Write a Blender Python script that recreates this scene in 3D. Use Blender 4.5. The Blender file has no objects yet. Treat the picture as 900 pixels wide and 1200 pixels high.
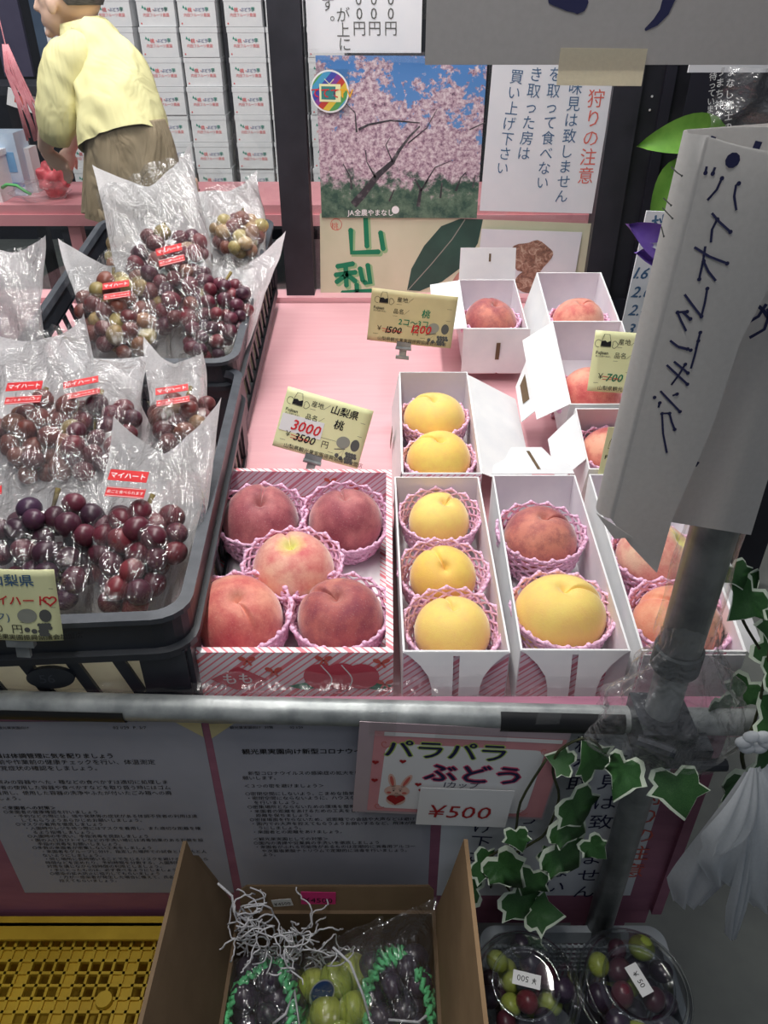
import bpy, math, random
from math import sin, cos, pi, sqrt, atan2
from mathutils import Vector, Matrix, noise
random.seed(7)
SC = bpy.context.scene
COL = SC.collection
# ---------------------------------------------------------------- camera, world, lights, exposure
CAM_Z = 1.40
TH = math.atan(600.0 / 900.0)
camd = bpy.data.cameras.new('camera'); camd.sensor_fit = 'VERTICAL'; camd.sensor_height = 36.0
camd.lens = 27.0; camd.clip_start = 0.02
cam = bpy.data.objects.new('camera', camd); COL.objects.link(cam)
cam.location = (0, 0, CAM_Z); cam.rotation_euler = (pi / 2 - TH, 0, 0)
SC.camera = cam
W = bpy.data.worlds.new('world'); SC.world = W; W.use_nodes = True
W.node_tree.nodes['Background'].inputs[0].default_value = (0.80, 0.88, 1.0, 1)
W.node_tree.nodes['Background'].inputs[1].default_value = 0.135
def area(name, loc, aim, sx, sy, power, col=(1, 1, 1)):
    l = bpy.data.lights.new(name, 'AREA'); l.shape = 'RECTANGLE'; l.size = sx; l.size_y = sy
    l.energy = power; l.color = col
    o = bpy.data.objects.new(name, l); COL.objects.link(o); o.location = loc
    o.rotation_euler = (Vector(aim) - Vector(loc)).to_track_quat('-Z', 'Y').to_euler()
    return o
area('stall_tube_light', (-0.15, 0.98, 2.05), (-0.05, 0.98, 0.8), 1.9, 0.06, 19, (1.0, 0.97, 0.93))
area('stall_tube_light_rear', (-0.1, 1.55, 2.15), (0.0, 1.2, 0.8), 1.5, 0.06, 9, (1.0, 0.97, 0.94))
area('shop_ceiling_light', (-0.9, 2.35, 2.5), (-0.9, 3.5, 0.9), 2.4, 0.7, 50, (1.0, 0.96, 0.93))
area('aisle_tube_light', (0.3, -0.5, 2.5), (0.1, 0.5, 0.6), 1.4, 0.06, 2.2, (0.90, 0.94, 1.0))
vs = SC.view_settings
SC.display_settings.display_device = 'sRGB'
vs.view_transform = 'Standard'; vs.look = 'None'; vs.gamma = 1.0; vs.use_curve_mapping = False
vs.exposure = 0.0
SC.cycles.max_bounces = 8; SC.cycles.transparent_max_bounces = 24; SC.cycles.caustics_reflective = False; SC.cycles.caustics_refractive = False

# ---------------------------------------------------------------- picture -> world helpers
CT, ST = cos(TH), sin(TH)
def ray(px, py):
    u = (600.0 - py) / 900.0
    return Vector(((px - 450.0) / 900.0, CT + u * ST, -ST + u * CT))
def atY(px, py, Y):
    d = ray(px, py); return Vector((0, 0, CAM_Z)) + d * (Y / d.y)
def atZ(px, py, z):
    d = ray(px, py); return Vector((0, 0, CAM_Z)) + d * ((z - CAM_Z) / d.z)

# ---------------------------------------------------------------- materials
def S(r, g, b):
    f = lambda c: (c / 255.0 / 12.92) if c <= 10 else ((c / 255.0 + 0.055) / 1.055) ** 2.4
    return (f(r), f(g), f(b), 1.0)
MATS = {}
class NT:
    def __init__(s, name):
        s.m = bpy.data.materials.new(name); s.m.use_nodes = True; s.t = s.m.node_tree; s.t.nodes.clear()
        s.out = s.n('ShaderNodeOutputMaterial')
    def n(s, typ, **kw):
        nd = s.t.nodes.new(typ)
        for k, v in kw.items(): setattr(nd, k, v)
        return nd
    def l(s, a, b): s.t.links.new(a, b)
    def set(s, sock, v):
        if isinstance(v, bpy.types.NodeSocket): s.l(v, sock)
        else: sock.default_value = v
    def math(s, op, a, b=0.0, clamp=False):
        nd = s.n('ShaderNodeMath', operation=op); nd.use_clamp = clamp
        s.set(nd.inputs[0], a); s.set(nd.inputs[1], b); return nd.outputs[0]
    def mix(s, f, a, b):
        nd = s.n('ShaderNodeMix', data_type='RGBA'); s.set(nd.inputs[0], f); s.set(nd.inputs[6], a); s.set(nd.inputs[7], b)
        return nd.outputs[2]
    def co(s, kind='Object'): return s.n('ShaderNodeTexCoord').outputs[kind]
    def mapping(s, vec, scale=(1, 1, 1), rot=(0, 0, 0), loc=(0, 0, 0)):
        nd = s.n('ShaderNodeMapping'); s.l(vec, nd.inputs[0]); nd.inputs[1].default_value = loc
        nd.inputs[2].default_value = rot; nd.inputs[3].default_value = scale; return nd.outputs[0]
    def noise(s, vec, scale, detail=3.0, rough=0.55, w=None, dist=0.0):
        nd = s.n('ShaderNodeTexNoise')
        if w is not None: nd.noise_dimensions = '4D'; s.set(nd.inputs['W'], w)
        s.l(vec, nd.inputs['Vector']); nd.inputs['Scale'].default_value = scale; nd.inputs['Detail'].default_value = detail
        nd.inputs['Roughness'].default_value = rough; nd.inputs['Distortion'].default_value = dist
        return nd.outputs['Fac']
    def ramp(s, f, stops, interp='LINEAR'):
        nd = s.n('ShaderNodeValToRGB'); nd.color_ramp.interpolation = interp; s.set(nd.inputs[0], f)
        el = nd.color_ramp.elements
        while len(el) < len(stops): el.new(0.5)
        for e, (p, c) in zip(el, stops):
            e.position = p; e.color = c if hasattr(c, '__len__') else (c, c, c, 1)
        return nd.outputs[0]
    def bump(s, h, strength=0.3, dist=0.001):
        nd = s.n('ShaderNodeBump'); nd.inputs['Strength'].default_value = strength; nd.inputs['Distance'].default_value = dist
        s.l(h, nd.inputs['Height']); return nd.outputs[0]
    def bsdf(s, col, rough=0.5, metal=0.0, spec=0.5, nrm=None, **kw):
        b = s.n('ShaderNodeBsdfPrincipled'); s.set(b.inputs['Base Color'], col); s.set(b.inputs['Roughness'], rough)
        b.inputs['Metallic'].default_value = metal; b.inputs['Specular IOR Level'].default_value = spec
        if nrm is not None: s.l(nrm, b.inputs['Normal'])
        for k, v in kw.items(): s.set(b.inputs[k], v)
        return b.outputs[0]
    def done(s, sh): s.l(sh, s.out.inputs[0]); return s.m
def plain(name, col, col2=None, scale=40, rough=0.6, metal=0.0, spec=0.4, bscale=300, bstr=0.1, stretch=(1, 1, 1), lo=0.35, hi=0.65, bdist=0.0006, bdetail=2, **kw):
    """noise-mottled paint / plastic / card"""
    t = NT(name); v = t.mapping(t.co(), stretch)
    c = col
    if col2 is not None:
        c = t.mix(t.ramp(t.noise(v, scale, 4), [(lo, 0.0), (hi, 1.0)]), col, col2)
    nrm = t.bump(t.noise(v, bscale, bdetail, dist=0.0 if bdist < 0.001 else 1.2), bstr, bdist) if bstr else None
    return t.done(t.bsdf(c, rough, metal, spec, nrm, **kw))
def m_translucent(name, col, amount=0.4, alpha=0.0, fscale=400, rough=0.9):
    """thin paper / non-woven cloth that lets light through"""
    t = NT(name); v = t.co(); f = t.noise(v, fscale, 3)
    c = t.mix(f, tuple(x * 0.86 for x in col[:3]) + (1,), col)
    d = t.n('ShaderNodeBsdfDiffuse'); t.l(c, d.inputs[0]); tr = t.n('ShaderNodeBsdfTranslucent'); t.l(c, tr.inputs[0])
    nb = t.bump(f, 0.25, 0.0005); t.l(nb, d.inputs['Normal'])
    mx = t.n('ShaderNodeMixShader'); mx.inputs[0].default_value = amount; t.l(d.outputs[0], mx.inputs[1]); t.l(tr.outputs[0], mx.inputs[2])
    o = mx.outputs[0]
    if alpha > 0:
        tp = t.n('ShaderNodeBsdfTransparent'); m2 = t.n('ShaderNodeMixShader')
        fa = t.math('MULTIPLY', t.ramp(t.noise(v, fscale * 0.5, 3), [(0.3, 1.3), (0.7, 0.5)]), alpha)
        t.l(fa, m2.inputs[0]); t.l(o, m2.inputs[1]); t.l(tp.outputs[0], m2.inputs[2]); o = m2.outputs[0]
    return t.done(o)
def m_film(name, haze=0.05, base=0.05, bscale=30, bstr=0.9, rough=0.13, tint=(1, 1, 1, 1)):
    """clear wrinkled cellophane"""
    t = NT(name); v = t.co(); vs_ = t.mapping(v, (1.0, 0.22, 1.0))
    h = t.math('ADD', t.noise(vs_, bscale, 3, 0.6, dist=0.8), t.math('MULTIPLY', t.noise(v, bscale * 4, 2), 0.25))
    nb = t.bump(h, bstr, 0.02)
    g = t.n('ShaderNodeBsdfGlossy'); g.inputs['Roughness'].default_value = rough; t.l(nb, g.inputs['Normal'])
    tp = t.n('ShaderNodeBsdfTransparent'); tp.inputs[0].default_value = tint
    lw = t.n('ShaderNodeLayerWeight'); lw.inputs[0].default_value = 0.5; t.l(nb, lw.inputs['Normal'])
    fac = t.math('ADD', t.math('MULTIPLY', t.math('POWER', lw.outputs['Facing'], 3.0), 0.45), base, True)
    mx = t.n('ShaderNodeMixShader'); t.l(fac, mx.inputs[0]); t.l(tp.outputs[0], mx.inputs[1]); t.l(g.outputs[0], mx.inputs[2])
    d = t.n('ShaderNodeBsdfDiffuse'); d.inputs[0].default_value = (0.9, 0.9, 0.92, 1); t.l(nb, d.inputs['Normal'])
    m2 = t.n('ShaderNodeMixShader'); m2.inputs[0].default_value = haze; t.l(mx.outputs[0], m2.inputs[1]); t.l(d.outputs[0], m2.inputs[2])
    return t.done(m2.outputs[0])
def m_peach(name, a, b, c, top, speck=0.5, pole=0.35):
    """a base, b blush, c deep blush, top colour round the stem"""
    t = NT(name); v = t.co(); oi = t.n('ShaderNodeObjectInfo').outputs['Random']; w = t.math('MULTIPLY', oi, 37.0)
    n1 = t.noise(v, 17, 2, 0.5, w); n2 = t.noise(v, 60, 5, 0.65, w); n3 = t.noise(v, 520, 3, 0.7)
    col = t.mix(t.ramp(n1, [(0.34, 0.0), (0.62, 1.0)]), a, b)
    col = t.mix(t.ramp(t.math('ADD', t.math('MULTIPLY', n2, 0.6), t.math('MULTIPLY', n1, 0.4)), [(0.42, 0.0), (0.64, 1.0)]), col, c)
    sep = t.n('ShaderNodeSeparateXYZ'); t.l(v, sep.inputs[0])
    r2 = t.math('SQRT', t.math('ADD', t.math('POWER', sep.outputs[0], 2.0), t.math('POWER', sep.outputs[1], 2.0)))
    pf = t.ramp(t.math('ADD', t.math('MULTIPLY', r2, 28.0), t.math('MULTIPLY', n2, 0.35)), [(0.25, 1.0), (0.75, 0.0)])
    col = t.mix(t.math('MULTIPLY', pf, pole), col, top)
    sp = t.ramp(n3, [(0.58, 0.0), (0.70, 1.0)])
    col = t.mix(t.math('MULTIPLY', sp, 0.34 * speck), col, (0.95, 0.85, 0.7, 1))
    nb = t.bump(t.math('ADD', n3, t.math('MULTIPLY', n2, 0.5)), 0.45, 0.0009)
    return t.done(t.bsdf(col, 0.62, 0, 0.25, nb, **{'Sheen Weight': 0.6, 'Sheen Roughness': 0.4, 'Subsurface Weight': 0.0}))
def m_berry(name, stops, bloom=0.3, rough=0.28):
    t = NT(name); v = t.co(); oi = t.n('ShaderNodeObjectInfo').outputs['Random']
    n = t.noise(v, 70, 3, 0.6, t.math('MULTIPLY', oi, 50.0))
    col = t.ramp(t.math('ADD', oi, t.math('MULTIPLY', t.math('SUBTRACT', n, 0.5), 0.5)), stops)
    col = t.mix(t.math('MULTIPLY', t.ramp(n, [(0.45, 0.0), (0.75, 1.0)]), bloom), col, (0.30, 0.24, 0.32, 1))
    return t.done(t.bsdf(col, t.math('ADD', t.math('MULTIPLY', n, 0.3), rough - 0.1), 0, 0.5))
def m_stripe(name, bg, line, period=0.0125, width=0.34, bg2=None):
    """printed diagonal stripes: pairs of thick and thin lines, follows x+z / y+z of the box"""
    t = NT(name); v = t.co(); sep = t.n('ShaderNodeSeparateXYZ'); t.l(v, sep.inputs[0])
    d = t.math('ADD', t.math('ADD', sep.outputs[0], t.math('MULTIPLY', sep.outputs[1], 1.0)), t.math('MULTIPLY', sep.outputs[2], -1.1))
    f = t.math('FRACT', t.math('MULTIPLY', t.math('ADD', d, 5.0), 1.0 / period))
    g = t.math('FRACT', t.math('MULTIPLY', t.math('ADD', d, 5.0), 1.0 / (period * 5.0)))
    a = t.math('LESS_THAN', f, width); b = t.math('LESS_THAN', g, 0.13)
    col = t.mix(a, bg, line); col = t.mix(b, col, line)
    return t.done(t.bsdf(col, 0.55, 0, 0.3))

def build_mats():
    A = MATS
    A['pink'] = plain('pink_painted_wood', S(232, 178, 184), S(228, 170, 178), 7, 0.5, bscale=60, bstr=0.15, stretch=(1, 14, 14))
    A['pink_dim'] = plain('shaded_pink_board', S(166, 108, 130), S(150, 96, 120), 12, 0.6, bscale=80, bstr=0.15, stretch=(1, 3, 3))  # darker copy of the stall pink, shade below the rail put into the colour
    A['pink_far'] = plain('far_pink_counter', S(232, 160, 166), S(220, 146, 154), 6, 0.6)
    A['card'] = plain('white_cardboard', S(240, 240, 241), S(232, 233, 236), 25, 0.62, bscale=500, bstr=0.06)
    A['card_in'] = plain('white_cardboard_inside', S(238, 232, 236), S(226, 220, 228), 14, 0.65, bscale=500, bstr=0.06)
    A['stripe'] = m_stripe('pink_striped_print', S(244, 238, 242), S(238, 140, 150), 0.0095, 0.27)
    A['stripe_in'] = m_stripe('pink_striped_print_inside', S(240, 218, 230), S(222, 140, 158), 0.0095, 0.27)
    A['peach_deep'] = m_peach('deep_red_peach_skin', S(206, 130, 128), S(170, 88, 98), S(136, 62, 76), S(200, 140, 134))
    A['peach_red'] = m_peach('red_peach_skin', S(242, 176, 150), S(226, 118, 110), S(196, 82, 86), S(240, 184, 160))
    A['peach_pale'] = m_peach('pale_blush_peach_skin', S(244, 204, 176), S(238, 160, 146), S(214, 104, 108), S(226, 222, 130), pole=1.0)
    A['peach_dusk'] = m_peach('dusky_red_peach_skin', S(226, 150, 128), S(190, 102, 98), S(146, 72, 84), S(224, 160, 138))
    A['peach_yellow'] = m_peach('yellow_peach_skin', S(255, 226, 128), S(253, 218, 116), S(250, 206, 122), S(250, 214, 134), 0.3)
    A['peach_gold'] = m_peach('golden_peach_skin', S(254, 220, 112), S(250, 208, 98), S(246, 196, 108), S(246, 196, 108), 0.3)
    A['peach_orange'] = m_peach('orange_blush_peach_skin', S(248, 186, 150), S(244, 164, 132), S(230, 130, 108), S(248, 200, 150))
    A['net'] = plain('pink_foam_net', S(250, 206, 234), S(244, 194, 226), 60, 0.7, bscale=900, bstr=0.1)
    A['net_green'] = plain('green_foam_net', S(110, 216, 146), S(96, 200, 132), 60, 0.6, bscale=900, bstr=0.1)
    A['string'] = plain('white_foam_string', S(214, 214, 218), S(196, 196, 202), 60, 0.7)
    A['berry_red'] = m_berry('red_grape_skin', [(0.0, S(70, 26, 44)), (0.35, S(98, 30, 44)), (0.7, S(124, 46, 52)), (1.0, S(80, 34, 54))], 0.16)
    A['berry_mix'] = m_berry('mottled_grape_skin', [(0.0, S(96, 44, 48)), (0.45, S(116, 58, 52)), (0.8, S(132, 78, 60)), (1.0, S(150, 136, 84))], 0.14)
    A['berry_dark'] = m_berry('dark_grape_skin', [(0.0, S(48, 22, 40)), (0.5, S(74, 26, 44)), (0.8, S(100, 34, 50)), (1.0, S(54, 34, 62))], 0.2)
    A['berry_green'] = m_berry('green_grape_skin', [(0.0, S(160, 176, 70)), (0.5, S(184, 192, 84)), (1.0, S(150, 168, 72))], 0.1)
    A['berry_ygreen'] = m_berry('yellow_green_grape_skin', [(0.0, S(178, 160, 92)), (0.6, S(190, 174, 110)), (1.0, S(160, 104, 84))], 0.15)
    A['berry_black'] = m_berry('black_grape_skin', [(0.0, S(26, 22, 34)), (1.0, S(50, 34, 56))], 0.25)
    A['stem'] = plain('dry_grape_stem', S(140, 122, 70), S(96, 84, 46), 60, 0.7)
    A['film'] = m_film('clear_cellophane', 0.022, 0.11, 24, 1.0, 0.13)
    A['film2'] = m_film('crumpled_cellophane', 0.06, 0.07, 24, 0.8, 0.16)
    A['film_soft'] = m_film('clear_sheet_film', 0.03, 0.03, 14, 0.35, 0.16)
    A['cloth'] = m_translucent('white_nonwoven_sheet', S(240, 240, 242), 0.45, 0.12, 500)
    A['paper'] = m_translucent('white_paper', S(226, 224, 222), 0.45, 0.0, 260)
    A['paper_grey'] = m_translucent('greyish_paper', S(190, 188, 188), 0.38, 0.0, 200)
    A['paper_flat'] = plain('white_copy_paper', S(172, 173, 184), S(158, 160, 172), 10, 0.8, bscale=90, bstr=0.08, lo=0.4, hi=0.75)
    A['notice'] = plain('white_notice_paper', S(226, 228, 232), S(218, 222, 228), 10, 0.7)
    A['bunny_pink'] = plain('pink_print', S(226, 158, 162), S(218, 148, 154), 20, 0.6)
    A['crate'] = plain('dark_crate_plastic', S(46, 50, 58), S(38, 42, 50), 30, 0.42, spec=0.5, bscale=200, bstr=0.12)
    A['crate_rim'] = plain('worn_crate_rim', S(76, 80, 88), S(60, 64, 72), 40, 0.45, spec=0.5, bscale=200, bstr=0.15)
    A['print_red'] = plain('soft_red_box_print', S(206, 84, 100), rough=0.6, bstr=0)
    A['liner'] = m_translucent('cream_crate_liner', S(244, 240, 222), 0.6, 0.0, 60)
    A['metal'] = plain('galvanised_pipe', S(172, 176, 176), S(128, 133, 134), 30, 0.36, metal=0.3, bscale=160, bstr=0.35, stretch=(1, 1, 1))
    A['clamp'] = plain('dark_steel_clamp', S(62, 66, 72), S(44, 46, 52), 60, 0.4, metal=0.6)
    A['black_tape'] = plain('black_tape', S(16, 17, 20), S(24, 25, 28), 30, 0.45, spec=0.5)
    A['grey_tape'] = plain('grey_band', S(74, 80, 82), S(60, 66, 68), 30, 0.6)
    A['frame'] = plain('black_window_frame', S(46, 46, 54), S(34, 35, 42), 14, 0.45, spec=0.5, bscale=40, bstr=0.1)
    A['darkwall'] = plain('dark_shop_wall', S(38, 38, 50), S(26, 26, 36), 4, 0.6)
    A['purplepanel'] = plain('dusky_purple_panel', S(112, 104, 134), S(96, 90, 120), 5, 0.6)
    A['bluepanel'] = plain('steel_blue_panel', S(108, 128, 156), S(92, 112, 140), 5, 0.6)
    A['floor'] = plain('concrete_floor', S(156, 160, 154), S(140, 144, 140), 7, 0.75, bscale=30, bstr=0.1)
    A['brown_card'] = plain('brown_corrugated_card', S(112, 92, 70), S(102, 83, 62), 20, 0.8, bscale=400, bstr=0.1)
    A['brown_card_lit'] = plain('pale_lit_brown_card', S(142, 116, 86), S(130, 105, 76), 20, 0.8)  # lit copy of the brown card, light on the right flap painted in
    A['yellow_plastic'] = plain('yellow_crate_plastic', S(206, 172, 52), S(188, 154, 42), 18, 0.5, bscale=150, bstr=0.1)
    A['white_plastic'] = plain('milky_basket_plastic', S(186, 192, 196), S(170, 178, 184), 18, 0.4)
    A['black'] = plain('black_print', S(24, 24, 28), rough=0.8, bstr=0)
    A['ink_grey'] = plain('grey_print', S(92, 94, 92), rough=0.8, bstr=0)
    A['ink_soft'] = plain('soft_grey_print', S(150, 152, 142), rough=0.8, bstr=0)
    A['ink_blue'] = plain('blue_brush_ink', S(70, 104, 140), rough=0.8, bstr=0)
    A['ink_navy'] = plain('navy_marker_ink', S(38, 40, 78), rough=0.7, bstr=0)
    A['ink_red'] = plain('red_marker_ink', S(212, 44, 52), rough=0.7, bstr=0)
    A['ink_dred'] = plain('dark_red_marker_ink', S(168, 38, 42), rough=0.7, bstr=0)
    A['ink_coral'] = plain('coral_brush_ink', S(212, 104, 92), rough=0.8, bstr=0)
    A['ink_green'] = plain('green_marker_ink', S(24, 128, 92), rough=0.7, bstr=0)
    A['label_red'] = plain('red_label', S(222, 58, 60), S(210, 46, 52), 40, 0.35, bstr=0)
    A['label_white'] = plain('white_label', S(240, 240, 240), rough=0.5, bstr=0)
    A['pricecard'] = plain('pale_yellow_card', S(240, 240, 190), S(232, 234, 180), 20, 0.45)
    A['pricecard_tan'] = plain('tan_card', S(214, 202, 154), S(204, 192, 146), 20, 0.45)
    A['neonpink'] = plain('neon_pink_sticker', S(238, 62, 140), rough=0.6, bstr=0)
    A['leaf'] = plain('ivy_green', S(64, 108, 56), S(40, 78, 42), 60, 0.45, bscale=120, bstr=0.3)
    A['leaf_white'] = plain('ivy_cream_margin', S(222, 232, 214), S(206, 220, 196), 60, 0.5)
    A['leaf_lime'] = plain('lime_leaf', S(126, 178, 76), S(104, 158, 62), 30, 0.5)
    A['vine'] = plain('brown_green_vine', S(66, 72, 44), S(52, 56, 36), 60, 0.6)
    A['petal'] = m_translucent('white_fabric_petal', S(232, 236, 240), 0.4, 0.0, 300)
    A['petal_purple'] = plain('purple_fabric_petal', S(112, 80, 178), S(140, 110, 196), 18, 0.6)
    A['skin'] = plain('skin', S(240, 202, 182), S(232, 190, 170), 12, 0.55, bscale=200, bstr=0.1)
    A['hair'] = plain('grey_black_hair', S(104, 98, 96), S(60, 56, 56), 60, 0.6, stretch=(1, 1, 4))
    A['shirt'] = plain('pale_yellow_shirt', S(240, 232, 176), S(236, 226, 168), 8, 0.85, bscale=5, bstr=0.5, bdist=0.05, bdetail=3, stretch=(1.3, 1.3, 0.7))
    A['trousers'] = plain('khaki_cotton', S(168, 150, 124), S(152, 134, 108), 14, 0.85, bscale=9, bstr=0.7, bdist=0.03, bdetail=3, stretch=(1.3, 1.3, 0.5))
    A['hull_red'] = plain('red_thin_plastic', S(244, 120, 128), S(236, 96, 108), 20, 0.4)
    A['ribbon'] = plain('pink_plastic_twine', S(238, 160, 170), S(226, 140, 152), 60, 0.5)
    A['glass'] = None
    t = NT('window_glass'); g = t.n('ShaderNodeBsdfGlossy'); g.inputs['Roughness'].default_value = 0.03
    tp = t.n('ShaderNodeBsdfTransparent'); tp.inputs[0].default_value = (0.95, 0.97, 0.97, 1); mx = t.n('ShaderNodeMixShader'); mx.inputs[0].default_value = 0.05
    t.l(tp.outputs[0], mx.inputs[1]); t.l(g.outputs[0], mx.inputs[2]); A['glass'] = t.done(mx.outputs[0])
    # hard clear plastic for the cups
    t = NT('clear_cup_plastic'); g = t.n('ShaderNodeBsdfGlossy'); g.inputs['Roughness'].default_value = 0.06
    tp = t.n('ShaderNodeBsdfTransparent'); tp.inputs[0].default_value = (0.93, 0.95, 0.96, 1)
    lw = t.n('ShaderNodeLayerWeight'); lw.inputs[0].default_value = 0.4
    f = t.math('ADD', t.math('MULTIPLY', lw.outputs['Facing'], 0.8), 0.10, True)
    mx = t.n('ShaderNodeMixShader'); t.l(f, mx.inputs[0]); t.l(tp.outputs[0], mx.inputs[1]); t.l(g.outputs[0], mx.inputs[2]); A['cup'] = t.done(mx.outputs[0])
    # peach blossom photograph printed on a poster (local x 0..W, y 0..H in metres)
    t = NT('peach_blossom_print'); v = t.co(); sep = t.n('ShaderNodeSeparateXYZ'); t.l(v, sep.inputs[0])
    x, y = sep.outputs[0], sep.outputs[1]
    nb = t.noise(v, 14, 4, 0.6); nf = t.noise(v, 110, 4, 0.75); nm = t.noise(v, 38, 5, 0.7)
    sky = t.mix(t.math('MULTIPLY', y, 2.8), S(120, 160, 206), S(70, 128, 196))
    blossom = t.ramp(nf, [(0.30, S(70, 62, 74)), (0.42, S(160, 128, 148)), (0.52, S(200, 178, 188)), (0.66, S(232, 222, 226))])
    dens = t.math('SUBTRACT', t.math('ADD', t.math('MULTIPLY', nm, 1.1), t.math('MULTIPLY', nb, 0.9)), t.math('ADD', t.math('MULTIPLY', y, 1.9), t.math('MULTIPLY', x, 0.35)))
    col = t.mix(t.ramp(dens, [(0.42, 0.0), (0.47, 1.0)]), sky, blossom)
    grass = t.mix(t.ramp(nm, [(0.4, 0.0), (0.6, 1.0)]), S(54, 84, 74), S(104, 130, 110))
    gf = t.ramp(t.math('ADD', y, t.math('MULTIPLY', t.math('SUBTRACT', nm, 0.5), 0.18)), [(0.060, 1.0), (0.085, 0.0)])
    col = t.mix(gf, col, grass)
    A['blossom'] = t.done(t.bsdf(col, 0.4, 0, 0.4))
    t = NT('rainbow_sticker_print'); v = t.mapping(t.co(), (1, 1, 1), (0, 0, 0.75)); sep = t.n('ShaderNodeSeparateXYZ'); t.l(v, sep.inputs[0])
    f = t.math('FRACT', t.math('MULTIPLY', t.math('ADD', sep.outputs[0], 3.0), 16.0))
    A['rainbow'] = t.done(t.bsdf(t.ramp(f, [(0.0, S(190, 70, 60)), (0.17, S(220, 190, 70)), (0.34, S(90, 160, 90)), (0.5, S(80, 160, 200)), (0.67, S(70, 80, 170)), (0.84, S(130, 70, 150))], 'CONSTANT'), 0.4))
    t = NT('dried_fruit_print'); v = t.co(); n = t.noise(v, 60, 5, 0.7, dist=1.5)
    A['dried'] = t.done(t.bsdf(t.ramp(n, [(0.3, S(84, 58, 50)), (0.5, S(156, 116, 96)), (0.68, S(214, 190, 168))]), 0.35, 0, 0.6, t.bump(n, 0.8, 0.004)))
build_mats()
def m(k): return MATS[k]

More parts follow.
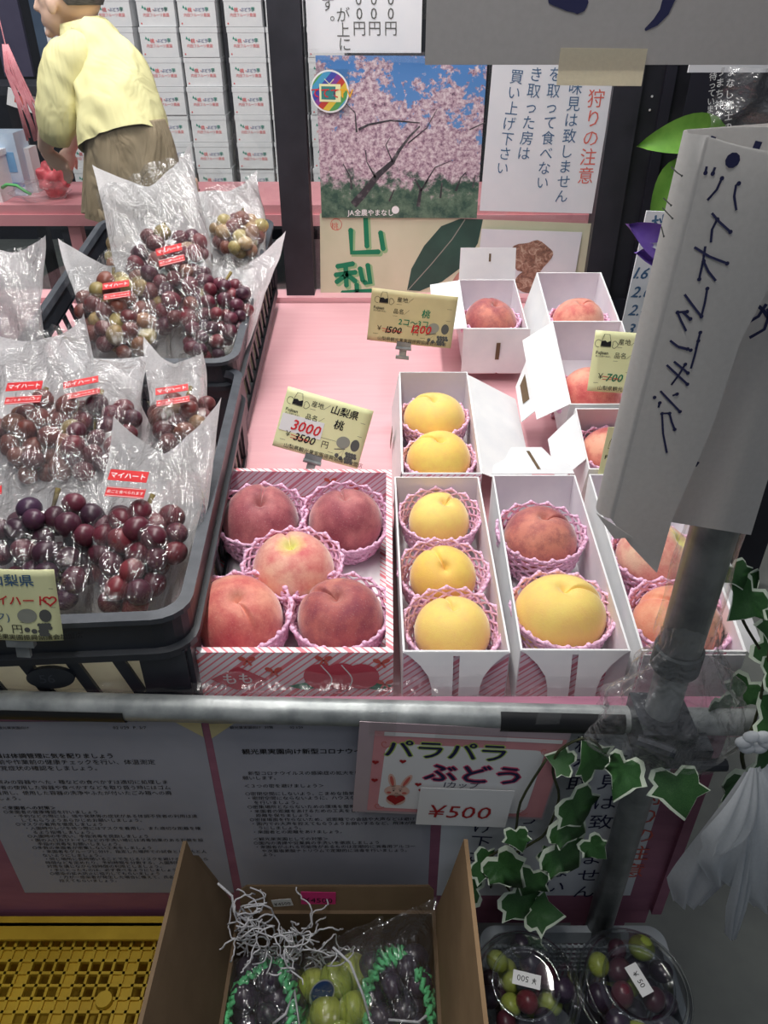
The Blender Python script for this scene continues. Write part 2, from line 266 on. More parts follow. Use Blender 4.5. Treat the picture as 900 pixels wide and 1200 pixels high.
# ---------------------------------------------------------------- mesh builder
class MB:
    def __init__(s): s.v = []; s.f = []; s.mi = []; s.cur = 0; s.sm = []; s.smooth = False
    def add(s, vs_, fs, M=None):
        b = len(s.v)
        s.v += [tuple(M @ Vector(p)) if M is not None else tuple(p) for p in vs_]
        s.f += [tuple(i + b for i in f) for f in fs]; s.mi += [s.cur] * len(fs); s.sm += [s.smooth] * len(fs)
        return s
    def box(s, c, d, M=None):
        x, y, z = c; a, b, h = d[0] / 2, d[1] / 2, d[2] / 2
        vs_ = [(x + i * a, y + j * b, z + k * h) for k in (-1, 1) for j in (-1, 1) for i in (-1, 1)]
        return s.add(vs_, [(0, 2, 3, 1), (4, 5, 7, 6), (0, 1, 5, 4), (2, 6, 7, 3), (0, 4, 6, 2), (1, 3, 7, 5)], M)
    def poly(s, pts, th=0.0, M=None, up=None):
        """flat polygon given as 3-D points, thickened along -normal"""
        P = [Vector(p) for p in pts]; n = len(P)
        if th == 0: return s.add(P, [tuple(range(n))], M)
        nr = Vector((0, 0, 0))
        for i in range(n):
            a, b = P[i], P[(i + 1) % n]
            nr += Vector(((a.y - b.y) * (a.z + b.z), (a.z - b.z) * (a.x + b.x), (a.x - b.x) * (a.y + b.y)))
        nr.normalize(); Q = [p - nr * th for p in P]
        return s.add(P + Q, [tuple(range(n)), tuple(range(2 * n - 1, n - 1, -1))] + [(i, n + i, n + (i + 1) % n, (i + 1) % n) for i in range(n)], M)
    def tube(s, pts, r, k=6, closed=False, M=None, caps=True):
        P = [Vector(p) for p in pts]; n = len(P); R = r if hasattr(r, '__len__') else [r] * n
        vs_, fs = [], []; ref = None
        for i, p in enumerate(P):
            a = P[(i - 1) % n] if (closed or i) else P[0]; b = P[(i + 1) % n] if (closed or i < n - 1) else P[-1]
            d = (b - a); d = d.normalized() if d.length > 1e-9 else Vector((0, 0, 1))
            if ref is None: ref = d.orthogonal().normalized()
            ref = (ref - d * ref.dot(d)); ref = ref.normalized() if ref.length > 1e-6 else d.orthogonal().normalized()
            w = d.cross(ref)
            for j in range(k):
                t = 2 * pi * j / k; vs_.append(p + (ref * cos(t) + w * sin(t)) * R[i])
        for i in range(n if closed else n - 1):
            for j in range(k):
                a0 = i * k + j; a1 = i * k + (j + 1) % k; b0 = ((i + 1) % n) * k + j; b1 = ((i + 1) % n) * k + (j + 1) % k
                fs.append((a0, a1, b1, b0))
        if caps and not closed: fs += [tuple(range(k - 1, -1, -1)), tuple(range((n - 1) * k, n * k))]
        return s.add(vs_, fs, M)
    def lathe(s, prof, k=32, M=None, cap0=False, cap1=False):
        vs_ = [(r * cos(2 * pi * j / k), r * sin(2 * pi * j / k), z) for r, z in prof for j in range(k)]
        fs = [(i * k + j, i * k + (j + 1) % k, (i + 1) * k + (j + 1) % k, (i + 1) * k + j) for i in range(len(prof) - 1) for j in range(k)]
        if cap0: fs.append(tuple(range(k - 1, -1, -1)))
        if cap1: fs.append(tuple(range((len(prof) - 1) * k, len(prof) * k)))
        return s.add(vs_, fs, M)
    def grid(s, fn, nu, nv, M=None, wrap=False):
        vs_ = [fn(i / nu, j / nv) for j in range(nv + 1) for i in range(nu + (0 if wrap else 1))]; w = nu if wrap else nu + 1
        fs = [(j * w + i, j * w + (i + 1) % w, (j + 1) * w + (i + 1) % w, (j + 1) * w + i) for j in range(nv) for i in range(nu)]
        return s.add(vs_, fs, M)
    def sphere(s, c=(0, 0, 0), r=(1, 1, 1), nu=12, nv=8, M=None):
        if not hasattr(r, '__len__'): r = (r, r, r)
        vs_ = [(c[0], c[1], c[2] - r[2])]; fs = []
        for j in range(1, nv):
            t = -pi / 2 + pi * j / nv
            for i in range(nu):
                p = 2 * pi * i / nu; vs_.append((c[0] + r[0] * cos(t) * cos(p), c[1] + r[1] * cos(t) * sin(p), c[2] + r[2] * sin(t)))
        vs_.append((c[0], c[1], c[2] + r[2]))
        for i in range(nu): fs.append((0, 1 + (i + 1) % nu, 1 + i))
        for j in range(nv - 2):
            for i in range(nu):
                a = 1 + j * nu; fs.append((a + i, a + (i + 1) % nu, a + nu + (i + 1) % nu, a + nu + i))
        l = len(vs_) - 1; a = 1 + (nv - 2) * nu
        for i in range(nu): fs.append((l, a + i, a + (i + 1) % nu))
        return s.add(vs_, fs, M)
    def strip(s, pts, w, z=0.0, ends=True):
        """flat ink stroke in the local xy plane"""
        W_ = w if hasattr(w, '__len__') else [w] * len(pts)
        P = [Vector((p[0], p[1], 0)) for p in pts]; L = []
        for i, p in enumerate(P):
            d = P[min(i + 1, len(P) - 1)] - P[max(i - 1, 0)]; d = d.normalized() if d.length > 0 else Vector((1, 0, 0))
            nrm = Vector((-d.y, d.x, 0)) * W_[i] / 2; L += [(p.x + nrm.x, p.y + nrm.y, z), (p.x - nrm.x, p.y - nrm.y, z)]
        s.add(L, [(2 * i, 2 * i + 1, 2 * i + 3, 2 * i + 2) for i in range(len(P) - 1)])
        if ends:
            for p, ww in ((P[0], W_[0]), (P[-1], W_[-1])): s.disc((p.x, p.y), ww * 0.55, z + 0.00002, 8)
        return s
    def disc(s, c, r, z=0.0, k=20, ry=None, rot=0.0):
        ry = r if ry is None else ry
        return s.add([(c[0] + r * cos(2 * pi * j / k) * cos(rot) - ry * sin(2 * pi * j / k) * sin(rot), c[1] + r * cos(2 * pi * j / k) * sin(rot) + ry * sin(2 * pi * j / k) * cos(rot), z) for j in range(k)], [tuple(range(k))])
    def rect(s, x0, y0, x1, y1, z=0.0): return s.add([(x0, y0, z), (x1, y0, z), (x1, y1, z), (x0, y1, z)], [(0, 1, 2, 3)])
    def mesh(s, name, mats, smooth=None):
        me = bpy.data.meshes.new(name); me.from_pydata(s.v, [], s.f)
        for k in (mats if isinstance(mats, (list, tuple)) else [mats]): me.materials.append(MATS[k] if isinstance(k, str) else k)
        me.polygons.foreach_set('material_index', s.mi)
        me.polygons.foreach_set('use_smooth', [bool(smooth)] * len(s.f) if smooth is not None else s.sm)
        me.update(); return me
    def build(s, name, mats, parent=None, smooth=None, **kw):
        o = bpy.data.objects.new(name, s.mesh(name, mats, smooth)); COL.objects.link(o)
        if parent is not None: o.parent = parent
        for k, v in kw.items(): o[k] = v
        return o
def tag(o, label=None, cat=None, group=None, kind=None):
    if label: o['label'] = label
    if cat: o['category'] = cat
    if group: o['group'] = group
    if kind: o['kind'] = kind
    return o
def thing(name, label, cat, loc=(0, 0, 0), rot=None, group=None):
    o = bpy.data.objects.new(name, None); o.empty_display_size = 0.03; COL.objects.link(o); o.location = loc
    if rot is not None: o.rotation_euler = rot
    return tag(o, label, cat, group)
def inst(mesh, name, parent=None, loc=(0, 0, 0), rot=(0, 0, 0), sc=1.0):
    o = bpy.data.objects.new(name, mesh); COL.objects.link(o); o.parent = parent; o.location = loc; o.rotation_euler = rot
    o.scale = sc if hasattr(sc, '__len__') else (sc, sc, sc); return o
def struct(name, mb, mats, smooth=False): return tag(mb.build(name, mats, smooth=smooth), kind='structure')

# ---------------------------------------------------------------- lettering (Blender's own font, turned to flat mesh)
GL = {}
def glyph(ch, bold):
    k = (ch, bold)
    if k in GL: return GL[k]
    cu = bpy.data.curves.new('g', 'FONT'); cu.body = ch; cu.size = 1.0; cu.resolution_u = 2; cu.offset = bold; cu.align_x = 'CENTER'
    o = bpy.data.objects.new('g', cu); COL.objects.link(o); bpy.context.view_layer.update()
    me = o.evaluated_get(bpy.context.evaluated_depsgraph_get()).to_mesh()
    vs_ = [(v.co.x, v.co.y) for v in me.vertices]; fs = [tuple(p.vertices) for p in me.polygons]
    bpy.data.objects.remove(o); bpy.data.curves.remove(cu)
    if vs_: x0 = min(v[0] for v in vs_); x1 = max(v[0] for v in vs_)
    else: x0, x1 = 0, 0.3
    GL[k] = (vs_, fs, x0, x1); return GL[k]
def is_wide(ch): return ord(ch) > 0x2E80
def write(mb, text, x, y, size, z=0.0004, bold=0.0, **kw):
    """bold lettering is drawn three times, slightly shifted, so that thin counters stay open"""
    if bold:
        k = size * 0.016
        for i, (dx, dy) in enumerate(((-k, -k * .5), (k, -k * .5), (0, k))): r = _write(mb, text, x + dx, y + dy, size, z + i * 0.00002, 0.0, **kw)
        return r
    return _write(mb, text, x, y, size, z, 0.0, **kw)
def _write(mb, text, x, y, size, z=0.0004, bold=0.0, vertical=False, rot=0.0, sx=1.0, shear=0.0, pitch=None, center=False):
    """adds the glyphs of text to mb; (x, y) is the start of the base line (or top centre of a column)"""
    cx = 0.0; adv = []
    for ch in text:
        if vertical: adv.append(pitch or 1.0)
        elif ch == ' ': adv.append(0.35)
        elif is_wide(ch): adv.append(pitch or 1.0)
        else: g = glyph(ch, bold); adv.append((g[3] - g[2]) + 0.09)
    tot = sum(adv); off = -tot * size * sx / 2 if (center and not vertical) else 0.0
    ca, sa = cos(rot), sin(rot)
    for ch, a in zip(text, adv):
        if ch not in ' \u3000':
            vs_, fs, x0, x1 = glyph(ch, bold)
            P = []
            for vx, vy in vs_:
                if vertical: lx, ly = vx - (x0 + x1) / 2, vy - cx - 0.9
                elif is_wide(ch): lx, ly = vx + cx + a / 2, vy
                else: lx, ly = vx - x0 + cx + 0.04, vy
                lx = (lx + shear * ly) * size * sx + off; ly *= size
                P.append((x + lx * ca - ly * sa, y + lx * sa + ly * ca, z))
            mb.add(P, fs)
        cx += a
    return tot * size * sx

class Sheet:
    """flat printed sheet: local x right, y up, z towards the viewer; origin bottom left"""
    def __init__(s, name, label, cat, TL, TR, BL, mat='paper_flat', th=0.0004, group=None, curl=0.0, parent=None, Wd=None, Hd=None, flat=False):
        TL, TR, BL = Vector(TL), Vector(TR), Vector(BL)
        ux = (TR - TL).normalized(); vy = (TL - BL); vy = (vy - ux * vy.dot(ux)); s.H = Hd or vy.length; vy.normalize(); s.W = Wd or (TR - TL).length
        wz = ux.cross(vy); s.M = Matrix(((ux.x, vy.x, wz.x, 0), (ux.y, vy.y, wz.y, 0), (ux.z, vy.z, wz.z, 0), (0, 0, 0, 1)))
        s.M.translation = BL if Hd is None else TL - vy * s.H
        s.Mi = s.M.inverted(); b = MB(); n = 10 if curl else 1
        s.curl = curl
        W_, H_ = s.W, s.H
        b.grid(lambda i, j: (W_ * i, H_ * j, s.bz(W_ * i, H_ * j)), n, n)
        nb = len(b.v); vs_ = [(p[0], p[1], p[2] - th) for p in b.v]; fs = [tuple(reversed(f)) for f in b.f]; b.add(vs_, fs)
        e = [(0, n), ]
        w = n + 1
        loop = [i for i in range(n)] + [n + w * j for j in range(n)] + [w * n + i for i in range(n, 0, -1)] + [w * j for j in range(n, 0, -1)]
        b.f += [(loop[i], loop[i] + nb, loop[(i + 1) % len(loop)] + nb, loop[(i + 1) % len(loop)]) for i in range(len(loop))]
        b.mi += [0] * len(loop); b.sm += [False] * len(loop)
        s.o = b.build(name, mat, parent, smooth=bool(curl)); s.o.matrix_world = s.M
        if label: tag(s.o, label, cat, group)
        if parent is not None: s.o.matrix_world = s.M
    def bz(s, x, y): return s.curl * (1 - (2 * x / s.W - 1) ** 2) if s.curl else 0.0
    def px(s, px, py):
        o = s.Mi @ Vector((0, 0, CAM_Z)); d = (s.Mi.to_3x3() @ ray(px, py)); t = -o.z / d.z; p = o + d * t; return (p.x, p.y)
    def pts(s, lst): return [s.px(a, b) for a, b in lst]
    def part(s, mb, name, mats, **kw):
        if s.curl: mb.v = [(x, y, z + s.bz(x, y)) for x, y, z in mb.v]
        return mb.build(name, mats, s.o, smooth=False, **kw)
# ---------------------------------------------------------------- all texts (glyphs are cached before the scene fills up)
DOC1 = [(0, 1, '主や従業員は体調管理に気を配りましょう'), (0, 0, '園に入る前や作業前の健康チェックを行い、体温測定や呼吸器症状'), (0, 0, 'などの自覚症状の確認をしましょう。'), None,
        (0, 0, '○使用済みの容器やへた・種などの食べかすは適切に処理しましょう。'), (0, 0, '・来園者の使用した容器や食べかすなどを取り扱う時にはゴム製の手袋'), (1, 0, 'を着用し、使用した容器の洗浄やふたが付いたごみ箱への廃棄を行い'), (1, 0, 'ましょう。'), None,
        (0, 1, '＜来園者への対策＞'), (0, 0, '○来園者の健康確認を行いましょう'), (1, 0, '・予約などの際には、咳や発熱等の症状がある体調不良者の利用は遠慮'), (2, 0, 'してもらうようあらかじめお願いしましょう。'),
        (1, 0, '○マスクの着用を徹底しましょう'), (2, 0, '・入園時やレジを待つ際にはマスクを着用し、また適切な距離を確保す'), (3, 0, 'るよう指導しましょう。'),
        (2, 0, '○入園時の手洗い、手指消毒を奨励しましょう'), (2, 0, '・園の入口及びトイレなどの手洗い場には消毒効果のある石鹸を設置'), (3, 0, '手指の消毒をお願いしましょう。'),
        (2, 0, '○多数の来園者が密集しない工夫をしましょう'), (3, 0, '・来園者をグループに分け、指定した場所での試食とし、人と人が'), (3, 0, 'ないようにしましょう。'), (3, 0, '・同じ場所に長時間いることで生じるリスクを避けるため、あらか'), (3, 0, '時間などを定めたり、予約時間を分散する、入園制限を設け'), (3, 0, '対策を講じながら短時間の利用としましょう。'), (3, 0, '・手にとったものは、必ず食べるようにしましょう。'),
        (3, 0, '○感染の拡大防止に協力してもらいましょう'), (4, 0, '・万が一感染者が発生した場合に備えて、氏名や利用時間'), (4, 0, '控えてもらいましょう。')]
DOC2 = [(0, 1, '観光果実園向け新型コロナウイルス感染防止'), None, (0, 0, '　新型コロナウイルスの感染症の拡大を防ぐため'), (0, 0, '願いします。'), None, (0, 0, '＜３つの密を避けましょう＞'), None,
        (0, 0, '○密閉空間にしないよう、こまめな換気をしましょう'), (0, 0, '・密閉空間にならないように、ハウスなどでは定期的な外気の入れ替え'), (1, 0, 'を行いましょう。'),
        (0, 0, '○密集場所とならないための環境を整備しましょう'), (0, 0, '・来園者の距離をあけるための工夫をし、お互いに手の届く範囲以上の'), (1, 0, '距離を保ちましょう。'),
        (0, 0, '○密接場面を作らないため、近距離での会話や大声などは避けましょう'), (0, 0, '・園内での大声を控えてもらうようお願いするなど、飛沫が飛ばないよ'), (1, 0, 'うにしましょう。'), (0, 0, '・来園者との距離をあけましょう。'), None,
        (0, 0, '＜観光果実園としての対策＞'), (0, 0, '○園内の清掃や従業員の手洗いを徹底しましょう'), (0, 0, '・来園者がふれる可能性があるものは定期的に消毒用アルコール（70%）'), (1, 0, 'や次亜塩素酸ナトリウムで定期的に消毒を行いましょう。'), (1, 0, 'よう。')]
NOTICE = ['狩りの注意', '・味見は致しません', 'を取って食べない', 'き取った房は', '買い上げ下さい']
MISC = '桃・ぶどう李内田フルーツ農園もも産地品名／山梨県観光果実園振興協議会加盟店円3000500170¥￥,.2~5P/マイハート皮ごと食べられますパラぶどう1カップ玉、JA全農やまなしててて♪TVが上にす。00円桃シャインスカット～F6.No07 29Fujisan 富士の国やまなし待っています神さまうまちの株4'
for c in sorted(set(''.join(d[2] for d in DOC1 + DOC2 if d) + ''.join(NOTICE) + MISC)): glyph(c, 0.0)

# ---------------------------------------------------------------- setting
TZ = 0.77
b = MB(); b.box((0, 2.2, -0.02), (8, 8, 0.04)); struct('floor', b, 'floor')
b = MB(); b.box((-0.6, 5.6, 1.3), (7, 0.08, 2.6)); wb = struct('wall_back', b, 'darkwall')
b = MB()
for x in (-2.75, -2.52, -2.29): b.box((x, 5.545, 1.55), (0.18, 0.03, 1.1))
b.build('purple_panel', 'purplepanel', wb)
b = MB(); b.box((-2.02, 5.53, 1.5), (0.2, 0.06, 1.3)); b.build('blue_panel', 'bluepanel', wb)
b = MB(); b.box((2.2, 2.4, 1.3), (0.06, 5.4, 2.6)); struct('wall_right', b, 'darkwall')
# window wall between the stall and the shop
WY = 1.72
w1 = MB()
w1.box((-0.186, WY, 1.25), (0.062, 0.05, 1.46)); w1.box((0.473, WY, 1.25), (0.056, 0.05, 1.46))
w1.box((0.15, WY, 1.955), (3.0, 0.05, 0.05)); w1.box((-1.35, WY, 1.25), (0.05, 0.05, 1.46))
win = struct('window_1', w1, 'frame')
for k, (x0, x1) in enumerate(((-1.325, -0.217), (-0.155, 0.445))):
    g = MB(); g.box(((x0 + x1) / 2, WY + 0.012, 1.25), (x1 - x0, 0.004, 1.36)); g.build('pane', 'glass', win)
b = MB()
for x in (-1.5, 0.0): pass
b.box((-0.45, WY + 0.0, 0.52 + 0.02), (1.8, 0.06, 0.05)); 
# sill strip in pink at the back of the stall board
s = MB(); s.box((-0.43, WY - 0.010, 0.842), (1.86, 0.060, 0.018)); struct('trim_1', s, 'pink')
# dark shutter to the right of the window
b = MB(); b.box((0.685, WY + 0.01, 1.0), (0.37, 0.03, 2.0)); sh = struct('wall_side', b, 'frame')
b = MB(); b.box((0.555, WY - 0.012, 1.2), (0.02, 0.012, 1.2)); b.build('shutter_rib', 'darkwall', sh)
for z in (1.262, 1.238):
    q = MB(); q.sphere((0.528, WY - 0.007, z - 0.02), 0.0025, 8, 6); q.build('screw', 'label_white', sh)
b = MB(); b.box((-0.2, WY, 0.42), (2.5, 0.04, 0.84)); struct('wall_below_window', b, 'darkwall')

# ---------------------------------------------------------------- the pink stall
RY = 0.52      # rail line
ST_ = thing('display_stall', 'pink painted fruit stall with raised rear board and papers taped on its front', 'stall', (-0.1, 1.0, 0))
ST_.location = (0, 0, 0)
SL0, SL1, SLR = 0.95, 1.675, 0.070
def tz(y): return TZ + max(0.0, (y - SL0)) * SLR / (SL1 - SL0)
b = MB(); b.poly([(-0.85, 0.545, TZ), (0.385, 0.545, TZ), (0.385, SL0, TZ), (-0.85, SL0, TZ)], 0.02); b.build('tabletop', 'pink', ST_)
b = MB(); b.poly([(-0.85, SL0, TZ), (0.44, SL0, TZ), (0.44, SL1, TZ + SLR), (-0.85, SL1, TZ + SLR)], 0.02); b.build('rear_board', 'pink', ST_)
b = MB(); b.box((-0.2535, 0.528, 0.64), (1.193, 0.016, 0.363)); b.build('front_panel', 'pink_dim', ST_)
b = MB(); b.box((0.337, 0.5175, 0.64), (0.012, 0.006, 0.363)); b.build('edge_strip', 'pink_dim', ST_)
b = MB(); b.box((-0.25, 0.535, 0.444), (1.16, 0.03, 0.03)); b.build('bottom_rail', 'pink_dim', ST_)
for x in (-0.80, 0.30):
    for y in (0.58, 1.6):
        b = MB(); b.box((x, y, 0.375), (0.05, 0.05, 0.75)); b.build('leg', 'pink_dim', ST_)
b = MB(); b.box((-0.13, 0.29, 0.315), (1.0, 0.42, 0.02)); b.box((-0.13, 0.29, 0.29), (0.96, 0.03, 0.03))
LSH = b.build('lower_shelf', 'brown_card', None); tag(LSH, 'low board carrying the crates and cartons in front of the stall', 'shelf')
for x in (-0.58, 0.32):
    for y in (0.12, 0.46):
        q = MB(); q.box((x, y, 0.1525), (0.04, 0.04, 0.305)); q.build('leg', 'brown_card', LSH)
SHZ = 0.325

# ---------------------------------------------------------------- rail and post
rail = thing('metal_rail', 'horizontal galvanised pipe along the front edge of the stall', 'rail', (0, 0, 0))
def railp(x): return Vector((x, 0.519 - 0.012 * (x + 0.4), 0.831 - 0.022 * (x + 0.45)))
b = MB(); b.tube([railp(-0.75 + 1.13 * i / 24) for i in range(25)], 0.0132, 20); b.build('pipe', 'metal', rail, smooth=True)
for x0, x1, th1 in ((-0.6, -0.25, 0.45), (0.112, 0.232, 1.15)):
    b = MB(); N = 8
    b.grid(lambda i, j: railp(x0 + (x1 - x0) * i) + Vector((0, -cos(-1.5 + (1.5 + th1) * j), sin(-1.5 + (1.5 + th1) * j))) * 0.0146, 14, N)
    b.build('black_tape', 'black_tape', rail, smooth=True)
def rnoise(p, s_, a): return noise.noise(Vector(p) * s_) * a
b = MB()
b.grid(lambda i, j: (lambda p, t: p + Vector((0, -cos(t), sin(t))) * (0.0155 + abs(rnoise((p.x, j * 0.2, 0), 45, 0.006))) + Vector((0, 0, 0.001)))(railp(-0.72 + 1.0 * i), -0.5 + 3.4 * j), 200, 12)

# film skirt from the rail to the fruit boxes
b = MB(); b.grid(lambda i, j: (-0.72 + 0.98 * i, 0.530 + 0.028 * j, 0.840 - 0.022 * (i * 0.98 - 0.27) + 0.0 - 0.012 * sin(pi * j) + rnoise((i * 9, j * 2, 1), 3, 0.006)), 160, 6)
b.build('loose_film', 'film_soft', rail, smooth=True)
PX, PY = 0.2625, 0.50
post = thing('metal_post', 'upright galvanised pipe carrying the hanging paper signs', 'post', (PX, PY, 0))
b = MB(); b.lathe([(0.0155, 0.325), (0.0155, 0.93)], 28, cap0=True); b.build('lower_pipe', 'metal', post, smooth=True)
b = MB(); b.lathe([(0.0185, 0.905), (0.0185, 1.95)], 28, cap0=True, cap1=True); b.build('upper_pipe', 'metal', post, smooth=True)
b = MB(); b.lathe([(0.0186, 0.904), (0.0215, 0.9), (0.0215, 0.922), (0.0195, 0.924)], 28); b.build('collar', 'grey_tape', post, smooth=False)
b = MB(); b.box((0, -0.004, 0.822), (0.05, 0.052, 0.040)); b.box((0.02, -0.004, 0.80), (0.055, 0.040, 0.026)); b.tube([(0.02, -0.03, 0.80), (0.06, -0.03, 0.80)], 0.006, 8); b.tube([(-0.03, -0.03, 0.835), (0.0, -0.045, 0.835)], 0.006, 8)
b.build('clamp', 'clamp', post)
b = MB()
def cr(i, j):
    t = 2 * pi * i; z = 0.955 - 0.17 * j; r = 0.0215 + 0.036 * min(1, max(0, (j - 0.1) / 0.5)) ** 1.2 - 0.022 * max(0, (j - 0.72) / 0.28) ** 2
    r += rnoise((cos(t) * 2, sin(t) * 2, j * 4), 1.3, 0.016) * min(1, j * 2.5) + abs(rnoise((cos(t) * 4 + j * 3, sin(t) * 4, j * 5), 1.2, 0.008))
    x = r * cos(t) * 1.15 + 0.004; y = r * sin(t) * 0.7 - 0.006
    return (x, min(y, 0.035), z - 0.007 * cos(t * 2 + 1))
b.grid(cr, 90, 60, wrap=True); b.build('crumpled_film', 'film2', post, smooth=True)
b = MB(); b.grid(lambda i, j: ((0.024 + rnoise((i * 6, j * 3, 2), 1.5, 0.006)) * cos(2 * pi * i), (0.024 + rnoise((i * 6, j * 3, 2), 1.5, 0.006)) * sin(2 * pi * i) , 0.93 + 0.35 * j), 40, 30, wrap=True)
b.build('sleeve_film', 'film_soft', post, smooth=True)
# ---------------------------------------------------------------- peaches in foam nets
def peach_mesh(mat, seed):
    b = MB(); rnd = random.Random(seed); lob = rnd.uniform(-0.04, 0.04); el = rnd.uniform(0.93, 1.0)
    NU, NV = 112, 40; vs_ = []
    b.smooth = True
    def f(i, j):
        ph = 2 * pi * i; th = pi * (0.003 + 0.994 * j)      # th=0 at stem pole
        x, y, z = sin(th) * cos(ph), sin(th) * sin(ph), cos(th)
        d = abs((ph + pi) % (2 * pi) - pi)
        r = 1.0 - 0.12 * math.exp(-(d / 0.13) ** 2) * min(1, th * 4) * max(0, 1 - th / 2.4)
        r -= 0.028 * math.exp(-(d / 0.055) ** 2) * min(1, th * 3) * max(0, 1 - th / 2.0)
        r *= 1 - 0.22 * math.exp(-(th / 0.16) ** 2) - 0.10 * math.exp(-(th / 0.45) ** 2)
        r *= 1 + lob * cos(ph) * sin(th) + 0.02 * sin(2 * ph + seed)
        r *= 1 + 0.03 * math.exp(-((pi - th) / 0.3) ** 2)
        return (0.048 * r * x, 0.048 * r * y * el, 0.048 * r * z * 0.93)
    b.grid(f, NU, NV, wrap=True)
    return b.mesh('peach_skin', mat, True)
PM = {}
for k in ('peach_deep', 'peach_red', 'peach_pale', 'peach_dusk', 'peach_yellow', 'peach_gold', 'peach_orange'):
    PM[k] = [peach_mesh(k, s_) for s_ in (1, 5)]
def net_mesh(mat, top=0.42, r0=0.0510, N=32, seed=0, flare=0.007, low=-0.95, rt=0.0021):
    b = MB(); b.smooth = True; rnd = random.Random(seed)
    rows = 11; zs = [low + (top - low) * i / rows for i in range(rows + 1)]; zs[-1] -= 0.07
    A = pi / N * 0.92
    def P(i, k, sh):
        z = zs[k]; zz = z * 0.95; rr = sqrt(max(0.05, 1 - min(0.98, abs(zz)) ** 2)) if z < 0 else 1.0
        rad = r0 * (0.30 + 0.70 * rr) if z < 0 else r0 + flare * (z / top)
        a = 2 * pi * i / N + sh
        return Vector((rad * cos(a), rad * sin(a), z * 0.046 + rnd.uniform(-.0004, .0004)))
    for i in range(N):
        pts, rr = [], []
        for k in range(rows + 1):
            sgn = 1 if (k + 0) % 2 else -1
            p = P(i, k, A * sgn * (1 if i % 2 else -1)); pts.append(p); rr.append(rt * 1.5)
            if k < rows:
                q = P(i, k + 1, A * (-sgn) * (1 if i % 2 else -1)); pts.append((p + q) / 2 * 1.012); rr.append(rt * 0.72)
        b.tube(pts, rr, 5)
    # bumpy rim loops
    for i in range(N):
        sg = 1 if rows % 2 else -1
        if True:
            a = P(i, rows, A * sg * (1 if i % 2 else -1)); c = P(i + 1, rows, A * sg * (1 if (i + 1) % 2 else -1))
            if (a - c).length > 0.004 or True:
                if (a - c).length < 0.006: b.sphere(tuple((a + c) / 2 + Vector((0, 0, .0012))), (rt * 1.5, rt * 1.5, rt * 1.3), 7, 5)
            else:
                mid = (a + c) / 2 * 1.03; mid.z = a.z - 0.0012; b.tube([a, mid, c], [rt, rt * .75, rt], 5)
    return b.mesh('foam_net', mat, True)
NETS = [net_mesh('net', 0.42, seed=1), net_mesh('net', 0.30, seed=2, flare=0.003)]
NETBIG = net_mesh('net', 0.50, 0.0515, 32, 3, 0.005)
def add_peach(px, py, label, kind, z=None, r=0.047, spin=0.0, tilt=(0.0, 0.0), net=0, nr=None, group=None, Zc=None, var=0, ntilt=None):
    zc = Zc if Zc is not None else TZ + r + 0.006
    p = atZ(px, py, zc) if z is None else Vector(z)
    t = thing('peach', label, 'peach', p - Vector((0, 0, r)), group=group)
    o = inst(PM[kind][var], 'fruit', t, (0, 0, r), (0, 0, 0), r / 0.048)
    R = Matrix.Rotation(tilt[0], 3, 'X') @ Matrix.Rotation(tilt[1], 3, 'Y') @ Matrix.Rotation(spin, 3, 'Z')
    o.rotation_euler = R.to_euler()
    n = inst(NETBIG if net == 2 else NETS[net], 'foam_net', t, (0, 0, r - 0.002), (0, 0, random.uniform(0, 6)), (nr or r) / 0.0475)
    nt = ntilt if ntilt is not None else (0.12, 0.0); n.rotation_euler = (Matrix.Rotation(nt[0], 3, 'X') @ Matrix.Rotation(nt[1], 3, 'Y') @ Matrix.Rotation(random.uniform(0, 6), 3, 'Z')).to_euler()
    return t

# ---------------------------------------------------------------- fruit boxes
def tray(bb, P, h, t, bottom=True):
    """P: four base corners (front-left, front-right, back-right, back-left) in local xy; open tray with wall thickness t"""
    c = Vector((sum(p[0] for p in P) / 4, sum(p[1] for p in P) / 4, 0)); I = []
    n = len(P)
    for i in range(n):
        a, b_, d = Vector((*P[i - 1], 0)), Vector((*P[i], 0)), Vector((*P[(i + 1) % n], 0))
        e1 = (b_ - a).normalized(); e2 = (d - b_).normalized(); n1 = Vector((-e1.y, e1.x, 0)); n2 = Vector((-e2.y, e2.x, 0))
        bi = (n1 + n2); bi = bi / bi.dot(n1); I.append(b_ + bi * t)
    vs_ = [(p[0], p[1], 0) for p in P] + [(p[0], p[1], h) for p in P] + [(p.x, p.y, h) for p in I] + [(p.x, p.y, t) for p in I]
    fs_out, fs_top, fs_in = [], [], []
    for i in range(n):
        j = (i + 1) % n
        fs_out.append((i, j, n + j, n + i)); fs_top.append((n + i, n + j, 2 * n + j, 2 * n + i)); fs_in.append((2 * n + i, 2 * n + j, 3 * n + j, 3 * n + i))
    b0 = [tuple(range(n - 1, -1, -1))]; b1 = [tuple(range(3 * n, 4 * n))]
    return vs_, fs_out, fs_top, fs_in, b0, b1
def fruit_box(name, label, corners, h, t, zb, mats=('card', 'card_in', 'card'), group=None, cat='box', rotx=0.0):
    """corners: world xy at the rim in order FL, FR, BR, BL"""
    ox = sum(p[0] for p in corners) / 4; oy = sum(p[1] for p in corners) / 4
    th = thing(name, label, cat, (ox, oy, zb), (rotx, 0, 0), group)
    P = [(p[0] - ox, p[1] - oy) for p in corners]
    vs_, fo, ft, fi, b0, b1 = tray(None, P, h, t)
    b = MB(); b.cur = 0; b.add(vs_, fo + b0)
    b.f += ft; b.mi += [2] * 4; b.sm += [False] * 4; b.f += fi; b.mi += [1] * 4; b.sm += [False] * 4; b.f += b1; b.mi += [2]; b.sm += [False]
    b.build('tray', list(mats), th)
    return th, P
